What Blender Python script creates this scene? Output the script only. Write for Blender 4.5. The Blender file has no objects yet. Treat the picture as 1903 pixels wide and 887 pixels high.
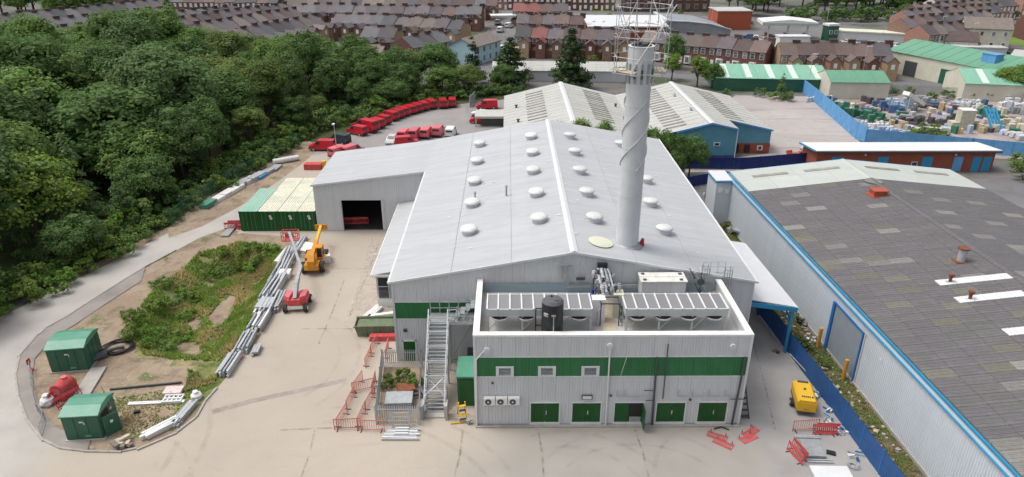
import bpy, math, random
from math import sin, cos, pi, radians, sqrt, atan2, hypot
from mathutils import Vector, Matrix
import mathutils.noise as mn
random.seed(7)
S = bpy.context.scene
COL = S.collection
# ------------------------------------------------------------------ camera
CAM_H = 34.5; CAM_F = 1290.0; CAM_P = radians(24.5); CAM_Y = radians(-0.3)
cd = bpy.data.cameras.new('camera'); cam = bpy.data.objects.new('camera', cd); COL.objects.link(cam)
cam.location = (0, 0, CAM_H); cam.rotation_euler = (pi/2-CAM_P, 0, CAM_Y)
cd.sensor_width = 36; cd.lens = 36*CAM_F/1903.0; cd.clip_start = 0.5; cd.clip_end = 5000
S.camera = cam
# ------------------------------------------------------------------ light
SUN_EL, SUN_AZ = radians(63), radians(-80)      # azimuth from +Y towards +X; the veiled sun stands to the left of the works
W = bpy.data.worlds.new('World'); S.world = W; W.use_nodes = True
nt = W.node_tree; nt.nodes.clear()
sky = nt.nodes.new('ShaderNodeTexSky'); sky.sky_type = 'NISHITA'; sky.sun_disc = False
sky.sun_elevation = SUN_EL; sky.sun_rotation = SUN_AZ; sky.air_density = 1.0; sky.dust_density = 6.0; sky.ozone_density = 1.0
hs = nt.nodes.new('ShaderNodeHueSaturation'); hs.inputs['Saturation'].default_value = 0.35
bg = nt.nodes.new('ShaderNodeBackground'); bg.inputs['Strength'].default_value = 0.15
wo = nt.nodes.new('ShaderNodeOutputWorld')
nt.links.new(sky.outputs[0], hs.inputs['Color']); nt.links.new(hs.outputs[0], bg.inputs[0]); nt.links.new(bg.outputs[0], wo.inputs[0])
sl = bpy.data.lights.new('sun', 'SUN'); sl.energy = 0.7; sl.angle = radians(14); sl.color = (1.0, 0.97, 0.92)
so = bpy.data.objects.new('sun', sl); COL.objects.link(so)
sd = Vector((sin(SUN_AZ)*cos(SUN_EL), cos(SUN_AZ)*cos(SUN_EL), sin(SUN_EL)))
so.rotation_euler = sd.to_track_quat('Z', 'Y').to_euler(); so.location = (-60, 60, 120)
S.view_settings.view_transform = 'Standard'; S.view_settings.look = 'None'
S.view_settings.exposure = 0.38; S.view_settings.gamma = 1.0
# ------------------------------------------------------------------ measured ground points
def G(px, py, z=0.0):
    "point at height z on the line of sight measured at (px, py) in the survey picture"
    u = (px-951.5)/CAM_F; v = -(py-443.5)/CAM_F
    x, y, h = u, cos(CAM_P)+v*sin(CAM_P), -sin(CAM_P)+v*cos(CAM_P)
    c, s = cos(CAM_Y), sin(CAM_Y); x, y = c*x-s*y, s*x+c*y
    t = (z-CAM_H)/h
    return Vector((x*t, y*t, z))
# ------------------------------------------------------------------ mesh builder
class MB:
    def __init__(s): s.v = []; s.f = []; s.m = []
    def add(s, vs, fs, mi=0, M=None):
        n = len(s.v)
        if M is not None: vs = [tuple(M @ Vector(p)) for p in vs]
        s.v.extend([tuple(p) for p in vs])
        for f in fs: s.f.append([i+n for i in f]); s.m.append(mi)
        return s
    def bx(s, x0, x1, y0, y1, z0, z1, mi=0, M=None):
        vs = [(x0,y0,z0),(x1,y0,z0),(x1,y1,z0),(x0,y1,z0),(x0,y0,z1),(x1,y0,z1),(x1,y1,z1),(x0,y1,z1)]
        return s.add(vs, [(0,3,2,1),(4,5,6,7),(0,1,5,4),(1,2,6,5),(2,3,7,6),(3,0,4,7)], mi, M)
    def bc(s, c, d, rz=0, rx=0, ry=0, mi=0):
        M = Matrix.Translation(c) @ Matrix.Rotation(rz,4,'Z') @ Matrix.Rotation(ry,4,'Y') @ Matrix.Rotation(rx,4,'X')
        return s.bx(-d[0]/2, d[0]/2, -d[1]/2, d[1]/2, -d[2]/2, d[2]/2, mi, M)
    def cyl(s, p0, p1, r0, r1=None, n=8, mi=0, caps=True):
        if r1 is None: r1 = r0
        p0, p1 = Vector(p0), Vector(p1); d = (p1-p0)
        q = d.to_track_quat('Z', 'Y').to_matrix().to_4x4()
        vs = []
        for (p, r) in ((p0, r0), (p1, r1)):
            for i in range(n):
                a = 2*pi*i/n; vs.append(p + (q @ Vector((r*cos(a), r*sin(a), 0))))
        fs = [(i, (i+1) % n, n+(i+1) % n, n+i) for i in range(n)]
        if caps: fs += [tuple(range(n-1, -1, -1)), tuple(range(n, 2*n))]
        return s.add(vs, fs, mi)
    def tube(s, pts, r, n=6, mi=0):
        for a, b in zip(pts[:-1], pts[1:]): s.cyl(a, b, r, n=n, mi=mi)
        return s
    def bar(s, a, b, w, h=None, mi=0):
        "square bar from a to b"
        h = h or w; a, b = Vector(a), Vector(b); d = b-a; L = d.length
        M = Matrix.Translation((a+b)/2) @ d.to_track_quat('X', 'Z').to_matrix().to_4x4()
        return s.bx(-L/2, L/2, -w/2, w/2, -h/2, h/2, mi, M)
    def prism(s, poly, a, b, axis='z', mi=0):
        "2-D polygon pushed from a to b along the axis; poly is (x,y) for z, (x,z) for y, (y,z) for x"
        n = len(poly)
        f = {'z': lambda p, t: (p[0], p[1], t), 'y': lambda p, t: (p[0], t, p[1]), 'x': lambda p, t: (t, p[0], p[1])}[axis]
        vs = [f(p, a) for p in poly]+[f(p, b) for p in poly]
        ar = sum(poly[i][0]*poly[(i+1) % n][1]-poly[(i+1) % n][0]*poly[i][1] for i in range(n))
        up = (ar > 0) == (b > a)
        if axis == 'y': up = not up
        fs = [(i, (i+1) % n, n+(i+1) % n, n+i) for i in range(n)]+[tuple(range(n-1, -1, -1)), tuple(range(n, 2*n))]
        if not up: fs = [tuple(reversed(g)) for g in fs]
        return s.add(vs, fs, mi)
    def dome(s, c, r, h, n=12, k=4, mi=0):
        vs = []; fs = []
        for j in range(k):
            a = j/k*pi/2
            for i in range(n):
                t = 2*pi*i/n; vs.append((c[0]+r*cos(a)*cos(t), c[1]+r*cos(a)*sin(t), c[2]+h*sin(a)))
        vs.append((c[0], c[1], c[2]+h))
        for j in range(k-1):
            for i in range(n): fs.append((j*n+i, j*n+(i+1) % n, (j+1)*n+(i+1) % n, (j+1)*n+i))
        for i in range(n): fs.append(((k-1)*n+i, (k-1)*n+(i+1) % n, k*n))
        fs.append(tuple(range(n-1, -1, -1)))
        return s.add(vs, fs, mi)
    def mesh(s, name, mats, off=None, smooth=False):
        me = bpy.data.meshes.new(name)
        vs = s.v if off is None else [(x-off[0], y-off[1], z-off[2]) for x, y, z in s.v]
        me.from_pydata(vs, [], s.f)
        if not isinstance(mats, (list, tuple)): mats = [mats]
        for m in mats: me.materials.append(m)
        if len(mats) > 1: me.polygons.foreach_set('material_index', s.m)
        if smooth: me.polygons.foreach_set('use_smooth', [True]*len(me.polygons))
        me.update(); return me
def link(name, me, parent=None, loc=(0,0,0), rot=(0,0,0), label=None, kind=None, sc=None):
    o = bpy.data.objects.new(name, me); COL.objects.link(o)
    if parent is not None: o.parent = parent
    o.location = loc
    o.rotation_euler = rot if isinstance(rot, (tuple, list)) else (0, 0, rot)
    if sc is not None: o.scale = sc if isinstance(sc, (tuple, list)) else (sc, sc, sc)
    if label: o['label'] = label
    if kind: o['kind'] = kind
    return o
def tag(o, label, cat, group=None):
    o['label'] = label; o['category'] = cat
    if group: o['group'] = group
    return o
def thing(name, label, cat, loc, rz=0, group=None):
    o = bpy.data.objects.new(name, None); o.empty_display_size = 0.3; COL.objects.link(o)
    o.location = loc; o.rotation_euler = (0, 0, rz)
    return tag(o, label, cat, group)
def part(name, mb, mats, parent, loc=(0,0,0), label=None, kind=None, smooth=False, rot=(0,0,0)):
    return link(name, mb.mesh(name, mats, smooth=smooth), parent, loc, rot, label, kind)
def wpart(name, mb, mats, parent, label=None, kind=None, smooth=False):
    "a part whose mesh was written in world metres under an unrotated parent"
    r = parent; off = Vector((0,0,0))
    while r is not None: off = off+Vector(r.location); r = r.parent
    return link(name, mb.mesh(name, mats, off=off, smooth=smooth), parent, (0,0,0), (0,0,0), label, kind)
def single(name, mb, mats, label, cat, group=None, base=None, smooth=False, rz=0):
    "a thing that is one mesh; mesh in local metres, base = where it stands"
    o = link(name, mb.mesh(name, mats, smooth=smooth), None, base or (0,0,0), rz)
    return tag(o, label, cat, group)
def ground_piece(name, mb, mats, kind='structure'):
    return link(name, mb.mesh(name, mats), None, kind=kind)
# a reusable kind of thing: list of (part name, mesh, location, rotation, [sub-parts])
def spawn(spec, name, label, cat, loc, rz=0, group=None, mats=None, sc=None):
    r = thing(name, label, cat, loc, rz, group)
    if sc is not None: r.scale = sc if isinstance(sc, (tuple, list)) else (sc, sc, sc)
    def go(lst, par):
        for it in lst:
            o = link(it[0], it[1], par, it[2] if len(it) > 2 else (0,0,0), it[3] if len(it) > 3 else (0,0,0))
            if mats and it[0] in mats:
                o.material_slots[0].link = 'OBJECT'; o.material_slots[0].material = mats[it[0]]
            if len(it) > 4: go(it[4], o)
    go(spec, r); return r
def dirpx(p, q, z=0.0):
    a, c = G(*p, z), G(*q, z); return atan2(c.y-a.y, c.x-a.x)
def setmat(o, m): o.material_slots[0].link = 'OBJECT'; o.material_slots[0].material = m
ORD = ['first','second','third','fourth','fifth','sixth','seventh','eighth','ninth','tenth','eleventh','twelfth','thirteenth','fourteenth','fifteenth','sixteenth','seventeenth','eighteenth','nineteenth','twentieth','twenty-first','twenty-second','twenty-third','twenty-fourth','twenty-fifth','twenty-sixth','twenty-seventh','twenty-eighth']
TENS = {2:'twent',3:'thirt',4:'fort',5:'fift',6:'sixt',7:'sevent',8:'eight',9:'ninet'}
def ordn(k):
    if k < 19: return ORD[k]
    n = k+1; c, r = divmod(n, 100); s = ''
    if c: s = 'hundred and '
    if r == 0: return 'one hundredth'
    if r < 20: return s+ORD[r-1]
    return s+(TENS[r//10]+'ieth' if r % 10 == 0 else TENS[r//10]+'y-'+ORD[r % 10-1])
# ------------------------------------------------------------------ materials
def mat(name, col, rough=0.8, metal=0.0, var=0.12, scale=1.5, bump=0.0, bscale=30.0, spec=0.3, world=False,
        stripe=None, rnd=0.0, dirt=None, dirt_scale=0.3, dirt_amt=0.0, island=0.0, trans=0.0, stretch=None):
    m = bpy.data.materials.new(name); m.use_nodes = True
    t = m.node_tree; N = t.nodes; L = t.links
    b = N['Principled BSDF']; b.inputs['Roughness'].default_value = rough; b.inputs['Metallic'].default_value = metal
    b.inputs['Specular IOR Level'].default_value = spec
    if world: co = N.new('ShaderNodeNewGeometry').outputs['Position']
    else: co = N.new('ShaderNodeTexCoord').outputs['Object']
    n1 = N.new('ShaderNodeTexNoise'); n1.inputs['Scale'].default_value = scale; n1.inputs['Detail'].default_value = 6; n1.inputs['Roughness'].default_value = 0.65
    L.new(co, n1.inputs['Vector'])
    mr = N.new('ShaderNodeMapRange'); mr.inputs['From Min'].default_value = 0.3; mr.inputs['From Max'].default_value = 0.7
    mr.inputs['To Min'].default_value = 1-var; mr.inputs['To Max'].default_value = 1+var; L.new(n1.outputs['Fac'], mr.inputs['Value'])
    fac = mr.outputs[0]
    def mul(a, b_):
        q = N.new('ShaderNodeMath'); q.operation = 'MULTIPLY'; L.new(a, q.inputs[0])
        if isinstance(b_, float): q.inputs[1].default_value = b_
        else: L.new(b_, q.inputs[1])
        return q.outputs[0]
    def rr(sock, amt):
        q = N.new('ShaderNodeMapRange'); q.inputs['To Min'].default_value = 1-amt; q.inputs['To Max'].default_value = 1+amt
        L.new(sock, q.inputs['Value']); return q.outputs[0]
    if rnd: fac = mul(fac, rr(N.new('ShaderNodeObjectInfo').outputs['Random'], rnd))
    if island: fac = mul(fac, rr(N.new('ShaderNodeNewGeometry').outputs['Random Per Island'], island))
    cc = N.new('ShaderNodeMix'); cc.data_type = 'RGBA'; cc.blend_type = 'MULTIPLY'; cc.inputs[0].default_value = 1
    cc.inputs[6].default_value = (*col, 1); L.new(fac, cc.inputs[7]); out = cc.outputs[2]
    if dirt:
        n2 = N.new('ShaderNodeTexNoise'); n2.inputs['Scale'].default_value = dirt_scale; n2.inputs['Detail'].default_value = 8; n2.inputs['Roughness'].default_value = 0.7
        if stretch:
            mp = N.new('ShaderNodeMapping'); mp.inputs['Scale'].default_value = stretch; L.new(N.new('ShaderNodeNewGeometry').outputs['Position'], mp.inputs['Vector']); L.new(mp.outputs[0], n2.inputs['Vector'])
        else: L.new(co, n2.inputs['Vector'])
        m2 = N.new('ShaderNodeMapRange'); m2.inputs['From Min'].default_value = 0.45; m2.inputs['From Max'].default_value = 0.7
        m2.inputs['To Max'].default_value = dirt_amt; L.new(n2.outputs['Fac'], m2.inputs['Value'])
        d = N.new('ShaderNodeMix'); d.data_type = 'RGBA'; L.new(m2.outputs[0], d.inputs[0]); L.new(out, d.inputs[6]); d.inputs[7].default_value = (*dirt, 1); out = d.outputs[2]
    L.new(out, b.inputs['Base Color'])
    h = None
    if bump:
        n3 = N.new('ShaderNodeTexNoise'); n3.inputs['Scale'].default_value = bscale; n3.inputs['Detail'].default_value = 4; L.new(co, n3.inputs['Vector']); h = (n3.outputs['Fac'], bump)
    if stripe:       # (axis, pitch in metres, depth): rolled ribs
        ax, pitch, dep = stripe
        sx = N.new('ShaderNodeSeparateXYZ'); L.new(co, sx.inputs[0])
        k = N.new('ShaderNodeMath'); k.operation = 'MULTIPLY'; L.new(sx.outputs[ax], k.inputs[0]); k.inputs[1].default_value = 2*pi/pitch
        sn = N.new('ShaderNodeMath'); sn.operation = 'SINE'; L.new(k.outputs[0], sn.inputs[0]); h = (sn.outputs[0], dep)
    if h:
        bp = N.new('ShaderNodeBump'); bp.inputs['Distance'].default_value = h[1]; bp.inputs['Strength'].default_value = 0.7
        L.new(h[0], bp.inputs['Height']); L.new(bp.outputs[0], b.inputs['Normal'])
    if trans:
        tr = N.new('ShaderNodeBsdfTranslucent'); L.new(out, tr.inputs['Color'])
        mx = N.new('ShaderNodeMixShader'); mx.inputs[0].default_value = trans
        L.new(b.outputs[0], mx.inputs[1]); L.new(tr.outputs[0], mx.inputs[2]); L.new(mx.outputs[0], N['Material Output'].inputs['Surface'])
    return m
M = {}
M['clad'] = mat('grey_cladding', (.55,.565,.58), .5, 0, .03, .6, spec=.3, rnd=.015, dirt=(.40,.405,.40), dirt_scale=1.0, dirt_amt=.45, stretch=(1.6,1.6,.16))
M['clad2'] = mat('grey_cladding_flat', (.52,.53,.55), .5, 0, .05, .6)
M['green'] = mat('green_cladding', (.018,.145,.045), .45, 0, .08, .8, spec=.4, rnd=.06, dirt=(.06,.17,.09), dirt_scale=1.0, dirt_amt=.5, stretch=(1.6,1.6,.2))
M['dgreen'] = mat('dark_green_paint', (.012,.085,.018), .5, 0, .15, 1.2, rnd=.05, dirt=(.04,.10,.04), dirt_amt=.3, dirt_scale=1)
M['trim'] = mat('pale_trim', (.62,.63,.63), .5, 0, .06, 1)
M['roofw'] = mat('pale_roof_sheet', (.435,.447,.462), .5, 0, .05, .35, spec=.35, rnd=.035, dirt=(.36,.365,.365), dirt_scale=1.0, dirt_amt=.75, stretch=(.16,1.3,1))
M['ridge'] = mat('ridge_white', (.60,.61,.62), .5, 0, .04, 1)
M['white'] = mat('white_paint', (.68,.685,.68), .5, 0, .06, 1.5, dirt=(.55,.54,.5), dirt_scale=1, dirt_amt=.3)
M['cop'] = mat('coping_white', (.78,.775,.75), .5, 0, .06, .7, dirt=(.5,.49,.45), dirt_scale=.6, dirt_amt=.45)
M['deck'] = mat('deck_membrane', (.46,.465,.46), .7, 0, .10, .5, dirt=(.40,.36,.28), dirt_scale=.35, dirt_amt=.8)
M['galv'] = mat('galvanised_steel', (.46,.48,.50), .42, .35, .14, 3, rnd=.10, spec=.5)
M['galvd'] = mat('dull_galvanised_steel', (.36,.38,.39), .5, .35, .18, 3, rnd=.1)
M['dark'] = mat('dark_grey_steel', (.07,.075,.08), .5, .1, .2, 2)
M['black'] = mat('black_plastic', (.018,.020,.023), .42, 0, .15, 2, spec=.4)
M['blacktop'] = mat('dusty_black_plastic', (.10,.10,.11), .6, 0, .2, 3)
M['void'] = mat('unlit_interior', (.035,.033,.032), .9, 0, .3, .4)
M['glass'] = mat('dark_glass', (.03,.035,.04), .12, 0, .2, 1, spec=.6)
M['pglass'] = mat('town_window_glass', (.16,.18,.20), .2, 0, .5, 1.5, spec=.6, rnd=.6)
M['mesh'] = mat('coil_grille_grey', (.22,.22,.225), .7, .1, .12, 12, rnd=.06)
M['red'] = mat('red_van_paint', (.47,.014,.030), .3, 0, .06, 1, spec=.5, rnd=.15)
M['redl'] = mat('pale_red_paint', (.60,.13,.15), .4, 0, .08, 1, spec=.5, rnd=.1)  # lighter, pinker red than the main van paint
M['rb'] = mat('red_barrier_plastic', (.50,.06,.065), .6, 0, .15, 3, rnd=.15, dirt=(.46,.24,.22), dirt_scale=3, dirt_amt=.3)
M['ob'] = mat('orange_red_tube', (.50,.17,.13), .6, 0, .2, 3, rnd=.2)
M['yel'] = mat('machine_yellow', (.72,.42,.025), .45, 0, .10, 2, dirt=(.4,.25,.08), dirt_scale=2, dirt_amt=.4)
M['amber'] = mat('telehandler_amber', (.62,.26,.02), .5, 0, .14, 2, dirt=(.3,.17,.06), dirt_scale=2, dirt_amt=.5)
M['tyre'] = mat('tyre_rubber', (.035,.034,.033), .85, 0, .2, 5, dirt=(.16,.13,.1), dirt_scale=4, dirt_amt=.4)
M['blue'] = mat('blue_paint', (.015,.13,.36), .45, 0, .12, 1.5, rnd=.06)
M['bluet'] = mat('bright_blue_trim', (.035,.25,.44), .45, 0, .10, 1)
M['bluef'] = mat('blue_fence_paint', (.028,.095,.26), .5, 0, .15, 1.5, rnd=.1)
M['blued'] = mat('dark_blue_fence_paint', (.015,.03,.14), .55, 0, .2, 1)
M['bluel'] = mat('pale_blue_fence_sheet', (.12,.32,.58), .55, 0, .22, .4, rnd=.08)
M['wallb'] = mat('pale_blue_white_cladding', (.55,.59,.63), .5, 0, .05, .4, rnd=.03, dirt=(.42,.45,.47), dirt_scale=.25, dirt_amt=.4)
M['shut'] = mat('grey_roller_shutter', (.27,.31,.34), .5, .1, .08, 1, stripe=(2,.12,.02))
M['ora'] = mat('orange_bollard_paint', (.55,.26,.05), .6, 0, .2, 3)
M['teal'] = mat('teal_blue_cladding', (.10,.27,.35), .55, 0, .10, .5, stripe=(0,.3,.02))
M['tealp'] = mat('purple_blue_base', (.06,.07,.16), .7, 0, .2, .5)
M['cream'] = mat('cream_sheet', (.62,.61,.49), .7, 0, .08, .7, dirt=(.4,.42,.32), dirt_scale=.5, dirt_amt=.5)
M['ctop'] = mat('weathered_cream_container_top', (.64,.63,.50), .75, 0, .08, .6, dirt=(.42,.43,.36), dirt_scale=.35, dirt_amt=.8, stripe=(0,.25,.03))
M['ctopg'] = mat('pale_green_container_top', (.27,.45,.36), .7, 0, .1, .6, dirt=(.35,.42,.36), dirt_scale=.5, dirt_amt=.5, stripe=(0,.25,.03))
M['kg'] = mat('kiosk_green', (.018,.10,.06), .4, 0, .10, 1.2, spec=.5, dirt=(.06,.14,.10), dirt_scale=1.2, dirt_amt=.3)
M['kgr'] = mat('kiosk_roof_green', (.07,.25,.165), .45, 0, .08, 1.2, spec=.5, dirt=(.2,.33,.27), dirt_scale=1, dirt_amt=.45)
M['brick'] = mat('red_brick', (.26,.075,.045), .85, 0, .2, 1.2, rnd=.08, dirt=(.16,.06,.045), dirt_scale=.6, dirt_amt=.5)
M['bk'] = [mat('brown_brick', (.21,.135,.10), .85, 0, .2, 1.5, rnd=.15), mat('red_house_brick', (.17,.082,.068), .85, 0, .2, 1.5, rnd=.15),
           mat('buff_brick', (.34,.245,.155), .85, 0, .15, 1.5, rnd=.12), mat('sooty_brick', (.11,.078,.070), .85, 0, .2, 1.5, rnd=.15),
           mat('painted_render', (.62,.60,.54), .8, 0, .1, 1, rnd=.1), mat('pink_brick', (.36,.20,.15), .85, 0, .15, 1.5, rnd=.1)]
M['rf'] = [mat('mauve_grey_slate', (.112,.098,.104), .75, 0, .2, 1.0, rnd=.32, bump=.04, bscale=6), mat('grey_slate', (.115,.113,.120), .75, 0, .18, 1.0, rnd=.32, bump=.04, bscale=6),
           mat('brown_clay_tile', (.135,.098,.090), .8, 0, .2, 1.0, rnd=.28, bump=.04, bscale=6), mat('red_clay_tile', (.22,.095,.085), .8, 0, .15, 1.0, rnd=.1, bump=.04, bscale=6),
           mat('weathered_brown_tile', (.165,.138,.122), .8, 0, .2, 1.0, rnd=.28, bump=.04, bscale=6)]
M['wf'] = mat('white_window_frame', (.75,.75,.73), .5, 0, .1, 2)
M['groof'] = mat('green_shed_roof', (.20,.42,.31), .6, 0, .08, .3, dirt=(.3,.45,.36), dirt_scale=.2, dirt_amt=.5, stripe=(0,.4,.03))
M['groof2'] = mat('deeper_green_shed_roof', (.13,.30,.20), .6, 0, .08, .3, dirt=(.16,.38,.26), dirt_scale=.2, dirt_amt=.5, stripe=(0,.4,.03))
M['glite'] = mat('fibreglass_rooflight', (.55,.66,.56), .6, 0, .08, 1)
M['creamw'] = mat('cream_wall', (.58,.56,.46), .8, 0, .08, .4, dirt=(.4,.38,.3), dirt_scale=.3, dirt_amt=.4)
M['palerf'] = mat('pale_cement_roof', (.455,.455,.43), .7, 0, .06, .3, rnd=.03, dirt=(.36,.355,.32), dirt_scale=1.0, dirt_amt=.7, stretch=(.2,1.3,1), stripe=(1,.3,.02))
M['slot'] = mat('weathered_rooflight', (.24,.235,.20), .7, 0, .25, .8, rnd=.2)
M['rust'] = mat('rusty_steel', (.20,.075,.04), .8, .1, .3, 4)
M['vent'] = mat('terracotta_vent', (.38,.085,.05), .7, 0, .2, 3)
M['wood'] = mat('scaffold_board', (.50,.42,.31), .8, 0, .2, 3, rnd=.15)
M['conc'] = mat('precast_concrete', (.36,.34,.31), .85, 0, .12, 2, rnd=.12)
M['silv'] = mat('flue_steel', (.58,.60,.62), .45, .05, .05, .8, spec=.5, dirt=(.42,.43,.44), dirt_scale=.6, dirt_amt=.4)
M['bluetank'] = mat('blue_pump_paint', (.02,.05,.28), .4)
M['orange'] = mat('orange_rust_cover', (.48,.20,.06), .6, 0, .3, 4)
shc = [(.150,.143,.150), (.154,.147,.154), (.146,.139,.147), (.157,.151,.154), (.149,.144,.144)]
M['ac'] = [mat('asbestos_sheet_%s' % n, c, .85, 0, .16, 3.5, rnd=.025, dirt=(.105,.102,.095), dirt_scale=1.0, dirt_amt=.55, stretch=(.35,2.2,1), stripe=(1,.146,.03)) for n, c in zip(('grey','mid','dark','light','olive'), shc)]
M['acl'] = mat('asbestos_sheet_pale_replacement', (.235,.23,.215), .85, 0, .18, 3, rnd=.16, stripe=(1,.146,.03))
M['acg'] = mat('asbestos_sheet_mossy', (.172,.166,.140), .85, 0, .2, 3, rnd=.10, stripe=(1,.146,.03))
M['aclb'] = mat('pale_end_sheet', (.44,.47,.44), .8, 0, .08, .8, rnd=.04, dirt=(.34,.36,.33), dirt_scale=.4, dirt_amt=.5)
M['rubble'] = mat('rubble_mixed', (.19,.165,.14), .9, 0, .4, 2, rnd=.5)
# ground materials, all in world metres
def gmat(name, layers, bump=.05, bscale=4, rough=.9, tracks=None):
    "layers: [(colour)], then (colour, noise scale, lo, hi, amount)"
    m = bpy.data.materials.new(name); m.use_nodes = True; t = m.node_tree; N = t.nodes; L = t.links
    b = N['Principled BSDF']; b.inputs['Roughness'].default_value = rough; b.inputs['Specular IOR Level'].default_value = .2
    pos = N.new('ShaderNodeNewGeometry').outputs['Position']
    r = N.new('ShaderNodeRGB'); r.outputs[0].default_value = (*layers[0], 1); out = r.outputs[0]
    for i, (c, sc, lo, hi, am) in enumerate(layers[1:]):
        mp = N.new('ShaderNodeMapping'); mp.inputs['Location'].default_value = (i*37.0, i*11.0, 0); L.new(pos, mp.inputs['Vector'])
        if isinstance(sc, tuple): mp.inputs['Scale'].default_value = sc; s_ = 1.0
        else: s_ = sc
        n = N.new('ShaderNodeTexNoise'); n.inputs['Scale'].default_value = s_; n.inputs['Detail'].default_value = 8; n.inputs['Roughness'].default_value = .62; n.inputs['Distortion'].default_value = .4
        L.new(mp.outputs[0], n.inputs['Vector'])
        q = N.new('ShaderNodeMapRange'); q.inputs['From Min'].default_value = lo; q.inputs['From Max'].default_value = hi; q.inputs['To Max'].default_value = am
        L.new(n.outputs['Fac'], q.inputs['Value'])
        x = N.new('ShaderNodeMix'); x.data_type = 'RGBA'; L.new(q.outputs[0], x.inputs[0]); L.new(out, x.inputs[6]); x.inputs[7].default_value = (*c, 1); out = x.outputs[2]
    L.new(out, b.inputs['Base Color'])
    n = N.new('ShaderNodeTexNoise'); n.inputs['Scale'].default_value = bscale; n.inputs['Detail'].default_value = 6; L.new(pos, n.inputs['Vector'])
    bp = N.new('ShaderNodeBump'); bp.inputs['Distance'].default_value = bump; L.new(n.outputs['Fac'], bp.inputs['Height']); L.new(bp.outputs[0], b.inputs['Normal'])
    return m
M['g_town'] = gmat('town_ground', [(.13,.125,.12), ((.19,.18,.17),.06,.42,.6,.8), ((.06,.09,.03),.045,.52,.6,.85), ((.09,.085,.08),.5,.45,.7,.5)])
M['g_yard'] = gmat('dusty_concrete', [(.47,.41,.345), ((.40,.36,.32),.09,.40,.62,.9), ((.54,.47,.385),.05,.45,.65,.7), ((.33,.30,.27),(.25,.9,1),.58,.75,.5), ((.37,.34,.30),1.3,.5,.75,.4)], .02)
M['g_apron'] = gmat('grey_concrete_apron', [(.39,.375,.35), ((.45,.42,.375),.10,.42,.62,.8), ((.30,.285,.26),(.16,.8,1),.54,.72,.6), ((.26,.25,.24),(.7,.12,1),.60,.75,.45), ((.34,.33,.31),1.5,.5,.75,.4)], .02)
M['g_side'] = gmat('grey_concrete_side_yard', [(.275,.265,.25), ((.33,.31,.285),.12,.42,.62,.8), ((.20,.19,.18),(.8,.15,1),.54,.72,.6), ((.24,.235,.22),1.5,.5,.75,.4)], .02)
M['g_road'] = gmat('worn_grey_road', [(.36,.345,.335), ((.42,.40,.38),.08,.42,.62,.7), ((.29,.28,.27),(.3,.1,1),.52,.7,.5), ((.32,.31,.30),2.0,.5,.75,.4)], .02)
M['g_foot'] = gmat('worn_footway_asphalt', [(.25,.225,.21), ((.31,.28,.25),.4,.42,.62,.8), ((.17,.15,.135),.25,.5,.7,.6)], .02)
M['g_van'] = gmat('van_park_asphalt', [(.265,.25,.245), ((.32,.30,.29),.08,.42,.62,.8), ((.19,.18,.175),(.3,.12,1),.52,.7,.5), ((.22,.21,.2),1.5,.5,.75,.3)], .02)
M['g_lot'] = gmat('worn_concrete_lot', [(.36,.325,.31), ((.42,.385,.36),.06,.42,.62,.8), ((.24,.21,.20),(.05,.35,1),.53,.68,.8), ((.29,.26,.25),.6,.5,.7,.5)], .02)
M['g_store'] = gmat('storage_yard_ground', [(.33,.28,.265), ((.24,.21,.20),.15,.45,.6,.8), ((.42,.38,.36),.3,.5,.65,.7)], .04)
M['g_tar'] = gmat('town_asphalt', [(.15,.148,.15), ((.20,.195,.195),.07,.42,.62,.8), ((.10,.10,.10),.3,.5,.7,.5)], .02)
M['g_dirt'] = gmat('stony_brown_dirt', [(.27,.205,.145), ((.34,.27,.195),.25,.42,.6,.9), ((.16,.125,.09),.5,.50,.66,.8), ((.085,.115,.032),.22,.56,.64,.75), ((.40,.36,.30),3.0,.58,.68,.7)], .12, 3)
M['g_wood'] = gmat('woodland_floor', [(.045,.065,.022), ((.07,.095,.03),.3,.45,.6,.8), ((.05,.04,.025),.4,.5,.65,.7)], .2, 1)
M['g_verge'] = gmat('weedy_verge', [(.115,.095,.055), ((.075,.098,.028),.22,.44,.56,.95), ((.17,.125,.095),.45,.5,.62,.9), ((.05,.04,.03),1.2,.55,.68,.8), ((.33,.30,.27),2.5,.64,.72,.7)], .2, 2)
M['g_grass'] = gmat('mown_grass', [(.13,.20,.04), ((.17,.25,.05),.08,.42,.62,.8), ((.10,.14,.04),.4,.5,.7,.6)], .08)
M['g_bank'] = gmat('rough_grass_bank', [(.20,.215,.075), ((.30,.25,.14),.16,.44,.58,.9), ((.055,.095,.018),.3,.48,.62,.85), ((.22,.17,.09),.45,.58,.68,.7), ((.26,.22,.17),1.1,.63,.72,.8)], .25, 2)
def leaf(name, c):
    return mat(name, c, .7, 0, .28, .35, rnd=.20, island=.30, trans=.40, spec=.15)
LF = [leaf('leaf_mid_green', (.155,.250,.066)), leaf('leaf_dark_green', (.105,.185,.056)), leaf('leaf_yellow_green', (.170,.250,.046)),
      leaf('leaf_blue_green', (.140,.228,.088)), leaf('leaf_bright_green', (.145,.265,.040)), leaf('leaf_olive', (.160,.220,.062)), leaf('needle_dark', (.034,.060,.028))]
M['bark'] = mat('bark', (.09,.07,.05), .9, 0, .3, 4, bump=.05)
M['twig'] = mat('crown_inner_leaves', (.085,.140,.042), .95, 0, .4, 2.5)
M['weed'] = [leaf('weed_green', (.27,.38,.085)), leaf('dry_grass', (.50,.43,.20))]
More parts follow.
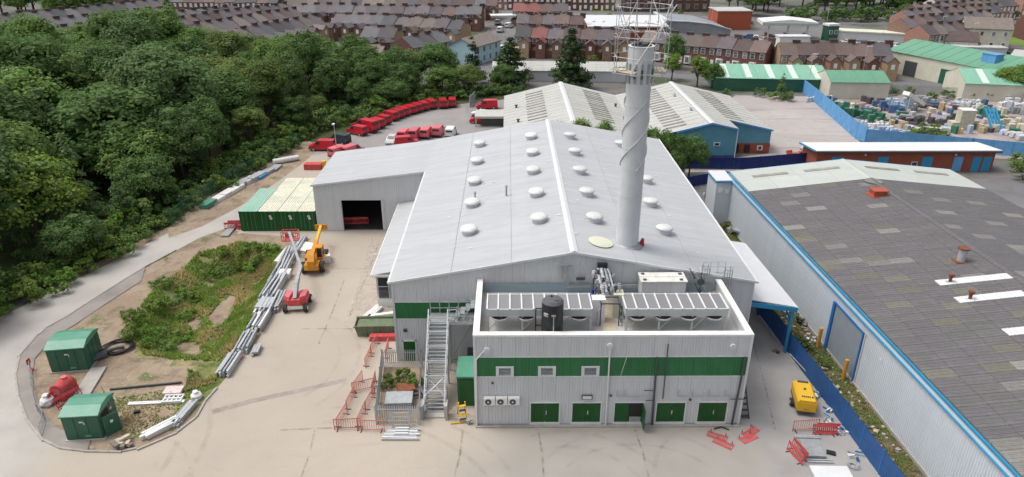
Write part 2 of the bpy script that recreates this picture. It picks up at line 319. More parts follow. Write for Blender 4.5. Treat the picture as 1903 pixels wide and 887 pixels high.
# ------------------------------------------------------------------ paved ground: beige dust on the left, greyer in front, darker on the right
def pave_mat():
    m = gmat('yard_concrete', [(.415,.362,.298), ((.37,.325,.275),.07,.40,.62,.9), ((.465,.405,.335),.045,.45,.65,.7), ((.34,.30,.26),(.25,.9,1),.58,.75,.45), ((.38,.34,.30),1.3,.5,.75,.35), ((.30,.26,.23),.5,.60,.72,.35)], .02)
    t = m.node_tree; N = t.nodes; L = t.links; b = N['Principled BSDF']
    base = b.inputs['Base Color'].links[0].from_socket
    pos = N.new('ShaderNodeNewGeometry').outputs['Position']
    sx = N.new('ShaderNodeSeparateXYZ'); L.new(pos, sx.inputs[0])
    nz = N.new('ShaderNodeTexNoise'); nz.inputs['Scale'].default_value = .13; nz.inputs['Detail'].default_value = 7; L.new(pos, nz.inputs['Vector'])
    def grad(coef, noise, lo, hi):
        a = N.new('ShaderNodeMath'); a.operation = 'MULTIPLY'; L.new(sx.outputs[0], a.inputs[0]); a.inputs[1].default_value = coef[0]
        c = N.new('ShaderNodeMath'); c.operation = 'MULTIPLY_ADD'; L.new(sx.outputs[1], c.inputs[0]); c.inputs[1].default_value = coef[1]; L.new(a.outputs[0], c.inputs[2])
        d = N.new('ShaderNodeMath'); d.operation = 'MULTIPLY_ADD'; L.new(nz.outputs['Fac'], d.inputs[0]); d.inputs[1].default_value = noise; L.new(c.outputs[0], d.inputs[2])
        q = N.new('ShaderNodeMapRange'); q.interpolation_type = 'SMOOTHSTEP'; q.inputs['From Min'].default_value = lo; q.inputs['From Max'].default_value = hi; L.new(d.outputs[0], q.inputs['Value']); return q.outputs[0]
    def mixc(f, a, col):
        x = N.new('ShaderNodeMix'); x.data_type = 'RGBA'; L.new(f, x.inputs[0]); L.new(a, x.inputs[6])
        if isinstance(col, tuple): x.inputs[7].default_value = (*col, 1)
        else: L.new(col, x.inputs[7])
        return x.outputs[2]
    n2 = N.new('ShaderNodeTexNoise'); n2.inputs['Scale'].default_value = .25; n2.inputs['Detail'].default_value = 9; L.new(pos, n2.inputs['Vector'])
    def two(c1, c2):
        q = N.new('ShaderNodeMapRange'); q.inputs['From Min'].default_value = .4; q.inputs['From Max'].default_value = .62; L.new(n2.outputs['Fac'], q.inputs['Value'])
        r = N.new('ShaderNodeRGB'); r.outputs[0].default_value = (*c1, 1); return mixc(q.outputs[0], r.outputs[0], c2)
    o = mixc(grad((1, -.55), 10, -26, -12), base, two((.335,.312,.28), (.30,.28,.252)))     # front apron, greyer
    o = mixc(grad((1, .0), 3, 18, 21), o, two((.28,.27,.26), (.34,.33,.315)))            # right-hand side yard
    o = mixc(grad((-1, .0), 3, 31.5, 38), o, two((.42,.398,.368), (.37,.35,.322)))           # greyer access road
    L.new(o, b.inputs['Base Color']); return m
M['g_pave'] = pave_mat()
def sheet(name, pts, z, m):
    b = MB(); n = len(pts); b.add([(p[0], p[1], z) for p in pts], [tuple(range(n))])
    me = b.mesh(name, m)
    if me.polygons[0].normal.z < 0: me.flip_normals()
    return link(name, me, None, kind='structure')
X0, X1, Y0, Y1 = -46.0, -21.0, 37.0, 81.0
b = MB()
B_ = 2500
for (a, c, d, e) in ((-B_, X0, -B_, B_), (X1, B_, -B_, B_), (X0, X1, -B_, Y0), (X0, X1, Y1, B_)):
    b.add([(a, d, 0), (c, d, 0), (c, e, 0), (a, e, 0)], [(0, 1, 2, 3)])
ground_piece('ground', b, M['g_town'])
def inpoly(x, y, P):
    c = False; n = len(P); j = n-1
    for i in range(n):
        if (P[i][1] > y) != (P[j][1] > y) and x < (P[j][0]-P[i][0])*(y-P[i][1])/(P[j][1]-P[i][1])+P[i][0]: c = not c
        j = i
    return c
def pdist(x, y, P):
    d = 1e9; n = len(P)
    for i in range(n):
        ax, ay = P[i][0], P[i][1]; bx, by = P[(i+1) % n][0], P[(i+1) % n][1]
        t = max(0, min(1, ((x-ax)*(bx-ax)+(y-ay)*(by-ay))/((bx-ax)**2+(by-ay)**2+1e-9)))
        d = min(d, hypot(x-ax-t*(bx-ax), y-ay-t*(by-ay)))
    return d
BASIN = [G(*p) for p in ((372,470),(440,452),(505,462),(528,490),(505,540),(470,590),(440,640),(405,672),(330,670),(268,660),(238,625),(248,585),(290,535),(340,500))]
KERB = [G(*p) for p in ((440,418),(372,442),(321,469),(271,496),(189,547),(128,587),(90,608),(68,626),(37,661),(29,699),(34,739),(51,783),(78,817),(112,834),(162,840),(220,841),(267,832),(325,807),(365,776),(382,746),(406,719))]
ISLE = KERB+[G(*p) for p in ((430,690),(475,640),(505,590),(520,540),(545,470),(560,442),(450,434))]
HOLLOWS = [[G(*p, -1.4) for p in q] for q in (((318,650),(345,632),(372,640),(368,662),(335,668)),((385,590),(420,548),(440,552),(425,590),(400,610)),((352,600),(372,585),(380,600),(360,618)))]
def basin_z(x, y):
    if not inpoly(x, y, ISLE): return -0.03
    z = .03*mn.noise(Vector((x*.7, y*.7, 0)))+.02
    if inpoly(x, y, BASIN): 
        d = min(1, pdist(x, y, BASIN)/3.2); z -= 1.5*d*d*(3-2*d)-.12*mn.noise(Vector((x*.5, y*.5, 3)))
    return min(z, .06) if pdist(x, y, ISLE) > .4 else 0.0
b = MB(); st = .5; nx = int((X1-X0)/st); ny = int((Y1-Y0)/st)
vs = []
for j in range(ny+1):
    for i in range(nx+1):
        x, y = X0+i*st, Y0+j*st; e = i in (0, nx) or j in (0, ny)
        vs.append((x, y, 0 if e else basin_z(x, y)))
b.v = vs
for j in range(ny):
    for i in range(nx):
        x, y = X0+(i+.5)*st, Y0+(j+.5)*st
        w = 1.1*mn.noise(Vector((x*.6, y*.6, 9))); P_ = (x+w, y+w)
        g = inpoly(P_[0], P_[1], BASIN) or (pdist(P_[0], P_[1], BASIN) < 1.1 and inpoly(x, y, ISLE) and x > -29) or (y < 51 and x > -26.5+w and inpoly(x, y, ISLE) and y > 43.5)
        if any(inpoly(P_[0], P_[1], h_) for h_ in HOLLOWS): g = False
        k = j*(nx+1)+i; b.f.append((k, k+1, k+nx+2, k+nx+1)); b.m.append(1 if g else 0)
me = b.mesh('traffic_island', [M['g_dirt'], M['g_bank']], smooth=True); link('island_ground', me, None, kind='structure')
RL = [G(*p) for p in ((-260,705),(0,590),(101,540),(203,490),(287,446),(338,422),(406,398),(450,381),(520,330),(562,290),(580,272))]
sheet('access_road', RL+[(-24,113),(-24,91.5),(-33.2,91),(-33.2,77.0)]+KERB[:15]+[G(60,960), G(-500,960)], .008, M['g_pave'])
sheet('service_yard', list(reversed(ISLE[14:]))[::-1][0:0]+[ISLE[14]]+ISLE[15:]+[(-33.2,77.0),(-33.2,91),(-24,91.5),(-9,92),(24.2,92),(24.2,60),(25.6,36),(27,15),(-60,15), G(60,960)], .004, M['g_pave'])
sheet('van_park', [(-24,91.2),(-24,113),G(560,292),G(575,268),G(700,215),G(850,178),G(945,165),(-1.5,126),(-1.5,92)], .012, M['g_van'])
sheet('concrete_lot', [(42.6,109),(26,103.6),(26,99.8),(45.5,99.8),(60.5,114.5),(65.5,150),(49.7,151),(43,140)], .012, M['g_lot'])
sheet('passage', [(24.2,92),(-1.5,92.2),(-1.5,99),(45,99.5),(46,96.5),(60,96.5),(100,97),(100,88),(24.4,81)], .008, M['g_tar'])
sheet('storage_yard', [(61.5,115.5),(66,158),(66,153.5),(150,146),(170,110),(79,106),(76,107)], .012, M['g_store'])
sheet('verge', [(24.3,81.2),(25.0,45),(25.75,28),(26,10),(29.2,10),(28.8,48),(28.2,81.2)], .016, M['g_verge'])
sheet('woodland_ground', [(-230,40)]+[(p.x-1.2, p.y+.4) for p in RL[:1]]+[(p.x-1.2, p.y+1.2) for p in RL[1:]]+[(-27,124),(-22,131.5),(-12,142.5),(-2,147),(3,150),(2,158),(-26,164),(-55,172),(-90,186),(-230,190)], .014, M['g_wood'])
sheet('dirt_strip', [(-42.2,79),(-42.2,83),(-41.4,90),(-40.1,97),(-38.2,103.5),(-36.8,110),(-35.2,117),(-31.5,114),(-32.4,104),(-33.9,95),(-35.9,86),(-38.2,79.5),(-40.8,76)], .0155, M['g_dirt'])
# footway inside the kerb
off = []
for i, p in enumerate(KERB[3:15]): off.append(p)
cx = G(210,700)
inner = [Vector((p.x+(cx.x-p.x)*.17, p.y+(cx.y-p.y)*.17, 0)) for p in off]
sheet('footway', off+list(reversed(inner)), .075, M['g_foot'])
sheet('trench_patch', [G(*p) for p in ((392,762),(470,741),(560,722),(645,703),(640,711),(560,729),(470,749),(396,770))], .012, mat('patched_trench', (.30,.26,.23), .9, 0, .25, 1.2, world=True))
def marks(name, c, amt, sc):
    m = mat(name, c, .9, 0, .2, 1, world=True); t = m.node_tree; N = t.nodes; L = t.links
    n = N.new('ShaderNodeTexNoise'); n.inputs['Scale'].default_value = sc; n.inputs['Detail'].default_value = 8; n.inputs['Roughness'].default_value = .7; L.new(N.new('ShaderNodeNewGeometry').outputs['Position'], n.inputs['Vector'])
    q = N.new('ShaderNodeMapRange'); q.inputs['From Min'].default_value = .42; q.inputs['From Max'].default_value = .68; q.inputs['To Max'].default_value = amt; L.new(n.outputs['Fac'], q.inputs['Value']); L.new(q.outputs[0], N['Principled BSDF'].inputs['Alpha']); return m
TM = marks('tyre_dust', (.20,.185,.17), .13, .7); JM = marks('joint_dirt', (.20,.18,.155), .55, 1.2); PM_ = marks('pale_dust', (.52,.47,.41), .8, .5)
def ribbon(name, pts, w, z, m):
    b = MB(); vs = []
    for i, p in enumerate(pts):
        a = pts[max(0,i-1)]; c = pts[min(len(pts)-1,i+1)]; d = Vector((c[0]-a[0], c[1]-a[1], 0)).normalized(); n = Vector((-d.y, d.x, 0))*w/2
        vs += [(p[0]-n.x, p[1]-n.y, z), (p[0]+n.x, p[1]+n.y, z)]
    b.add(vs, [(2*i, 2*i+2, 2*i+3, 2*i+1) for i in range(len(pts)-1)]); return link(name, b.mesh(name, m), None, kind='structure')
def arc(cx, cy, r, a0, a1, n=20): return [(cx+r*cos(radians(a0+(a1-a0)*k/n)), cy+r*sin(radians(a0+(a1-a0)*k/n))) for k in range(n+1)]
zt = .016
for (cx_, cy_, r_, a0, a1, w) in ((4,34,7.0,20,110,.35),(4,34,5.4,20,110,.35),(9,33,8.2,40,140,.3),(9,33,6.6,40,140,.3),(-12,30,14,30,100,.35),(-12,30,12.3,30,100,.35),(-22,50,9,-40,60,.3),(-22,50,7.3,-40,60,.3),(-30,33,9,10,80,.3),(16,36,6,60,170,.3),(-36,38,14,-60,30,.4),(-36,38,12,-60,30,.4)):
    ribbon('tyre_marks', arc(cx_, cy_, r_, a0, a1), w, zt, TM); zt += .0022
for (p_, q_) in (((648,592),(704,452)),((592,640),(640,520)),((520,800),(700,792)),((560,887),(585,800)),((860,800),(845,887)),((1000,800),(1010,887)),((1180,800),(1205,887)),((1400,640),(1440,800)),((560,612),(735,612)),((610,500),(715,500))):
    a_, c_ = G(*p_), G(*q_); ribbon('slab_joint', [(a_.x,a_.y),((a_.x+c_.x)/2+.1,(a_.y+c_.y)/2),(c_.x,c_.y)], .14, zt, JM); zt += .0022
for pts_ in (((640,600),(720,600),(726,530),(700,470),(690,440),(668,520)),):
    sheet('dust_patch', [G(*q) for q in pts_], zt, PM_ if pts_[0][0] == 640 else TM); zt += .0022
# streets of the town
def strip(name, a, c, w, z=.02, m=None):
    a = Vector((a[0], a[1], 0)); c = Vector((c[0], c[1], 0)); d = (c-a).normalized(); n = Vector((-d.y, d.x, 0))*w/2
    return sheet(name, [a-n, c-n, c+n, a+n], z, m or M['g_tar'])
strip('street', G(905,150), G(965,8), 11, .02)
strip('street', (-60,222), (0,203), 6, .024)
strip('street', (0,188), (60,165), 6, .024)
strip('street', (-5,252), (140,247), 10, .028)
strip('street', (20,300), (330,225), 12, .032)
strip('street', (92,165), (270,120), 7, .024)
sheet('forecourt', [G(1380,60),G(1380,78),G(1600,90),G(1700,75),G(1600,50),G(1420,42)], .036, M['g_tar'])
sheet('lawn', [G(952,12),G(952,2),G(1130,-6),G(1130,14),G(1060,16)], .04, M['g_grass'])
sheet('lawn', [G(1100,22),G(1112,2),G(1142,2),G(1135,22)], .044, M['g_grass'])
sheet('meadow', [G(1858,50),G(1905,42),G(2050,45),G(2050,95),G(1905,86),G(1850,78)], .04, M['g_grass'])
sheet('scrub_bank', [G(1655,82),G(1700,70),G(1800,80),G(1790,98),G(1690,90)], .04, M['g_verge'])
# kerbstones laid one by one
ks = MB().bx(-.45, .45, -.08, .08, 0, .12).mesh('kerbstone', M['conc'])
kr = bpy.data.objects.new('kerb', None); COL.objects.link(kr); kr.location = (KERB[9].x, KERB[9].y, 0); kr['kind'] = 'structure'
acc = 0.0
for a, c in zip(KERB[2:-1], KERB[3:]):
    d = c-a; L_ = d.length; u = d/L_; t = acc
    while t < L_:
        p = a+u*t; link('kerbstone', ks, kr, (p.x-kr.location.x, p.y-kr.location.y, 0), atan2(u.y, u.x)+random.uniform(-.01,.01)); t += .93
    acc = t-L_
# ================================================================== the main warehouse
XL, XR, XC, YF, YB, ZE, ZR = -9.6, 20.15, 5.25, 50.3, 91.2, 7.75, 10.4
def zr(x): return ZE+(ZR-ZE)*(1-abs(x-XC)/((XR-XL)/2))
wh = thing('warehouse', 'large pale grey portal-frame warehouse with green band, roof vents and open shed door', 'warehouse', (XC, 70.8, 0))
def clad_panel(p0, p1, z0, za, zb, m, parent, name='cladding_panel', out=1, prism_n=5, flat=False, share=None):
    "one upright sheet between plan points p0 and p1 with shallow ribs; za, zb = top heights at the two ends"
    p0 = Vector((p0[0], p0[1], 0)); p1 = Vector((p1[0], p1[1], 0)); d = p1-p0; L_ = d.length; u = d/L_; n = Vector((u.y, -u.x, 0))*out
    b = MB(); g = .004; xs = []; k = prism_n
    for i in range(k):
        a = g+(L_-2*g)*i/k; w = (L_-2*g)/k
        xs += [(a, 0.012), (a+w*.5, 0.012), (a+w*.62, .028), (a+w*.88, .028)]
    xs.append((L_-g, 0.012))
    vs = []
    for (s, o) in xs:
        q = p0+u*s+n*o; zt = za+(zb-za)*s/L_; vs += [(q.x, q.y, z0), (q.x, q.y, zt)]
    fs = [(2*i, 2*i+2, 2*i+3, 2*i+1) if out > 0 else (2*i, 2*i+1, 2*i+3, 2*i+2) for i in range(len(xs)-1)]
    # close the sheet's ends against the wall
    q0, q1 = p0+u*g, p1-u*g; N_ = len(vs)
    vs += [(q0.x, q0.y, z0), (q0.x, q0.y, za), (q1.x, q1.y, z0), (q1.x, q1.y, zb)]
    fs += [(N_, N_+1, 1, 0), (N_+2, N_+3, N_-1, N_-2), tuple([N_]+list(range(0, N_, 2))+[N_+2]), tuple([N_+1]+list(range(1, N_, 2))+[N_+3])]
    b.add(vs, fs)
    return wpart(name, b, m, parent)
# body
b = MB(); b.prism([(XL+.05, 0), (XR-.05, 0), (XR-.05, ZE-.06), (XC, ZR-.06), (XL+.05, ZE-.06)], YF+.05, YB-.05, 'y')
wpart('wall', b, M['clad2'], wh)
n_ = 30; w_ = (XR-XL)/n_
for i in range(n_):
    a, c = XL+i*w_, XL+(i+1)*w_
    if c < -1.9:
        clad_panel((a, YF), (c, YF), .15, 4.2, 4.2, M['clad'], wh); clad_panel((a, YF), (c, YF), 4.2, 5.8, 5.8, M['green'], wh, 'green_panel')
        clad_panel((a, YF), (c, YF), 5.8, zr(a)-.05, zr(c)-.05, M['clad'], wh)
    else: clad_panel((a, YF), (c, YF), .15 if a > 17 else 6.6, zr(a)-.05, zr(c)-.05, M['clad'], wh)
b = MB(); b.bx(XL, -2.6, YF-.06, YF+.02, 4.17, 4.22).bx(XL, -2.6, YF-.06, YF+.02, 5.78, 5.83); wpart('band_trim', b, M['trim'], wh)
for (x0_, x1_) in ((XL-.06, XL+.12), (XR-.12, XR+.06)): b = MB(); b.bx(x0_, x1_, YF-.07, YF+.1, 0, ZE-.05); wpart('corner_trim', b, M['clad2'], wh)
# left wall and right wall panels (2 m wide)
for k in range(20):
    y0, y1 = YF+.05+k*2.04, YF+.05+(k+1)*2.04
    if y1 < 78.2: clad_panel((XL, y1), (XL, y0), .1, ZE-.1, ZE-.1, M['clad'], wh)
    clad_panel((XR, y0), (XR, y1), .1, ZE-.1, ZE-.1, M['clad'], wh)
# roof sheets, each 1.0 m wide, ridge to eave, laps standing proud
def roof_sheet_mesh(name, L_, w, m):
    b = MB(); t = .05
    ys = [0, .05, .12, w*.31, w*.36, w*.41, w*.64, w*.69, w*.74, w-.003]; hs = [t, t+.016, t, t, t+.008, t, t, t+.008, t, t]
    vs = []
    for y, h in zip(ys, hs): vs += [(0, y, h), (L_, y, h)]
    n = len(vs); vs += [(0, 0, 0), (L_, 0, 0), (0, w-.003, 0), (L_, w-.003, 0)]
    fs = [(2*i, 2*i+1, 2*i+3, 2*i+2) for i in range(len(ys)-1)]+[(n, n+1, 1, 0), (n+2, n-2, n-1, n+3), tuple([n+1, n+3]+list(range(n-1, 0, -2))), tuple([n+2, n]+list(range(0, n-1, 2)))]
    b.add(vs, fs); return b.mesh(name, m)
half = (XR-XL)/2+.15; sl_ = sqrt(half**2+(ZR-ZE)**2); ang = atan2(ZR-ZE, (XR-XL)/2)
rs = roof_sheet_mesh('roof_sheet', sl_, 1.0, M['roofw'])
rx, ry = wh.location.x, wh.location.y
for k in range(41):
    y = YF-.1+k*1.0
    link('roof_sheet', rs, wh, (XC-rx, y-ry, ZR-.03), (0, ang, 0))
    link('roof_sheet', rs, wh, (XC-rx, y+1.0-ry, ZR-.03), (0, ang, pi))
for s_ in (-1, 1):
    for f_ in (.34, .67):
        xa_ = XC+s_*(XR-XL)/2*f_; b = MB(); b.bx(-.03,.03,YF-.05-ry,YB-ry,.045,.068); link('sheet_lap', b.mesh('sheet_lap', M['roofw']), wh, (xa_-rx, 0, zr(xa_)), (0, s_*ang, 0))
b = MB(); b.prism([(XC-.32, ZR+.0), (XC, ZR+.10), (XC+.32, ZR+.0), (XC+.32, ZR+.03), (XC, ZR+.14), (XC-.32, ZR+.03)], YF-.14, YB+.1, 'y'); wpart('ridge_cap', b, M['ridge'], wh)
for s_, xe in ((-1, XL-.15), (1, XR+.15)):
    b = MB(); b.prism([(xe, ZE-.17), (xe, ZE+.02), (XC, ZR+.055), (XC, ZR-.14)] if s_ < 0 else [(XC, ZR-.14), (XC, ZR+.055), (xe, ZE+.02), (xe, ZE-.17)], YF-.2, YF-.11, 'y'); wpart('verge_trim', b, M['trim'], wh)
    b = MB(); b.bx(xe-.2 if s_ < 0 else xe, xe if s_ < 0 else xe+.2, YF-.15, YB if s_ > 0 else 78.0, ZE-.2, ZE-.04); wpart('gutter', b, M['trim'], wh)
# roof vents, each a domed cowl over its curb
cow = MB(); cow.cyl((0,0,.30), (0,0,.40), .74, .80, n=16).dome((0,0,.40), .80, .27, n=16, k=4)
cowm = cow.mesh('roof_vent', mat('vent_cowl', (.62,.625,.62), .55, 0, .08, 2, rnd=.06, dirt=(.42,.42,.40), dirt_scale=1.5, dirt_amt=.6), smooth=False)
cbm = MB().cyl((0,0,-.25), (0,0,.30), .62, .66, n=14).mesh('vent_curb', M['clad2'])
VP_ = ((892,268),(987,254),(887,300),(990,284),(882,338),(991,318),(878,379),(997,360),(872,430),(1002,408),(1059,253),(1068,283),(1077,318),(1090,359),(1104,407),(1153,268),(1200,335),(1208,378),(1234,429))
def on_roof(px, py):
    z = 9.0
    for _ in range(12): p = G(px, py, z); z = zr(p.x)
    return p
for q in VP_:
    p = on_roof(q[0], q[1]+4); a = ang if p.x > XC else -ang
    v = link('roof_vent', cowm, wh, (p.x-rx, p.y-ry, zr(p.x)+.10), (0, a*.5, random.uniform(0,1))); link('vent_curb', cbm, v)
# small flue stubs by the left vents
fm = MB().cyl((0,0,-.1),(0,0,.9),.09,n=8).cyl((0,0,.9),(0,0,1.12),.17,.05,n=8).mesh('flue_pipe', M['galvd'])
for q in ((883,376),(941,364)):
    p = on_roof(*q); link('flue_pipe', fm, wh, (p.x-rx, p.y-ry, zr(p.x)+.03))
# faint rooflight squares and patches on the slopes
pm = MB().bx(-.22,.22,-.18,.18,0,.02).mesh('roof_patch', M['ridge'])
for k in range(60):
    x = random.uniform(XL+1, XR-1); y = random.choice([54,58,62,66,70,74,78,82,86])+random.uniform(-.3,.3)
    a = ang if x > XC else -ang; link('roof_patch', pm, wh, (x-rx, y-ry, zr(x)+.055), (0, a, 0), sc=random.uniform(.3,.75))
b = MB(); b.bx(-9.0,-8.0,YF-.09,YF-.02,0.02,2.0); wpart('side_door', b, M['dgreen'], wh)
b = MB(); b.bx(-9.1,-9.0,YF-.1,YF-.02,0.02,2.1).bx(-8.0,-7.9,YF-.1,YF-.02,0.02,2.1).bx(-9.1,-7.9,YF-.1,YF-.02,2.0,2.1); wpart('door_frame', b, M['trim'], wh)
b = MB(); b.bx(-8.9,-8.6,YF-.2,YF-.04,3.0,3.25); wpart('wall_light', b, M['dark'], wh)
# ---- low shed extension on the left with the open doorway
AX0, AY = -23.4, 78.1; AZ0, AZ1 = 6.05, 7.75
def za_(x): return AZ0+(AZ1-AZ0)*(x-AX0)/(XL-AX0)
DX0, DX1, DZ = -20.2, -15.2, 4.05
b = MB()   # side, back and the rest of the front, leaving the opening
b.bx(AX0, AX0+.25, AY, YB, 0, AZ0-.05).bx(AX0, XL, YB-.25, YB, 0, AZ0-.05)
b.prism([(AX0, 0), (DX0, 0), (DX0, za_(DX0)-.05), (AX0, AZ0-.05)], AY, AY+.25, 'y')
b.prism([(DX1, 0), (XL, 0), (XL, AZ1-.05), (DX1, za_(DX1)-.05)], AY, AY+.25, 'y')
b.prism([(DX0, DZ), (DX1, DZ), (DX1, za_(DX1)-.05), (DX0, za_(DX0)-.05)], AY, AY+.25, 'y')
wpart('extension_wall', b, M['clad2'], wh)
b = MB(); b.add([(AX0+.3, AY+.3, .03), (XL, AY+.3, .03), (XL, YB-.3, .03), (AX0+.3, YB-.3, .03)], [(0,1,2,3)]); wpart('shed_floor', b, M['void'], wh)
x = AX0
while x < XL-.1:
    c = min(x+1.0, XL)
    lo = DZ+.1 if (x > DX0-.3 and c < DX1+.3) else .12
    clad_panel((x, AY-.0), (c, AY-.0), lo, za_(x)-.06, za_(c)-.06, M['clad'], wh, prism_n=4)
    x = c
b = MB(); b.bx(DX0-.14, DX0+.0, AY-.08, AY, 0, DZ+.1).bx(DX1, DX1+.14, AY-.08, AY, 0, DZ+.1).bx(DX0-.14, DX1+.14, AY-.09, AY, DZ, DZ+.14); wpart('door_frame', b, M['clad2'], wh)
aL = XL-AX0+.3; aa = atan2(AZ1-AZ0, XL-AX0); asm = roof_sheet_mesh('roof_sheet', sqrt(aL**2+(AZ1-AZ0)**2), 1.0, M['roofw'])
for k in range(13): link('roof_sheet', asm, wh, (XL+.12-rx, AY-.15+(k+1)*1.01-ry, AZ1-.04), (0, aa, pi))
b = MB(); b.prism([(AX0-.2, AZ0-.22), (AX0-.2, AZ0+.02), (XL, AZ1+.03), (XL, AZ1-.2)], AY-.24, AY-.16, 'y'); wpart('verge_trim', b, M['trim'], wh)
# ---- low lean-to along the left wall with a window at its end
LX0, LY0, LY1 = -12.9, 59.6, 77.9
b = MB(); b.prism([(LX0, 0), (XL-.05, 0), (XL-.05, 4.15), (LX0, 3.55)], LY0+.1, LY1, 'y'); wpart('lean_to_wall', b, M['clad2'], wh)
b = MB(); b.prism([(LX0-.35, 3.58), (XL-.02, 4.25), (XL-.02, 4.33), (LX0-.35, 3.66)], LY0-.35, LY1+.05, 'y'); wpart('lean_to_roof', b, M['roofw'], wh)
b = MB(); b.bx(LX0-.42, LX0-.35, LY0-.38, LY1, 3.5, 3.68).bx(LX0-.4, XL-.02, LY0-.42, LY0-.35, 3.5, 3.7); wpart('gutter', b, M['cop'], wh)
b = MB(); b.bx(LX0, XL-.1, LY0, LY0+.09, 0, .9); wpart('plinth', b, M['cop'], wh)
for wx in (LX0+.12, LX0+1.35):
    b = MB(); b.bx(wx, wx+.08, LY0-.04, LY0+.08, .9, 3.3).bx(wx+1.05, wx+1.13, LY0-.04, LY0+.08, .9, 3.3).bx(wx+.08, wx+1.05, LY0-.04, LY0+.08, 2.2, 2.28).bx(wx+.08, wx+1.05, LY0-.04, LY0+.08, 3.22, 3.3).bx(wx+.08, wx+1.05, LY0-.04, LY0+.08, .9, .98)
    f = wpart('window', b, M['galv'], wh); b = MB(); b.bx(wx+.08, wx+1.05, LY0+.0, LY0+.06, .98, 3.22); wpart('pane', b, M['glass'], f)
# ================================================================== front plant block with parapet
BX0, BX1, BY0, BY1, BZ, DK = -2.5, 17.3, 41.8, 50.25, 7.95, 6.85
pb = thing('plant_block', 'grey clad two-storey plant block with green band, five dark green door bays and white parapet', 'building', ((BX0+BX1)/2, 46, 0))
b = MB(); b.bx(BX0+.06, BX1-.06, BY0+.06, BY1, 0, DK-.02)
wpart('wall', b, M['clad2'], pb)
b = MB(); b.bx(BX0+.06, BX1-.06, BY0+.06, BY0+.3, DK-.02, BZ-.12).bx(BX0+.06, BX0+.3, BY0+.3, BY1-.1, DK-.02, BZ-.12).bx(BX1-.3, BX1-.06, BY0+.3, BY1-.1, DK-.02, BZ-.12)
wpart('parapet', b, M['clad2'], pb)
b = MB(); b.add([(BX0+.3, BY0+.3, DK), (BX1-.3, BY0+.3, DK), (BX1-.3, BY1+.02, DK), (BX0+.3, BY1+.02, DK)], [(0,1,2,3)]); wpart('roof_deck', b, M['deck'], pb)
b = MB(); b.bx(BX0-.06, BX1+.06, BY0-.06, BY0+.44, BZ-.12, BZ+.03).bx(BX0-.06, BX0+.40, BY0+.44, BY1+.02, BZ-.12, BZ+.027).bx(BX1-.40, BX1+.06, BY0+.44, BY1+.02, BZ-.12, BZ+.027)
wpart('coping', b, M['cop'], pb)
DOORS = ((1.62, 3.72), (4.72, 6.82), (7.87, 9.97), (11.0, 13.1), (14.12, 16.22))
WINS = ((-.85, .25), (2.2, 3.3), (5.35, 6.45))
n_ = 20; w_ = (BX1-BX0)/n_
edges = [BX0+i*w_ for i in range(n_+1)]
def spans(x0, x1, holes):
    out = []; x = x0
    for h0, h1 in holes:
        if h1 <= x0 or h0 >= x1: continue
        if h0 > x+.03: out.append((x, h0))
        x = max(x, h1)
    if x1 > x+.03: out.append((x, x1))
    return out
dh = [(a-.1, c+.1) for a, c in DOORS]; whs = [(a-.1, c+.1) for a, c in WINS]
for i in range(n_):
    a, c = edges[i], edges[i+1]
    for (s0, s1) in spans(a, c, dh): clad_panel((s0, BY0), (s1, BY0), .12, 2.12, 2.12, M['clad'], pb, prism_n=max(1, int((s1-s0)*5)))
    clad_panel((a, BY0), (c, BY0), 2.12, 4.42, 4.42, M['clad'], pb)
    for (s0, s1) in spans(a, c, whs): clad_panel((s0, BY0), (s1, BY0), 4.42, 5.32, 5.32, M['green'] if True else 0, pb, 'green_panel', prism_n=max(1, int((s1-s0)*5)))
    clad_panel((a, BY0), (c, BY0), 5.32, 6.12, 6.12, M['green'], pb, 'green_panel')
    clad_panel((a, BY0), (c, BY0), 6.12, BZ-.12, BZ-.12, M['clad'], pb)
for k in range(8):
    y0, y1 = BY0+k*1.05, min(BY1, BY0+(k+1)*1.05)
    clad_panel((BX1, y0), (BX1, y1), .1, BZ-.12, BZ-.12, M['clad'], pb); clad_panel((BX0, y1), (BX0, y0), .1, BZ-.12, BZ-.12, M['clad'], pb)
b = MB(); b.bx(BX0-.01, BX1+.01, BY0-.055, BY0+.02, 4.39, 4.45).bx(BX0-.01, BX1+.01, BY0-.055, BY0+.02, 6.09, 6.15); wpart('band_trim', b, M['trim'], pb)
for (x0_, x1_) in ((BX0-.05, BX0+.12), (BX1-.12, BX1+.05)): b = MB(); b.bx(x0_, x1_, BY0-.07, BY0+.1, 0, BZ-.12); wpart('corner_trim', b, M['trim'], pb)
b = MB(); b.bx(BX0, BX1, BY0-.35, BY0-.045, 0, .10); wpart('plinth', b, M['conc'], pb)
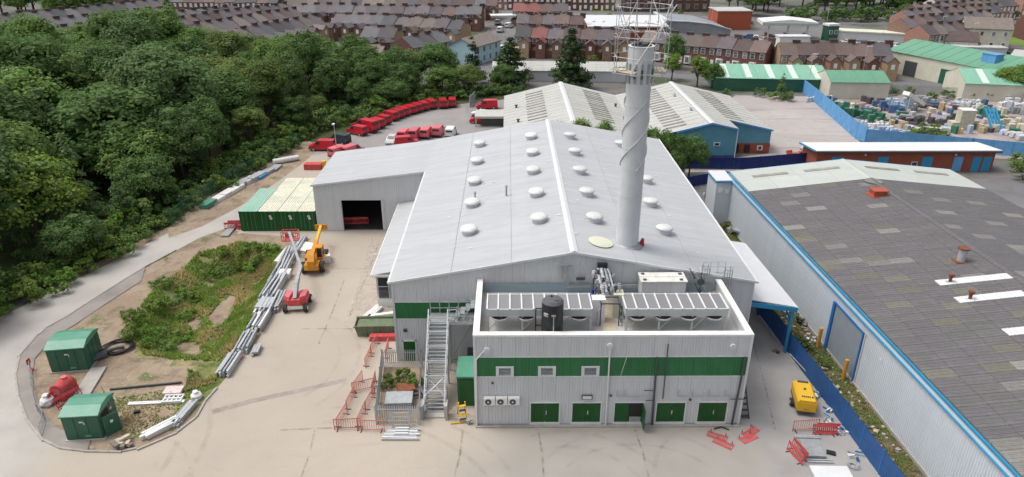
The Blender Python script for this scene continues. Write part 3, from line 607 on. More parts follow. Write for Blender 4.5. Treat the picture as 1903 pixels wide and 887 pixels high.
for k, (a, c) in enumerate(DOORS):
    f = MB(); f.bx(a-.1, a, BY0-.07, BY0+.05, .1, 2.12).bx(c, c+.1, BY0-.07, BY0+.05, .1, 2.12).bx(a-.1, c+.1, BY0-.075, BY0+.05, 2.05, 2.15).bx(a-.02, c+.02, BY0-.072, BY0+.05, .1, .28)
    wpart('door_frame', f, M['trim'], pb)
    mid = (a+c)/2
    if k == 2:
        b = MB(); b.bx(a+.01, mid, BY0-.02, BY0+.03, .28, 2.04); wpart('door', b, M['dgreen'], pb)
        b = MB(); b.bc((c-.02, BY0-.50, 1.15), (.06, 1.0, 1.76)); wpart('door', b, M['dgreen'], pb, label='green door leaf standing open')
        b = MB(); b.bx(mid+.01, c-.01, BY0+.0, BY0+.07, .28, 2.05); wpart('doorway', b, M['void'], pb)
        b = MB(); b.bx(mid+.1, c-.1, BY0-.03, BY0-.005, .30, .75); wpart('floor_plate', b, M['galvd'], pb)
    else:
        for (s0, s1) in ((a+.01, mid-.012), (mid+.012, c-.01)):
            b = MB(); b.bx(s0, s1, BY0-.02, BY0+.03, .28, 2.04)
            for q in range(6): b.bx(s0+.08+q*(s1-s0-.16)/6, s0+.08+q*(s1-s0-.16)/6+.08, BY0-.032, BY0-.02, .34, 1.98)
            d = wpart('door', b, M['dgreen'], pb)
        b = MB(); b.bx(mid+.06, mid+.14, BY0-.07, BY0-.033, 1.0, 1.35); wpart('handle', b, M['galv'], d)
for (a, c) in WINS:
    b = MB(); b.bx(a-.1, a+.12, BY0-.09, BY0+.05, 4.46, 5.32).bx(c-.12, c+.1, BY0-.09, BY0+.05, 4.46, 5.32).bx(a+.12, c-.12, BY0-.09, BY0+.05, 5.2, 5.32).bx(a+.12, c-.12, BY0-.08, BY0+.05, 4.46, 4.54)
    f = wpart('window', b, M['trim'], pb)
    b = MB()
    for q in range(5): b.bc(((a+c)/2, BY0-.02, 4.6+q*.13), (c-a-.24, .05, .08), rx=.5)
    wpart('louvre', b, M['galvd'], f)
    b = MB(); b.bx(a+.1, c-.1, BY0+.012, BY0+.05, 4.5, 5.25); wpart('pane', b, M['glass'], f)
# roof pipes on the front wall
def pipe(pts, r, m, parent=pb, name='downpipe', n=8):
    b = MB(); b.tube(pts, r, n)
    for p in pts[1:-1]: b.cyl((p[0], p[1], p[2]-r), (p[0], p[1], p[2]+r), r*1.15, n=n)
    return wpart(name, b, m, parent)
yp = BY0-.16
pipe([(BX0+.85,yp,6.9),(BX0+.15,yp,6.0),(BX0+.08,yp,.1)], .055, M['trim'])
pipe([(7.2,yp,6.9),(7.25,yp,.1)], .06, M['trim'])
pipe([(8.5,yp,6.5),(8.1,yp,4.6)], .018, M['trim'], name='cable')
pipe([(10.6,yp,6.15),(10.75,yp,.1)], .075, M['dark'])
pipe([(11.3,yp,7.25),(11.35,yp,2.5)], .045, M['dark'], name='vent_pipe')
pipe([(16.95,yp,6.15),(16.75,yp,.1)], .085, M['dark'])
for (x0, x1, z, st) in ((7.9,10.6,2.72,(7.95,8.5)),(12.4,16.7,2.72,(12.45,13.5,14.7,15.9)),(9.9,10.7,3.25,()),(16.3,17.4,2.45,()),(10.1,10.7,2.35,())):
    b = MB(); b.cyl((x0,yp,z),(x1,yp,z),.035,n=6)
    for sx in st: b.cyl((sx,yp,z),(sx,yp,z+.55),.03,n=6)
    wpart('pipe_run', b, M['galvd'] if st else M['dark'], pb)
for (x, z) in ((-1.55,6.75),(7.2,7.1),(15.95,7.0)):
    b = MB(); b.cyl((x,yp-.05,z),(x,BY0-.03,z),.24,n=14); wpart('overflow_outlet', b, M['trim'], pb); 
    b = MB(); b.cyl((x,yp-.07,z-.02),(x,yp-.04,z-.02),.17,n=12); wpart('outlet_face', b, M['clad'], pb)
b = MB(); b.bx(5.35,6.15,BY0-.16,BY0-.045,2.45,2.8); f = wpart('notice_box', b, M['dark'], pb); b = MB(); b.bx(5.42,6.08,BY0-.175,BY0-.16,2.5,2.76); wpart('notice_face', b, M['white'], f)
for (x, z) in ((-1.2,3.9),(7.5,2.75),(13.4,2.35)):
    b = MB(); b.bx(x-.08,x+.08,BY0-.14,BY0-.045,z-.07,z+.07); wpart('wall_light', b, M['dark'], pb)
# three wall mounted condensers
acs = [('case', MB().bx(-.42,.42,-.32,0,0,.62).mesh('case', M['cop'])), ('fan_grille', MB().cyl((-.08,-.35,.31),(-.08,-.32,.31),.24,n=14).mesh('fan_grille', M['dark'])), ('hub', MB().cyl((-.08,-.37,.31),(-.08,-.35,.31),.07,n=8).mesh('hub', M['cop'])), ('bracket', MB().bar((-.3,-.3,-.03),(-.3,0,-.3),.04).bar((.3,-.3,-.03),(.3,0,-.3),.04).bx(-.32,-.28,-.3,0,-.05,0).bx(.28,.32,-.3,0,-.05,0).mesh('bracket', M['dark']))]
for k, x in enumerate((-1.45,-.55,.35)):
    spawn(acs, 'wall_condenser', ('leftmost','middle','rightmost')[k]+' of three cream air-conditioning condensers on the grey front wall', 'condenser', (x, BY0-.06, 2.12), 0, 'condensers on the plant block wall')
# ---------------------------------------------------------------- dry coolers on the deck
def cooler(x0, x1, label, n, y0=44.0, y1=46.35):
    z0, z1 = 8.15, 8.75
    t = thing('dry_cooler', label, 'cooler', (x0, y0, DK), 0, 'dry coolers on the plant deck'); L_ = x1-x0; h0, h1 = z0-DK, z1-DK; dy = y1-y0
    b = MB(); b.bx(0, L_, 0, dy, h0, h1-.06); part('casing', b, M['deck'] if 0 else mat('cooler_casing_'+str(n), (.46,.48,.47), .5, 0, .05, 1), t)
    w = L_/n
    gm = MB().bx(.10, w-.04, .12, dy-.12, h1-.06, h1-.02).mesh('coil_grille', M['mesh']); dm = MB().bx(-.05,.05,0,dy,h1-.06,h1+.05).mesh('divider', M['white'])
    for k in range(n): link('coil_grille', gm, t, (k*w, 0, 0))
    for k in range(n+1): link('divider', dm, t, (min(max(k*w,.05),L_-.05), 0, 0))
    b = MB(); b.bx(0, L_, 0, .1, h1-.06, h1).bx(0, L_, dy-.1, dy, h1-.06, h1); part('rim', b, M['clad'], t)
    fan = MB().cyl((0,0,h0-.118),(0,0,h0-.10),.57,.57,n=20).mesh('fan', M['black'])
    cowl = MB()
    for q in range(14):
        a0, a1 = pi*q/14, pi*(q+1)/14
    cw = MB().cyl((0,0,h0-.26),(0,0,h0-.12),.56,.62,n=20).mesh('fan_ring', M['clad'])
    nf = max(4, n//2)
    for k in range(nf):
        xx = (k+.5)*L_/nf; f = link('fan_ring', cw, t, (xx, .30, 0)); link('fan', fan, f)
    lg = MB().bx(-.07,.07,-.05,.05,0,h0).mesh('leg', M['deck'])
    for k in range(4):
        for yy in (.08, dy-.08): link('leg', lg, t, (.12+k*(L_-.24)/3, yy, 0))
    b = MB()
    for k in range(3): xx = .12+k*(L_-.24)/3; b.bar((xx,.08,.1),(xx+1.0,.08,h0-.05),.05)
    part('brace', b, M['deck'], t)
cooler(-1.65, 6.15, 'left-hand long dry cooler with grey coil panels behind the black tank', 9)
cooler(8.55, 16.1, 'right-hand long dry cooler with nine grey coil panels by the white parapet', 9)
# ---------------------------------------------------------------- black tank
t = thing('storage_tank', 'tall black cylindrical water tank with domed lid on the plant deck', 'tank', (3.13, 43.1, DK))
b = MB(); b.cyl((0,0,0),(0,0,3.1),.78,n=28); part('tank_body', b, M['black'], t)
b = MB(); b.cyl((0,0,3.1),(0,0,3.3),.78,.6,n=28).cyl((0,0,3.3),(0,0,3.37),.6,.2,n=28); part('lid', b, M['blacktop'], t)
b = MB(); b.cyl((.22,-.2,3.28),(.22,-.2,3.38),.2,n=14); part('hatch', b, M['blacktop'], t)
b = MB(); b.cyl((-.08,.2,3.3),(-.08,.2,3.47),.07,n=8); part('vent_cap', b, M['black'], t)
b = MB(); b.bx(.0,.08,-.86,-.77,0,2.35).bx(-.12,.18,-.87,-.76,2.3,2.42); part('level_gauge', b, M['galvd'], t)
b = MB(); b.bc((-.5,-.64,2.35),(.34,.02,.26),rz=-.62); part('label_plate', b, M['white'], t)
b = MB()
for rz_ in (-.10,.02,.12): b.bc((-.5+rz_*.8,-.655-rz_*.55,2.35),(.05,.02,.16),rz=-.62)
part('label_print', b, M['dark'], t)
b = MB(); b.cyl((-.32,-.80,.95),(-.32,-.74,.95),.11,n=10).cyl((-.34,-.80,.6),(-.34,-.74,.6),.07,n=10); part('outlet_cap', b, M['white'], t)
b = MB(); b.tube([(-.78,0,2.5),(-1.2,0,2.5),(-1.2,0,.1)],.05).tube([(-1.2,0,1.1),(-.75,0,1.1)],.05); part('fill_pipe', b, M['black'], t)
b = MB(); b.cyl((-.98,-.35,.2),(-.98,-.35,.42),.1,n=10); single('float_valve', MB().cyl((0,0,0),(0,0,.55),.1,n=10).dome((0,0,.55),.12,.1,n=10), M['white'], 'small white valve cap standing left of the black tank', 'valve', base=(2.1,42.85,DK))
# ---------------------------------------------------------------- air handling box, pump, boxes
t = thing('air_handling_unit', 'white rectangular air handling unit against the gable above the plant deck', 'ventilation unit', (12.3, 49.2, DK))
b = MB(); b.bx(-1.75,1.75,-.75,.75,.25,1.75); part('case', b, mat('unit_case', (.52,.53,.53), .45, .1, .08, 1), t)
b = MB(); b.bx(-1.85,1.85,-.82,.82,1.75,1.83).bx(-1.85,1.85,-.03,.03,1.83,1.87); part('lid', b, mat('unit_lid', (.70,.69,.65), .5, 0, .1, 2, dirt=(.5,.46,.38), dirt_scale=1.2, dirt_amt=.7), t)
for (x, y) in ((-1.5,-.5),(1.4,-.5),(1.5,.5),(-1.5,.5)): b = MB(); b.bx(x-.13,x+.13,y-.13,y+.13,1.83,1.88); part('lifting_plate', b, M['dark'], t)
b = MB(); b.bx(-1.7,1.7,-.7,.7,0,.25); part('base_frame', b, M['galvd'], t)
for k in range(3): b = MB(); b.bx(-1.62+k*1.1,-.62+k*1.1,-.775,-.752,.4,1.6); part('access_panel', b, M['clad'], t)
b = MB(); b.bc((0,0,.45),(.5,.4,.5)).cyl((0,0,.7),(0,0,1.25),.12,n=10).cyl((-.3,0,.4),(.3,0,.4),.16,n=10)
single('pump', b, M['bluetank'], 'small dark blue pump beside the pipe stack on the plant deck', 'pump', base=(6.65,48.2,DK))
b = MB(); b.bx(-.55,.55,-.45,.45,0,.1).bx(-.5,-.4,-.4,.4,.1,.3).bx(.4,.5,-.4,.4,.1,.3).bc((0,0,.28),(.6,.5,.16),rz=.2).bc((.2,.2,.42),(.3,.3,.14))
single('rusty_pallet', b, M['orange'], 'orange brown pallet of parts at the back left of the plant deck', 'pallet', base=(-.55,48.5,DK))
b = MB(); b.bx(-.5,.5,-.4,.4,0,2.0)
tt = single('control_box', b, M['cop'], 'cream control box at the right end of the left-hand cooler', 'control box', base=(6.75,45.6,DK))
tt = single('control_box', MB().bx(-.4,.4,-.45,.45,0,2.0), M['cream'], 'cream control box at the left end of the right-hand cooler', 'control box', base=(8.35,46.4,DK))
# ---------------------------------------------------------------- pipe stack through the gable
t = thing('pipe_rack', 'cluttered steel pipe rack running from the gable between the two coolers', 'pipework', (7.55, 46.4, DK))
b = MB()
for x in (-.7,.7):
    for y in (-1.6,0,1.6,3.2): b.bar((x,y,0),(x,y,1.9),.08)
    b.bar((x,-1.7,1.85),(x,3.4,1.85),.1)
for y in (-1.6,-.6,.4,1.4,2.4,3.3): b.bar((-.75,y,1.9),(.75,y,1.9),.08)
part('frame', b, M['dark'], t)
for k, (x, r, m) in enumerate(((-.4,.11,'galv'),(-.1,.14,'galv'),(.22,.10,'galvd'),(.48,.08,'galv'))):
    b = MB(); b.tube([(x,-.5+.2*k,2.05),(x,2.8,2.05+.05*k),(x*.9,3.2,2.2),(x*.7,3.7,2.3)], r, 8); part('pipe', b, M[m], t)
for k in range(18):
    b = MB(); x, y = random.uniform(-.95,.95), random.uniform(-.3,3); b.cyl((x,y,1.9),(x,y,2.5),.05,n=6).cyl((x-.12,y,2.5),(x+.12,y,2.5),.05,n=6); b.cyl((x,y-.1,2.3),(x,y+.1,2.3),.12,n=8); part('valve', b, M[random.choice(('galv','dark','galvd','white'))], t)
for s_ in (-.95,.95):
    for k in range(5):
        b = MB(); y = -1.6+k*.5; b.tube([(s_,y,0),(s_,y,1.2+.1*k),(s_*.7,y,1.5+.1*k)],.05,6); b.cyl((s_-.1,y,.7),(s_+.1,y,.7),.09,n=8); part('pipe', b, M[('galvd','dark','galv')[k%3]], t)
b = MB(); b.bx(-.4,.4,3.4,3.75,2.15,2.65); part('roof_louvre', b, M['black'], t)
b = MB(); b.bx(-.3,.3,3.3,3.65,.3,2.1); part('duct', b, M['galvd'], t)
b = MB(); b.bx(-.55,.55,-2.5,-1.65,.01,.05).bx(-.5,.5,-1.65,2.8,.01,.03); part('walkway_sheet', b, mat('stained_deck_sheet', (.52,.46,.35), .7, 0, .12, 1.2, dirt=(.35,.27,.18), dirt_scale=1.2, dirt_amt=.5), t)
# pipes and cabinet on gable face
t = thing('wall_pipework', 'grey pipes and louvre fixed to the gable left of the pipe rack', 'pipework', (4.3, 50.1, DK))
b = MB(); b.bx(-.05,.08,-.12,0,1.2,2.4).bx(.45,.58,-.12,0,.55,2.4).bx(-.35,.9,-.14,-.01,2.4,2.5); part('riser', b, M['galvd'], t)
b = MB(); b.bx(.45,2.4,-.2,-.05,.45,.62).bx(3.9,6.4,-.2,-.05,.45,.72); part('duct_run', b, M['galvd'], t)
b = MB(); b.bx(1.2,1.9,-.1,-.01,1.1,1.35); part('louvre', b, M['dark'], t)
b = MB(); b.bx(-6.7,12.4,-.06,-.045+.03,.02,.7) ; part('flashing', b, mat('blue_grey_flashing', (.26,.33,.37), .5, 0, .1, .6), t)
t = thing('satellite_pipework', 'tangle of grey pipes and a round valve at the right of the air handling unit', 'pipework', (14.9, 49.5, DK))
for k in range(6):
    b = MB(); x = random.uniform(-.5,.7); z = random.uniform(.8,2.3); b.tube([(x,.4,z),(x,-.3,z),(x+.3,-.3,z-.5),(x+.3,.1,z-.7)],.05,6); part('pipe', b, M[('galvd','galv','dark')[k%3]], t)
b = MB(); b.cyl((.5,-.3,0),(.5,-.3,2.2),.05,n=6).cyl((.5,-.42,1.4),(.5,-.36,1.4),.3,n=14).cyl((.5,-.42,.6),(.5,-.36,.6),.16,n=10); part('valve', b, M['dark'], t)
# caged ladders at the right
def ladder_cage(loc, h, lab, rz=0):
    t = thing('caged_ladder', lab, 'ladder', loc, rz, 'caged ladders by the right parapet')
    b = MB(); b.bar((-.22,0,0),(-.22,0,h),.05).bar((.22,0,0),(.22,0,h),.05)
    part('stile', b, M['galvd'], t)
    b = MB()
    for k in range(int(h/.3)): b.cyl((-.22,0,.2+k*.3),(.22,0,.2+k*.3),.018,n=5)
    part('rungs', b, M['galvd'], t, kind='stuff')
    b = MB()
    for k in range(3):
        z = h-.1-k*.7; pts = [(.32*cos(a)*1.1, -.7*sin(a), z) for a in [pi*q/6 for q in range(7)]]
        b.tube(pts,.022,5)
    for q in (1,2,3,4,5): a = pi*q/6; b.bar((.35*cos(a),-.7*sin(a),h-1.6),(.35*cos(a),-.7*sin(a),h),.03)
    part('cage', b, M['galvd'], t)
ladder_cage((15.9, 50.05, DK), 2.5, 'left caged steel ladder rising from the deck to the roof edge')
ladder_cage((17.75, 50.05, 5.9), 3.3, 'right caged steel ladder rising outside the white parapet')
b = MB(); b.bar((-.9,0,.05),(.9,0,.05),.04).bar((-.9,0,1.0),(.9,0,1.0),.04).bar((-.9,0,.55),(.9,0,.55),.03)
for k in range(4): b.bar((-.9+k*.6,0,0),(-.9+k*.6,0,1.0),.04)
single('guard_rail', b, M['galv'], 'short galvanised guard rail between the two caged ladders', 'railing', base=(16.8,50.6,8.3))
# narrow stair at the right wall of the block
t = thing('escape_ladder_stair', 'narrow dark steel steps against the right side of the plant block', 'steps', (17.95, 42.4, 0))
b = MB(); b.bar((-.35,0,0),(-.35,2.6,3.0),.06,.16).bar((.35,0,0),(.35,2.6,3.0),.06,.16); part('stringer', b, M['dark'], t)
tr = MB().bx(-.35,.35,-.12,.12,-.02,.02).mesh('tread', M['dark'])
for k in range(9): link('tread', tr, t, (0,.15+k*.29,.17+k*.335))
# ================================================================== chimney stack
CX, CY, CT = 10.05, 53.6, 26.0
st_ = thing('chimney_stack', 'tall pale grey steel chimney with spiral strakes rising through the roof', 'chimney', (CX, CY, 8.5))
b = MB(); b.cyl((0,0,0),(0,0,CT-8.5),.955,n=40,caps=False); f = part('flue', b, M['silv'], st_)
me = f.data; me.polygons.foreach_set('use_smooth', [True]*len(me.polygons))
for z in (5.6, 9.6, 13.0): b = MB(); b.cyl((0,0,z),(0,0,z+.10),.98,n=36); part('flange', b, M['silv'], st_)
b = MB(); b.cyl((0,0,CT-8.5),(0,0,CT-8.45),.99,n=36).cyl((0,0,CT-8.45),(0,0,CT-8.42),.80,n=24,mi=1); part('top_rim', b, [M['white'], M['void']], st_)
for q in range(4): b = MB(); a = q*1.6+.3; b.cyl((.45*cos(a),.45*sin(a),CT-8.45),(.45*cos(a),.45*sin(a),CT-8.25),.22,n=12); part('inner_flue', b, M['dark'], st_)
def helix(z0, z1, ph, pitch=7.6, r=.95, w=.10):
    b = MB(); n = int((z1-z0)*9); vs = []
    for i in range(n+1):
        z = z0+(z1-z0)*i/n; a = ph+2*pi*z/pitch
        for rr_, dz in ((r, -.02), (r+w, -.02), (r+w, .02), (r, .02)): vs.append((rr_*cos(a), rr_*sin(a), z+dz))
    fs = []
    for i in range(n):
        for q in range(4): fs.append((4*i+q, 4*i+(q+1) % 4, 4*i+4+(q+1) % 4, 4*i+4+q))
    b.add(vs, fs); part('spiral_strake', b, M['silv'], st_)
for k in range(3): helix(7.9, 13.7, .4+k*2*pi/3)
b = MB()
for i in range(48):
    a0, a1 = 2*pi*i/48, 2*pi*(i+1)/48
    b.add([(.96*cos(a0),.96*sin(a0),1.25),(.96*cos(a1),.96*sin(a1),1.25),(1.3*cos(a1),1.3*sin(a1),.95),(1.3*cos(a0),1.3*sin(a0),.95)],[(0,3,2,1)])
part('base_flashing', b, M['galvd'], st_)
b = MB(); b.bx(.2,.26,-.99,-.955,1.3,8.5); part('seam', b, M['silv'], st_)
for q in range(7):
    b = MB(); a = pi+q*pi/6; b.bc((1.0*cos(a),1.0*sin(a),15.55),(.12,.16,1.5),rz=a); part('bracket', b, M['galvd'], st_)
for q in (2,3,5):
    b = MB(); a = pi+q*pi/6; b.cyl((1.05*cos(a),1.05*sin(a),15.2),(1.05*cos(a),1.05*sin(a),15.9),.09,n=8); part('bracket', b, M['dark'], st_)
# scaffold cage at its head
sc_ = thing('scaffold_cage', 'light scaffold tower of tubes and boards wrapped round the chimney head', 'scaffold', (CX, CY, 23.4), .35)
R_ = 2.05; Nn = 8
for k in range(Nn):
    a = 2*pi*k/Nn; x, y = R_*cos(a), R_*sin(a)
    b = MB(); b.cyl((x,y,.1),(x,y,6.0+.5*random.random()),.026,n=6); part('standard', b, M['galv'], sc_)
    a2 = 2*pi*(k+1)/Nn; x2, y2 = R_*cos(a2), R_*sin(a2)
    for z in (.75,1.9,3.4,4.0,5.5):
        if random.random() < .86:
            e = .25; b = MB(); b.cyl((x-(x2-x)*e,y-(y2-y)*e,z+random.uniform(-.06,.06)),(x2+(x2-x)*e,y2+(y2-y)*e,z+random.uniform(-.06,.06)),.020,n=6); part('ledger', b, M[random.choice(('galv','white','galv','wood'))], sc_)
    if k % 2 == 0: b = MB(); b.cyl((x,y,3.2),(x2,y2,6.0),.026,n=6); part('diagonal_brace', b, M['white'], sc_)
    if k % 2: b = MB(); b.cyl((x*.5,y*.5,2.6),(x*1.02,y*1.02,5.6),.022,n=6); part('raking_tube', b, M['galv'], sc_)
    # boards
    am = (a+a2)/2
    for j in range(3 if k in (2,3,4,7) else 0):
        r0 = 1.15+j*.3; b = MB(); b.bc((r0*cos(am),r0*sin(am),.85),(.24, 2*r0*math.tan(pi/Nn)+.25, .05), rz=am); part('board', b, M['wood'] if k != 2 else M['galv'], sc_)
    b = MB(); b.bar((1.0*cos(a),1.0*sin(a),.72),(2.1*cos(a),2.1*sin(a),.72),.06); part('transom', b, M['galvd'], sc_)
b = MB(); b.cyl((-1.9,-1.0,4.4),(2.0,1.0,1.5),.03,n=6); part('diagonal_brace', b, M['white'], sc_)
b = MB(); b.cyl((-1.5,-1.3,1.0),(2.2,-.9,5.6),.03,n=6); part('diagonal_brace', b, M['white'], sc_)
p = on_roof(1116,452)
b = MB(); b.cyl((0,0,0),(0,0,.05),1.05,n=22).dome((0,0,.05),.95,.06,n=22,k=3); o = single('rain_collar', b, M['cream'], 'cream sheet disc lying on the roof left of the chimney foot', 'roof sheet', base=(p.x,p.y,zr(p.x)+.09)); o.rotation_euler = (0, ang, 0)
p = on_roof(1189,457)
b = MB(); b.bc((0,0,.2),(.35,.3,.4)).bc((.05,0,.5),(.2,.2,.25),rz=.3); single('red_box', b, M['red'], 'small red box beside the foot of the chimney', 'box', base=(p.x+.15,p.y,zr(p.x)+.05))
# ================================================================== canopy on the right of the warehouse
t = thing('side_canopy', 'pale lean-to canopy with blue fascia and blue posts on the right of the warehouse', 'canopy', (22.3, 58, 0))
ox, oy = 22.3, 58
b = MB(); b.add([(XR+.02,51.6,5.3),(24.55,51.3,4.65),(24.1,64.3,4.65),(XR+.02,64.3,5.3),(XR+.02,51.6,5.2),(24.55,51.3,4.55),(24.1,64.3,4.55),(XR+.02,64.3,5.2)],[(0,1,2,3),(7,6,5,4),(0,4,5,1),(1,5,6,2),(2,6,7,3)])
wpart('canopy_roof', b, M['ridge'], t)
b = MB(); b.bar((XR+.1,51.25,4.98),(24.62,51.2,4.42),.08,.42); wpart('fascia', b, M['bluet'], t)
b = MB(); b.bar((24.66,51.2,4.45),(24.2,64.3,4.45),.14,.2); wpart('gutter', b, M['trim'], t)
for (x, y) in ((24.3,51.4),(24.05,57.8),(23.9,64.0)):
    b = MB(); b.bx(x-.11,x+.11,y-.11,y+.11,0,4.5); wpart('post', b, M['blue'] if y > 52 else M['bluet'], t)
b = MB(); b.bar((24.3,51.4,3.0),(23.2,51.4,4.45),.1).bar((24.3,51.5,3.2),(24.2,54.5,4.45),.1); wpart('brace', b, M['blue'], t)
# ================================================================== grey-roofed warehouse on the right, turned slightly
RZ = radians(1.43)
rw = thing('grey_roofed_warehouse', 'long warehouse with patched dark grey asbestos roof, pale wall and blue gutters', 'warehouse', (27.4, 81.6, 0), RZ)
WW, RE, RR = 27.8, 6.3, 7.75      # local x to the right, y negative towards us
def zrr(x): return RE+(RR-RE)*(1-abs(x-WW/2)/(WW/2))
LN = 66.0
b = MB(); b.prism([(.06,0),(WW-.06,0),(WW-.06,RE-.1),(WW/2,RR-.1),(.06,RE-.1)], -LN, -.05, 'y'); part('wall', b, M['clad2'], rw)
DOORY = (-34.6, -29.9); DZR = 4.7
def lpanel(y0, y1, z0, z1, m, nm='cladding_panel'):
    b = MB(); k = 5; g = .012; L_ = y1-y0; vs = []
    xs = []
    for i in range(k):
        a = g+(L_-2*g)*i/k; w = (L_-2*g)/k; xs += [(a,.0),(a+w*.5,.0),(a+w*.6,.03),(a+w*.9,.03)]
    xs.append((L_-g, 0))
    for s, o in xs: vs += [(-.0-o, y0+s, z0), (-.0-o, y0+s, z1)]
    n = len(vs); fs = [(2*i, 2*i+1, 2*i+3, 2*i+2) for i in range(len(xs)-1)]
    vs += [(.05,y0+g,z0),(.05,y0+g,z1),(.05,y1-g,z0),(.05,y1-g,z1)]
    fs += [(n,n+1,1,0),(n-2,n-1,n+3,n+2)]
    b.add(vs, fs); return b.mesh(nm, m)
pf = lpanel(0, 1.1, .25, RE-.62, M['wallb']); pt = lpanel(0, 1.1, DZR+.12, RE-.62, M['wallb'])
k = 0; y = -.05
while y > -LN+1.2:
    y -= 1.1
    over = y < DOORY[1] and y+1.1 > DOORY[0]
    if over:
        link('cladding_panel', pt, rw, (0, y, 0))
    else: link('cladding_panel', pf, rw, (0, y, 0))
b = MB(); b.bx(-.02, .05, DOORY[0]-.3, DOORY[1]+.3, 0, DZR+.1); part('door_surround', b, M['clad2'], rw)
b = MB(); b.bx(-.05, -.02, DOORY[0], DOORY[1], .02, DZR); d = part('roller_shutter', b, M['shut'], rw)
b = MB(); b.bx(-.16, .02, DOORY[1]-.05, DOORY[1]+.35, 0, DZR+.1).bx(-.12,.02,DOORY[0]-.16,DOORY[0],0,DZR+.1).bx(-.12,.02,DOORY[0],DOORY[1],DZR,DZR+.12); part('door_frame', b, M['blue'], rw)
for (yy, m) in ((DOORY[1]+.6,'ora'),(DOORY[0]+.45,'ora')):
    b = MB(); b.cyl((-.55,yy,0),(-.55,yy,1.9),.16,n=10); part('bollard', b, M[m], rw)
b = MB(); b.bx(-.10, .02, -LN, 0, RE-.62, RE-.30); part('fascia', b, M['ridge'], rw)
b = MB(); b.bx(-.16, -.02, -LN, 0, RE-.26, RE-.08); part('gutter', b, M['bluet'], rw)
b = MB(); b.bx(-.22, -.10, -LN, 0, RE-.70, RE-.60); part('lower_trim', b, M['bluet'], rw)
b = MB(); b.bx(-.10, .02, -LN, 0, 0, .25); part('plinth', b, M['conc'], rw)
b = MB(); b.bx(-.24,-.20,DOORY[0]-3.2,DOORY[0]-3.05,4.3,4.45); part('wall_light', b, M['white'], rw)
b = MB(); b.prism([(-.1,RE-.25),(WW+.1,RE-.25),(WW+.1,RE+.05),(WW/2,RR+.1),(-.1,RE+.05)], 0, .1, 'y'); part('end_trim', b, M['bluel'], rw)
# roof sheets
rang = atan2(RR-RE, WW/2); SL = sqrt((WW/2)**2+(RR-RE)**2); NC = 7; sw = SL/NC
def sheet_mesh(m, nm='roof_sheet'):
    b = MB(); vs = []; xs = []; k = 4; W_ = .985
    for i in range(k):
        a = W_*i/k; w = W_/k; xs += [(a,.03),(a+w*.45,.055)]
    xs.append((W_,.03))
    for s, h in xs: vs += [(0, s, h), (sw*1.015, s, h+.028)]
    n = len(vs); fs = [(2*i, 2*i+1, 2*i+3, 2*i+2) for i in range(len(xs)-1)]
    vs += [(sw*1.015, 0, 0), (sw*1.015, W_, 0)]
    fs += [tuple([n, n+1]+list(range(n-1, 0, -2)))]
    b.add(vs, fs); return b.mesh(nm, m)
sm = [sheet_mesh(m) for m in M['ac']]; sml = sheet_mesh(M['acl']); smg = sheet_mesh(M['acg']); sme = sheet_mesh(M['aclb'], 'end_sheet')
cells = []
NR = 64
for r in range(NR):
    for side in (0, 1):
        for c in range(NC): cells.append((r, side, c))
def cell_world(r, side, c):
    d = (c+.5)*sw; x = WW/2-d*cos(rang) if side == 0 else WW/2+d*cos(rang); y = -(r+.5)
    return Matrix.Rotation(RZ, 3, 'Z') @ Vector((x, y, 0))+Vector((27.4, 81.6, zrr(x)))
def seen(p):
    q = p-Vector((0,0,CAM_H)); s_ = Matrix.Rotation(-CAM_Y, 3, 'Z') @ q
    d = s_.y*cos(CAM_P)-s_.z*sin(CAM_P)
    if d < 5: return 0
    u = 951.5+CAM_F*s_.x/d; v = 443.5-CAM_F*(s_.y*sin(CAM_P)+s_.z*cos(CAM_P))/d
    return 1/d if (-20 < u < 1925 and v < 905) else 0
sc_l = sorted(cells, key=lambda q: -seen(cell_world(*q)))
single_set = set(sc_l[:290]); rest = MB(); rest_m = []
light_at = {(11,0,5),(13,0,4),(17,0,6),(10,1,1),(14,0,1),(12,1,2),(16,1,1),(20,0,2),(12,1,4),(22,1,1),(26,0,3),(26,0,4),(25,0,5),(30,0,1),(30,1,0),(9,0,4),(18,1,3),(24,1,2)}
moss_at = {(20,0,6),(22,0,5),(25,0,6),(28,0,5),(31,0,4),(29,0,4),(34,0,3),(36,0,4),(38,0,2),(40,0,3),(33,0,5),(42,0,4),(44,0,2),(27,1,2),(32,1,1),(47,0,3),(36,1,1)}
rnd2 = random.Random(5)
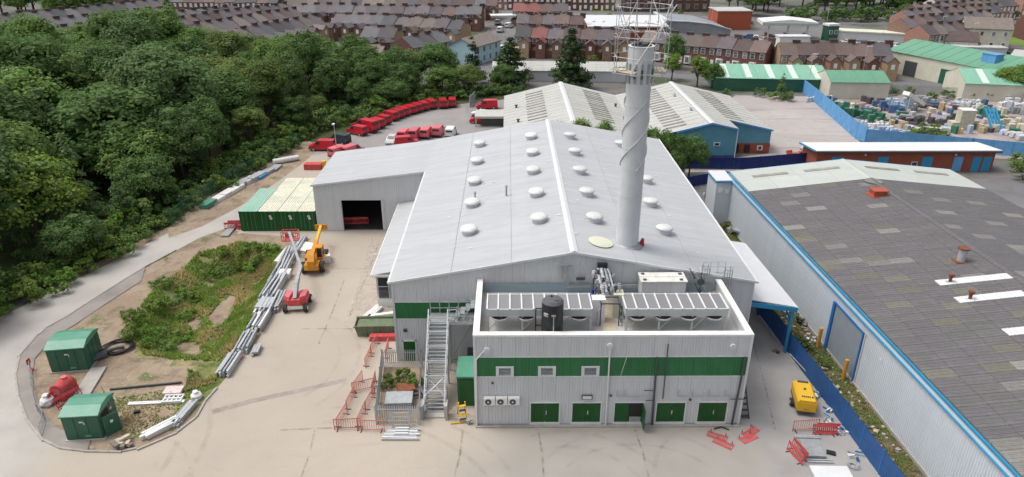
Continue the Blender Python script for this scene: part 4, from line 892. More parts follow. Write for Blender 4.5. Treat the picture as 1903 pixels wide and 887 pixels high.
for (r, side, c) in cells:
    end = r < 7
    if end: continue
    R_k = rnd2.random()
    q_ = cell_world(r, side, c)-Vector((0,0,CAM_H)); d_ = q_.y*cos(CAM_P)-q_.z*sin(CAM_P); u_ = 945+CAM_F*q_.x/max(d_,1); v_ = 443.5-CAM_F*(q_.y*sin(CAM_P)+q_.z*cos(CAM_P))/max(d_,1)
    corner = d_ > 1 and 1855 < u_ < 1925 and 820 < v_ < 900
    if corner or (r, side, c) in light_at or R_k < .012: m_ = sml
    elif (r, side, c) in moss_at or R_k < .035: m_ = smg
    else: m_ = sm[rnd2.randrange(5)]
    x0 = WW/2; a = rang
    Lx = c*sw
    if side == 0:
        px_, rot = WW/2-Lx*cos(rang), (0, rang, pi); py_ = -(r+.0)
    else: px_, rot = WW/2+Lx*cos(rang), (0, rang, 0); py_ = -(r+1.0)
    zz = RR-Lx*sin(rang)-.0
    if (r, side, c) in single_set:
        link('roof_sheet', m_, rw, (px_, py_, zz), rot)
    else:
        Mx = Matrix.Translation((px_, py_, zz)) @ (Matrix.Rotation(rot[2],4,'Z') @ Matrix.Rotation(rot[1],4,'Y'))
        mats_l = M['ac']+[M['acl'], M['acg']]
        mi = mats_l.index(m_.materials[0]); rest.add([tuple(v.co) for v in m_.vertices], [tuple(p.vertices) for p in m_.polygons], mi, Mx)
link('roof_sheets', rest.mesh('roof_sheets', M['ac']+[M['acl'], M['acg']]), rw, kind='stuff')
# pale end strip: smooth sheets with oblong rooflights
for side in (0, 1):
    for r in range(2):
        for c in range(4):
            b = MB(); w = SL/4; b.bx(0, w-.02, 0, 3.48, .0, .06)
            Lx = c*w
            o = link('end_sheet', bpy.data.meshes.get('end_sheet_%d' % 0) or b.mesh('end_sheet_0', M['aclb']), rw, ((WW/2-Lx*cos(rang), -(r*3.5), RR-Lx*sin(rang)+.02) if side == 0 else (WW/2+Lx*cos(rang), -(r+1)*3.5, RR-Lx*sin(rang)+.02)), (0, rang, pi if side == 0 else 0))
    for c in range(2):
        b = MB(); b.bx(0, 4.2, -.35, .35, .07, .11); Lx = 1.6+c*6.2
        link('rooflight', b.mesh('rooflight', M['slot']), rw, ((WW/2-Lx*cos(rang), -2.6, RR-Lx*sin(rang)+.02) if side == 0 else (WW/2+Lx*cos(rang), -2.6, RR-Lx*sin(rang)+.02)), (0, rang, pi if side == 0 else 0))
rcm = MB().prism([(-.42,-.06),(0,.03),(.42,-.06),(.42,.0),(0,.1),(-.42,.0)], 0, .985, 'y').mesh('ridge_cap', M['ac'][0])
for r in range(7, 64): o = link('ridge_cap', rcm, rw, (WW/2, -(r+1), RR+.06)); 
b = MB(); b.prism([(-.42,-.04),(0,.05),(.42,-.04),(.42,.0),(0,.1),(-.42,.0)], 0, 7, 'y'); part('ridge_cap', b, M['aclb'], rw, (WW/2, -7, RR+.06))
b = MB(); b.cyl((0,0,0),(0,0,.07),.95,n=16); part('pale_disc', b, M['acl'], rw, (WW/2-.2, -8.0, RR+.05))
def on_rw(px, py):
    z = 7.2
    for _ in range(15):
        p = G(px, py, z); l = Matrix.Rotation(-RZ, 3, 'Z') @ (p-Vector((27.4,81.6,p.z))); z = zrr(l.x)
    return l.x, l.y, z
x, y, z = on_rw(1631,363)
b = MB(); b.bx(-.7,.7,-.55,.55,-.3,.55).bx(-.8,.8,-.65,.65,.55,.68).bx(-.95,.95,-.8,.8,-.06,.06); part('ridge_vent', b, M['vent'], rw, (x, y, z), label='square terracotta coloured ridge vent near the pale end')
x, y, z = on_rw(1785,486)
b = MB(); b.cyl((0,0,-.1),(0,0,1.15),.34,n=12); f = part('roof_flue', b, M['galv'], rw, (x, y, z)); b = MB(); b.cyl((0,0,1.2),(0,0,1.32),.48,n=12).bx(-.06,.06,-.06,.06,1.1,1.2).bx(-.6,1.3,-.5,.4,-.04,.09); part('rusty_cap', b, M['rust'], f)
for (pa, pb_) in (((1742,528),(1893,515)),((1778,560),(1905,548)),((1868,620),(1912,612))):
    xa, ya, za = on_rw(*pa); xb, yb, zb = on_rw(*pb_)
    b = MB(); d_ = .45; b.add([(xa,ya-d_,za+.12),(xb,ya-d_,zb+.12),(xb,ya+d_,zb+.12),(xa,ya+d_,za+.12),(xa,ya-d_,za+.04),(xb,ya-d_,zb+.04),(xb,ya+d_,zb+.04),(xa,ya+d_,za+.04)],[(0,1,2,3),(4,5,1,0),(6,7,3,2),(5,6,2,1),(7,4,0,3)])
    f = part('rooflight_strip', b, M['trim'], rw)
    if pa[0] < 1800:
        b = MB(); x_ = xa+1.0; b.cyl((x_,ya,za),(x_,ya,za+.75),.13,n=8).cyl((x_,ya,za+.75),(x_,ya,za+.9),.24,n=8).cyl((x_,ya,za+.1),(x_,ya,za+.2),.3,n=10); part('rusty_flue', b, M['rust'], f)
    for q in range(1, 5):
        b = MB(); xq = xa+(xb-xa)*q/5; zq = za+(zb-za)*q/5; b.bx(xq-.03,xq+.03,ya-d_,ya+d_,zq+.12,zq+.16); part('joint', b, M['trim'], f)
b = MB(); b.bx(0,2.0,0,3.6,0,5.6); 
t = thing('white_porch', 'small white clad block with blue trim at the far end of the pale wall', 'building', (25.5, 80.0, 0), RZ)
part('wall', b, M['wallb'], t); b = MB(); b.bx(-.1,2.05,-.1,3.7,5.6,5.8); part('roof', b, M['ridge'], t); b = MB(); b.bx(-.16,-.1,-.16,3.7,5.52,5.7).bx(-.1,2.0,-.16,-.1,5.52,5.7); part('trim', b, M['bluet'], t)
b = MB(); b.bx(.25,.8,-.06,-.0,4.2,4.8).bx(1.1,1.6,-.06,0,4.1,4.6); part('vent', b, M['cop'], t)
# ================================================================== palisade fences
def palisade(name, label, pts, h, m, mp, bay=2.75, pale=.155, pw=.07, group=None, sheet_=False):
    t = thing(name, label, 'fence', (pts[0][0], pts[0][1], 0), 0, group)
    ox, oy = pts[0][0], pts[0][1]
    pm = MB().bx(-.05,.05,-.05,.05,0,h+.05).mesh('post', mp); panels = {}
    for a, c in zip(pts[:-1], pts[1:]):
        dx, dy = c[0]-a[0], c[1]-a[1]; L_ = hypot(dx, dy); n = max(1, round(L_/bay)); w = L_/n; rz = atan2(dy, dx); key = round(w, 2)
        if key not in panels:
            b = MB(); b.bx(.05,w-.05,.0,.04,.35,.40).bx(.05,w-.05,.0,.04,h-.35,h-.30)
            if sheet_:
                k = 0.06
                while k < w-.1: b.bx(k,min(k+.28,w-.06),-.02-.012*(int(k*10)%2),.0,.05,h); k += .29
            else:
                k = pale*.7
                while k < w-.05: b.add([(k-pw/2,-.01,.06),(k+pw/2,-.01,.06),(k+pw/2,-.01,h-.08),(k,-.01,h),(k-pw/2,-.01,h-.08),(k-pw/2,-.03,.06),(k+pw/2,-.03,.06),(k+pw/2,-.03,h-.08),(k,-.03,h),(k-pw/2,-.03,h-.08)],[(0,1,2,3,4),(9,8,7,6,5),(0,5,6,1),(1,6,7,2),(4,9,5,0)]); k += pale
            panels[key] = b.mesh('fence_panel', m)
        for k in range(n):
            x, y = a[0]+dx*k/n-ox, a[1]+dy*k/n-oy
            link('fence_panel', panels[key], t, (x, y, 0), rz); link('post', pm, t, (x, y, 0), rz)
        link('post', pm, t, (c[0]-ox, c[1]-oy, 0), rz)
    return t
palisade('palisade_fence', 'blue palisade fence beside the concrete yard on the right', [(24.05,66.5),(24.15,58.5),(24.5,52.5),(25.0,44.2),(25.5,34),(25.9,27.5)], 2.1, M['bluef'], M['blue'], pale=.13, pw=.10)
palisade('boundary_fence', 'dark blue fence running behind the teal fronted warehouse', [(27.0,101.3),(35.8,101.0),(47.0,103.6)], 1.9, M['blued'], M['blued'], sheet_=True, bay=3)
palisade('boundary_fence', 'dark blue fence along the back of the grey-roofed warehouse', [(24.4,92.6),(30,95.2),(45.4,97.4)], 1.6, M['blued'], M['blued'], sheet_=True, bay=3)
palisade('sheeted_fence', 'pale blue sheeted fence running diagonally between empty lot and storage yard', [(65.8,156.5),(64.2,143),(62.4,130),(60.7,117.5),(61.2,115.2)], 2.9, M['bluel'], M['bluel'], sheet_=True, bay=3)
palisade('sheeted_fence', 'pale blue sheeted fence behind the low brick block at the storage yard', [(61.2,115.2),(68,112.5),(76,109.5),(84,106.5),(100,103.5)], 2.4, M['bluel'], M['bluel'], sheet_=True, bay=3)
palisade('palisade_fence', 'galvanised palisade fence along the far edge of the storage yard', [(66,157),(90,151.5),(108,146.5),(140,140)], 2.0, M['galvd'], M['galvd'])
palisade('palisade_fence', 'dark green palisade fence at the foot of the wood on the left', [(-41.9,79.5),(-41.9,83),(-41.1,90),(-39.8,97),(-37.9,103.5),(-36.5,110),(-35.4,115)], 2.2, M['kg'], M['kg'], pale=.26, pw=.06)
palisade('palisade_fence', 'galvanised palisade enclosure around a pit of steel and weeds', [(-10.0,41.9),(-10.75,49.4),(-7.4,49.4),(-6.75,41.9),(-10.0,41.9)], 1.75, M['galv'], M['galv'], bay=2.5, pale=.17, pw=.075)
# leaning gate by the vans
t = thing('open_gate', 'grey steel gate leaf standing open at the far end of the van park', 'gate', (G(873,200).x, G(873,200).y, 0), radians(80))
b = MB(); b.bx(0,5,-.04,.04,.1,.2).bx(0,5,-.04,.04,2.1,2.2).bx(0,.1,-.04,.04,.1,2.3).bx(4.9,5,-.04,.04,.1,2.3); part('gate_frame', b, M['galv'], t)
b = MB(); b.bx(.1,4.9,-.01,.01,.2,2.1); part('gate_sheet', b, M['galvd'], t)
# ================================================================== pedestrian barriers
def barrier_mesh(m, solid=False):
    b = MB(); L_, h = 2.0, 1.0
    b.bx(0,L_,-.02,.02,h-.06,h).bx(0,L_,-.02,.02,.12,.17).bx(0,.05,-.02,.02,.0,h).bx(L_-.05,L_,-.02,.02,0,h)
    if solid: b.bx(.05,L_-.05,-.015,.015,.74,.94).bx(.05,L_-.05,-.015,.015,.17,.30)
    k = .05+.16
    while k < L_-.1: b.bx(k-.012*(2.6 if solid else 1),k+.012*(2.6 if solid else 1),-.012,.012,.17,h-.06); k += .17
    return b.mesh('panel', m)
ft = MB().bx(-.03,.03,-.28,.28,0,.05)
ftm = ft.mesh('foot', M['tyre'])
bspec = [('panel', barrier_mesh(M['rb'], True)), ('foot', ftm, (.25,0,0)), ('foot', ftm, (1.75,0,0))]
ospec = [('panel', barrier_mesh(M['ob'])), ('foot', ftm, (.25,0,0)), ('foot', ftm, (1.75,0,0))]
def line_b(a, c, n, lab, spec=ospec, jit=.12, grp='thin red barriers on the beige yard'):
    a, c = Vector(a), Vector(c); d = (c-a)/n; rz = atan2(d.y, d.x)
    for k in range(n):
        p = a+d*k
        spawn(spec, 'pedestrian_barrier', ORD[k]+' '+lab, 'barrier', (p.x+random.uniform(-jit,jit), p.y, 0), rz+random.uniform(-.12,.12), grp)
line_b((-12.9,41.4,0),(-12.2,47.6,0),3,'thin orange red barrier from the front in the outer left row on the yard')
line_b((-12.2,49.2,0),(-11.9,53.2,0),2,'orange red barrier at the far end of the outer left row on the yard')
line_b((-11.3,41.4,0),(-10.9,47.5,0),3,'orange red barrier from the front in the row beside the pit enclosure')
line_b((-10.6,50.4,0),(-10.4,52.6,0),1,'orange barrier beside the warehouse corner near the green side door')
line_b((-13.1,41.3,0),(-9.3,41.2,0),2,'orange red barrier from the left closing the near end of the two rows')
line_b((-12.6,45.8,0),(-11.0,46.2,0),1,'short cross barrier linking the two orange rows')
def flat_b(px, py, rz, lab, tilt=pi/2, z=.03):
    p = G(px, py); r = spawn(bspec, 'pedestrian_barrier', lab, 'barrier', (p.x, p.y, z), rz, 'red plastic barriers', sc=.72); r.rotation_euler = (tilt, 0, rz); return r
flat_b(1317,800, radians(-28), 'red barrier lying flat on the concrete in front of the rightmost green door')
flat_b(1330,812, radians(-38), 'red barrier lying flat and overlapping another in front of the rightmost green door')
flat_b(1370,815, radians(28), 'red barrier lying flat nearest the corner of the plant block, lower one')
flat_b(1376,806, radians(38), 'red barrier lying flat nearest the corner of the plant block, upper one')
for k, (px, py, rz, lab) in enumerate(((1510,808,-.08,'red barrier standing behind the flat grey panels on the right yard'),(1517,806,-.05,'second red barrier leaning on another beside the blue fence'),(1490,866,1.85,'red barrier standing along the left edge of the grey panels'),(1497,860,1.8,'red barrier close behind another along the left edge of the grey panels'))):
    p = G(px, py); r = spawn(bspec, 'pedestrian_barrier', lab, 'barrier', (p.x, p.y, 0), rz, 'red plastic barriers', sc=.85); r.rotation_euler = (-.25 if k < 2 else .1, 0, rz)
p = G(1472,802); line_b((p.x,p.y,0),(p.x+2.0,p.y+.25,0),1,'thin orange tube barrier behind the grey panels on the right', jit=0)
# grey panels, white sheets and bits on the right
def slab_stack(name, lab, cat, px, py, L_, w_, h, n, rz, m, z=0, grp=None):
    p = G(px, py); t = thing(name, lab, cat, (p.x, p.y, z), rz, grp); me = MB().bx(-L_/2,L_/2,-w_/2,w_/2,0,h/n-.015).mesh('sheet', m)
    for k in range(n): link('sheet', me, t, (random.uniform(-.04,.04), random.uniform(-.04,.04), k*h/n), random.uniform(-.02,.02))
    return t
slab_stack('panel_stack', 'stack of flat grey panels inside the red barriers on the right yard', 'panels', 1508, 838, 1.35, 1.75, .35, 4, -.05, M['galvd'])
b = MB()
for k, y in enumerate((-1.35,-1.15,1.2,1.35)): b.bx(-.9,.9,y-.06,y+.06,.0,.14)
p = G(1512,836); single('kerb_rails', b, M['galv'], 'light steel rails laid at both ends of the grey panel stack', 'steel rails', base=(p.x,p.y,0), rz=-.05)
slab_stack('sheet_stack', 'white sheets lying on the ground at the bottom right below the grey panels', 'sheets', 1545, 882, 2.6, 1.3, .16, 2, -.05, M['trim'])
p = G(1544,843); single('black_tray', MB().bx(-.3,.3,-.2,.2,.02,.12).bx(-.25,.25,-.15,.15,.12,.14), M['black'], 'small black tray on the pale ground beside the grey panels', 'tray', base=(p.x,p.y,0), rz=-.4)
b = MB()
for k in range(9): a = k*.7; b.cyl((.3*cos(a),.3*sin(a),.05+.03*k),(.35*cos(a+.9),.35*sin(a+.9),.07+.03*k),.05,n=6)
p = G(1585,868); single('hose_coil', b, M['galvd'], 'coil of grey hose by the blue fence at the bottom right', 'hose', base=(p.x,p.y,0))
for k, (px, py) in enumerate(((1545,765),(1540,782),(1565,805),(1590,850),(1520,735))):
    p = G(px, py); b = MB()
    for q in range(6): b.bc((random.uniform(-.4,.4),random.uniform(-.4,.4),random.uniform(.06,.3)),(random.uniform(.15,.6),random.uniform(.08,.2),random.uniform(.05,.15)),rz=random.uniform(0,3),rx=random.uniform(-.4,.4),mi=q%3)
    single('scrap_pile', b, [M['galvd'], M['blue'], M['white']], ORD[k]+' small heap of scrap fittings by the blue fence, counting from the compressor' , 'scrap', 'scrap heaps along the blue fence', base=(p.x,p.y,0))
b = MB(); b.bar((0,0,.1),(-1.2,2.9,.9),.07); p = G(1502,712); single('leaning_pole', b, M['galv'], 'pale pole leaning on the blue fence beyond the yellow compressor', 'pole', base=(p.x+.6,p.y,0))
# yellow compressor on wheels
p = G(1490,762)
t = thing('air_compressor', 'yellow towable air compressor parked on the right-hand yard by the blue fence', 'compressor', (p.x-.05, p.y-.75, 0), radians(-12))
b = MB(); b.prism([(-.72,.42),(.72,.42),(.72,1.25),(.55,1.42),(-.55,1.42),(-.72,1.25)], 0, 2.6, 'y'); part('canopy', b, M['yel'], t)
b = MB(); b.bx(-.65,.65,-.05,2.65,.32,.42); part('chassis', b, M['dark'], t)
b = MB(); b.bx(-.66,.66,-.03,0,.5,1.2); part('rear_door', b, M['yel'], t)
b = MB()
for (x, w) in ((-.36,.10),(-.22,.09),(-.09,.09),(.04,.10),(.18,.09),(.36,.13)): b.bx(x,x+w,.42,.62,1.421,1.435)
part('lettering', b, M['black'], t)
b = MB(); b.cyl((.0,1.5,1.42),(.0,1.5,1.5),.09,n=10); part('exhaust_outlet', b, M['dark'], t)
b = MB(); b.bx(-.4,.4,2.35,2.5,1.42,1.5); part('air_vent', b, M['dark'], t)
wheel = MB().cyl((-.1,0,0),(.1,0,0),.32,n=16).mesh('wheel', M['tyre']); hubm = MB().cyl((-.12,0,0),(.12,0,0),.15,n=10).mesh('hub', M['galv'])
for s_ in (-1,1): w = link('wheel', wheel, t, (s_*.86,1.2,.32)); link('hub', hubm, w)
b = MB(); b.bar((0,2.6,.4),(0,3.8,.45),.1).cyl((0,3.7,0),(0,3.7,.45),.05,n=8); part('drawbar', b, M['dark'], t)
b = MB(); b.bx(-.75,-.72,.1,2.5,.45,.6).bx(.72,.75,.1,2.5,.45,.6); part('side_strip', b, M['dark'], t)
b = MB(); b.bx(-.2,.2,-.035,-.028,.62,.72); part('rear_print', b, M['orange'], t)
# clutter under the canopy and along the passage
cl = [(1322,372,.9,'cop'),(1330,385,.7,'dark'),(1343,400,.9,'rubble'),(1362,425,.8,'wood'),(1375,436,1.0,'galvd'),(1352,412,.8,'black'),(1385,445,.7,'rubble'),(1488,600,.4,'black'),(1500,610,.5,'rubble'),(1508,636,.35,'white'),(1492,590,.4,'galvd'),(1478,640,.35,'wood'),(1440,655,.35,'dark')]
for k, (px, py, s_, m) in enumerate(cl):
    p = G(px, py); b = MB()
    for q in range(7): b.bc((random.uniform(-1,1)*s_,random.uniform(-1,1)*s_,random.uniform(.1,.9)*s_),(random.uniform(.3,1.2)*s_,random.uniform(.2,.8)*s_,random.uniform(.15,.7)*s_),rz=random.uniform(0,3),mi=q%2)
    single('junk_heap', b, [M[m], M['rubble']], ORD[k]+' junk heap in the narrow strip beside the pale wall counting from the far end', 'junk', 'junk heaps by the pale wall', base=(p.x,p.y,0))
b = MB(); b.prism([(-1.2,0),(1.2,0),(1.2,1.9),(.5,2.3),(-1.0,2.3),(-1.2,1.9)], -1.6, 1.6, 'y'); p = G(1395,470,1)
single('brown_tank', b, mat('brown_sheeting', (.16,.125,.11), .8, 0, .2, 2), 'brown sheeted tank between the canopy and the pale wall', 'tank', base=(24.0,66.8,0), rz=.1)
b = MB()
for q in range(12):
    a0, a1 = pi*q/12, pi*(q+1)/12; b.add([(1.4*cos(a0),0,1.4*sin(a0)),(1.4*cos(a1),0,1.4*sin(a1)),(1.4*cos(a1),2.2,1.4*sin(a1)),(1.4*cos(a0),2.2,1.4*sin(a0))],[(0,1,2,3)])
    b.add([(1.3*cos(a0),0,1.3*sin(a0)),(1.3*cos(a1),0,1.3*sin(a1)),(1.3*cos(a1),2.2,1.3*sin(a1)),(1.3*cos(a0),2.2,1.3*sin(a0))],[(3,2,1,0)])
p = G(1325,376); single('arched_hood', b, M['cop'], 'pale arched hood lying beside the warehouse wall at the far end of the passage', 'hood', base=(22.2,71.5,0), rz=-.3)
# concrete stones and rubble along the verge
b = MB(); rn = random.Random(3)
for q in range(280):
    y = rn.uniform(29, 62); x = 25.9+rn.uniform(-.3,2.4); s_ = rn.uniform(.05,.20)
    b.bc((x,y,s_*.4),(s_*rn.uniform(.8,1.8),s_*rn.uniform(.8,1.8),s_),rz=rn.uniform(0,3),rx=rn.uniform(-.3,.3),mi=q%3)
ground_piece('rubble', b, [M['rubble'], M['conc'], M['wood']], 'stuff')
# ================================================================== green kiosks on the island
def kiosk(loc, w, d, h, rz, lab, open_door=False, wall='kg', roof='kgr'):
    t = thing('green_kiosk', lab, 'kiosk', loc, rz)
    b = MB(); b.bx(-w/2,w/2,-d/2,d/2,.12,h); part('wall', b, M[wall], t)
    b = MB(); b.bx(-w/2-.12,w/2+.12,-d/2-.12,d/2+.12,0,.12); part('base_slab', b, M['conc'], t)
    e = .10; r = .35
    b = MB(); x0,x1,y0,y1 = -w/2-e,w/2+e,-d/2-e,d/2+e; z = h; zr_ = h+.42
    b.add([(x0,y0,z),(x1,y0,z),(x1,y1,z),(x0,y1,z),(x0,y0,z+.1),(x1,y0,z+.1),(x1,y1,z+.1),(x0,y1,z+.1),(x0+.05,y0+.9,zr_),(x1-.05,y0+.9,zr_),(x1-.05,y1-.9,zr_),(x0+.05,y1-.9,zr_)],
          [(0,3,2,1),(0,1,5,4),(1,2,6,5),(2,3,7,6),(3,0,4,7),(4,5,9,8),(8,9,10,11),(11,10,6,7),(5,6,10,9),(4,8,11,7)])
    part('roof', b, M[roof], t)
    n = max(2, round(w/.75))
    for k in range(n): b = MB(); b.bx(-w/2+.04+k*w/n,-w/2+(k+1)*w/n-.04,-d/2-.03,-d/2,.2,h-.08); part('wall_panel', b, M[wall], t)
    m_ = max(2, round(d/.8))
    for k in range(m_): b = MB(); b.bx(w/2,w/2+.03,-d/2+.04+k*d/m_,-d/2+(k+1)*d/m_-.04,.2,h-.08); part('wall_panel', b, M[wall], t)
    b = MB(); b.bx(-.1,.16,-d/2-.05,-d/2-.03,h-.55,h-.42).bx(.18,.25,-d/2-.05,-d/2-.03,h-.7,h-.5); part('label_plate', b, M['trim'], t)
    b = MB(); b.bx(.05,.5,-d/2-.045,-d/2-.03,.35,.5); part('low_plate', b, M['kgr'], t)
    if open_door:
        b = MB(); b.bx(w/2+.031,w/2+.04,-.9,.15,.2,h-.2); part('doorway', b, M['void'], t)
        b = MB(); b.bc((w/2+.55,-.75,h*.46),(1.1,.06,h-.45),rz=.75); d_ = part('door', b, M['kg'], t, label='green door standing open'); b = MB(); b.bc((w/2+.62,-.83,h*.6),(.2,.03,.22),rz=.75); part('door_notice', b, M['white'], d_)
        b = MB(); b.bx(w/2+.04,w/2+.06,.35,.6,h-.75,h-.55); part('label_plate', b, M['trim'], t)
    return t
kiosk((-37.1,50.2,0), 2.95, 2.9, 2.25, radians(8), 'farther green kiosk with weathered pale green roof on the island')
kiosk((-31.05,41.5,0), 2.55, 2.5, 2.15, radians(5), 'nearer green kiosk with its right-hand door open on the island kerb', True)
t = thing('green_kiosk', 'small green kiosk tucked between the stair and the plant block', 'kiosk', (-3.25,45.4,0))
b = MB(); b.bx(-.75,.75,-1.3,1.3,0,2.7); part('wall', b, M['kg'], t); b = MB(); b.bx(-.82,.82,-1.4,1.4,2.7,2.82); part('roof', b, M['kgr'], t); b = MB(); b.bx(-.6,.6,-1.34,-1.3,.15,2.5); part('door', b, M['dgreen'], t)
# slab ramp, hose, loose things around
b = MB(); b.bx(-.62,.62,-2.0,2.0,.05,.14).bx(-.62,-.55,-2.0,2.0,0,.05).bx(.55,.62,-2,2,0,.05)
p0, p1 = G(160,735), G(176,690); b_ = single('access_ramp', b, M['conc'], 'pale grey concrete slab lying between the two green kiosks', 'slab', base=((p0.x+p1.x)/2,(p0.y+p1.y)/2,.05), rz=radians(10))
p = G(192,660); b = MB(); r_ = random.Random(4)
for k in range(4):
    pts = [(.95*(1+.1*k)*cos(a)*1.1, .9*(1+.1*k)*sin(a), .12+.07*(k%2)+.06*sin(3*a+k)) for a in [2*pi*q/18 for q in range(19)]]; b.tube(pts,.06,6)
single('cable_coil', b, M['black'], 'coil of thick black ducting beyond the concrete slab', 'cable', base=(p.x+.8,p.y+1.0,.05))
p = G(178,668)
b = MB(); b.tube([(-1.2,-1.6,.12),(-.4,-.6,.3),(.3,.3,.4),(1.1,1.2,.3),(1.6,1.6,.2)],.16,8).tube([(-.8,-1.7,.12),(0,-.7,.35),(.7,.2,.3)],.12,8).bc((.0,-.3,.3),(.5,2.0,.35),rz=-.75)
single('black_duct', b, M['blacktop'], 'pile of dark ducting against the right side of the farther kiosk', 'ducting', base=(p.x+.1,p.y,.03))
# red drum bowser
p = G(125,742)
t = thing('fuel_bowser', 'red round-topped fuel bowser between the two green kiosks', 'bowser', (p.x-.35,p.y+.4,.03), radians(-6))
b = MB(); b.cyl((0,-.7,.85),(0,.8,.85),.62,n=20); part('tank', b, M['rb'], t)
b = MB(); b.bx(-.62,.62,-.75,.85,.15,.55); part('frame', b, M['red'], t); b = MB(); b.cyl((0,.35,1.4),(0,.35,1.6),.22,n=12); part('filler', b, M['redl'], t)
b = MB(); b.bx(-.3,.3,-.73,-.70,.6,1.1); part('panel', b, M['redl'], t)
p = G(113,765); r = spawn(bspec, 'pedestrian_barrier', 'red barrier leaning against the left side of the nearer green kiosk', 'barrier', (p.x-.2,p.y+.1,.05), radians(70), 'red plastic barriers'); r.rotation_euler = (-.5, 0, radians(60))
p = G(106,750); r = spawn(bspec, 'pedestrian_barrier', 'red barrier leaning on the red bowser', 'barrier', (p.x-.1,p.y-.3,.05), radians(70), 'red plastic barriers'); r.rotation_euler = (-.35, 0, radians(75))
def bag(px, py, s_, lab, m='white', z=.03):
    p = G(px, py); b = MB(); n = 10; vs = []; rings = ((.45,0),(.6,.25),(.55,.6),(.2,.85),(.28,1.0))
    for r_, z_ in rings:
        for i in range(n): a = 2*pi*i/n; k = 1+random.uniform(-.13,.13); vs.append((r_*k*cos(a)*s_, r_*k*sin(a)*s_, z_*s_))
    fs = [(j*n+i, j*n+(i+1)%n, (j+1)*n+(i+1)%n, (j+1)*n+i) for j in range(len(rings)-1) for i in range(n)]+[tuple(range(n-1,-1,-1)), tuple(range(4*n,5*n))]
    b.add(vs, fs); return single('bulk_bag', b, M[m], lab, 'bag', base=(p.x,p.y,z))
bag(90,752,.9,'white bulk bag on the footway left of the red bowser')
bag(366,742,.75,'white bulk bag at the right-hand tip of the island beside the kerb')
p = G(58,688); b = MB(); b.cyl((0,0,0),(0,0,1.0),.05,n=8).cyl((0,0,0),(0,0,.06),.2,n=10).bx(-.03,.03,-.2,.2,.55,1.05)
single('red_post', b, M['rb'], 'slim red marker post on the footway left of the farther kiosk', 'post', base=(p.x,p.y,.08))
# low wire barriers along the footway
t = thing('low_wire_fence', 'thin grey mesh fence leaning along the curved footway', 'fence', (G(62,690).x, G(62,690).y, .08))
wp = [G(*q) for q in ((60,690),(62,735),(72,768),(86,785),(78,812))]; o = t.location
for a, c in zip(wp[:-1], wp[1:]):
    b = MB(); a_ = (a.x-o.x,a.y-o.y,0); c_ = (c.x-o.x,c.y-o.y,0)
    for z in (.05,.5,.95): b.bar((a_[0],a_[1],z),(c_[0],c_[1],z),.03)
    for k in range(8): x = a_[0]+(c_[0]-a_[0])*k/7; y = a_[1]+(c_[1]-a_[1])*k/7; b.bar((x,y,.0),(x,y,1.0),.025)
    part('fence_panel', b, M['galvd'], t)
# steel on the island
def bar_stack(name, lab, p, L_, n, w, h, rz, m, rows=2, grp=None, cat='steel', jitter=.05, hollow=False, shape='box'):
    t = thing(name, lab, cat, (p.x, p.y, p.z+.02), rz, grp)
    if shape == 'box': me = MB().bx(-L_/2,L_/2,-w/2,w/2,0,h).mesh('bar', m)
    elif shape == 'ch': me = MB().bx(-L_/2,L_/2,-w/2,w/2,0,h*.25).bx(-L_/2,L_/2,-w/2,-w/2+.03,h*.25,h).bx(-L_/2,L_/2,w/2-.03,w/2,h*.25,h).mesh('channel', m)
    else: me = MB().cyl((-L_/2,0,w/2),(L_/2,0,w/2),w/2,n=8).mesh('pipe', m)
    for r in range(rows):
        for k in range(n): link(me.name.split('.')[0], me, t, (random.uniform(-jitter,jitter)*L_, (k-(n-1)/2)*w*1.12+random.uniform(-.01,.01), r*h*1.05), random.uniform(-jitter,jitter)*.2)
    return t
b_ = MB(); p = G(275,716); 
b = MB(); q0, q1 = G(205,726), G(338,713); d = q1-q0
b.bx(0,d.length,-.07,.07,0,.14); single('steel_beam', b, M['dark'], 'single long dark beam lying on the bare soil of the island', 'beam', base=(q0.x,q0.y,.05), rz=atan2(d.y,d.x))
p = G(290,750); bar_stack('steel_bars', 'pair of long white bars lying beside the white framework on the island', p, 4.3, 2, .16, .12, radians(4), M['white'], 1)
t = thing('white_framework', 'white perforated framework lying on the soil at the end of the long bars', 'framework', (G(322,745).x, G(322,745).y, .05), radians(4))
for j in range(3):
    b = MB(); b.bx(-.75,.75,-.45+j*.42,-.33+j*.42,0,.22); part('rail', b, M['white'], t)
for k in range(5): b = MB(); b.bx(-.75+k*.34,-.64+k*.34,-.33,.42,.02,.18); part('cross_piece', b, M['white'], t)
b = MB(); b.bx(-1.0,.4,.55,1.5,0,.3); part('pack', b, mat('pink_wrapped_pack', (.62,.5,.48), .7, 0, .3, 5), t)
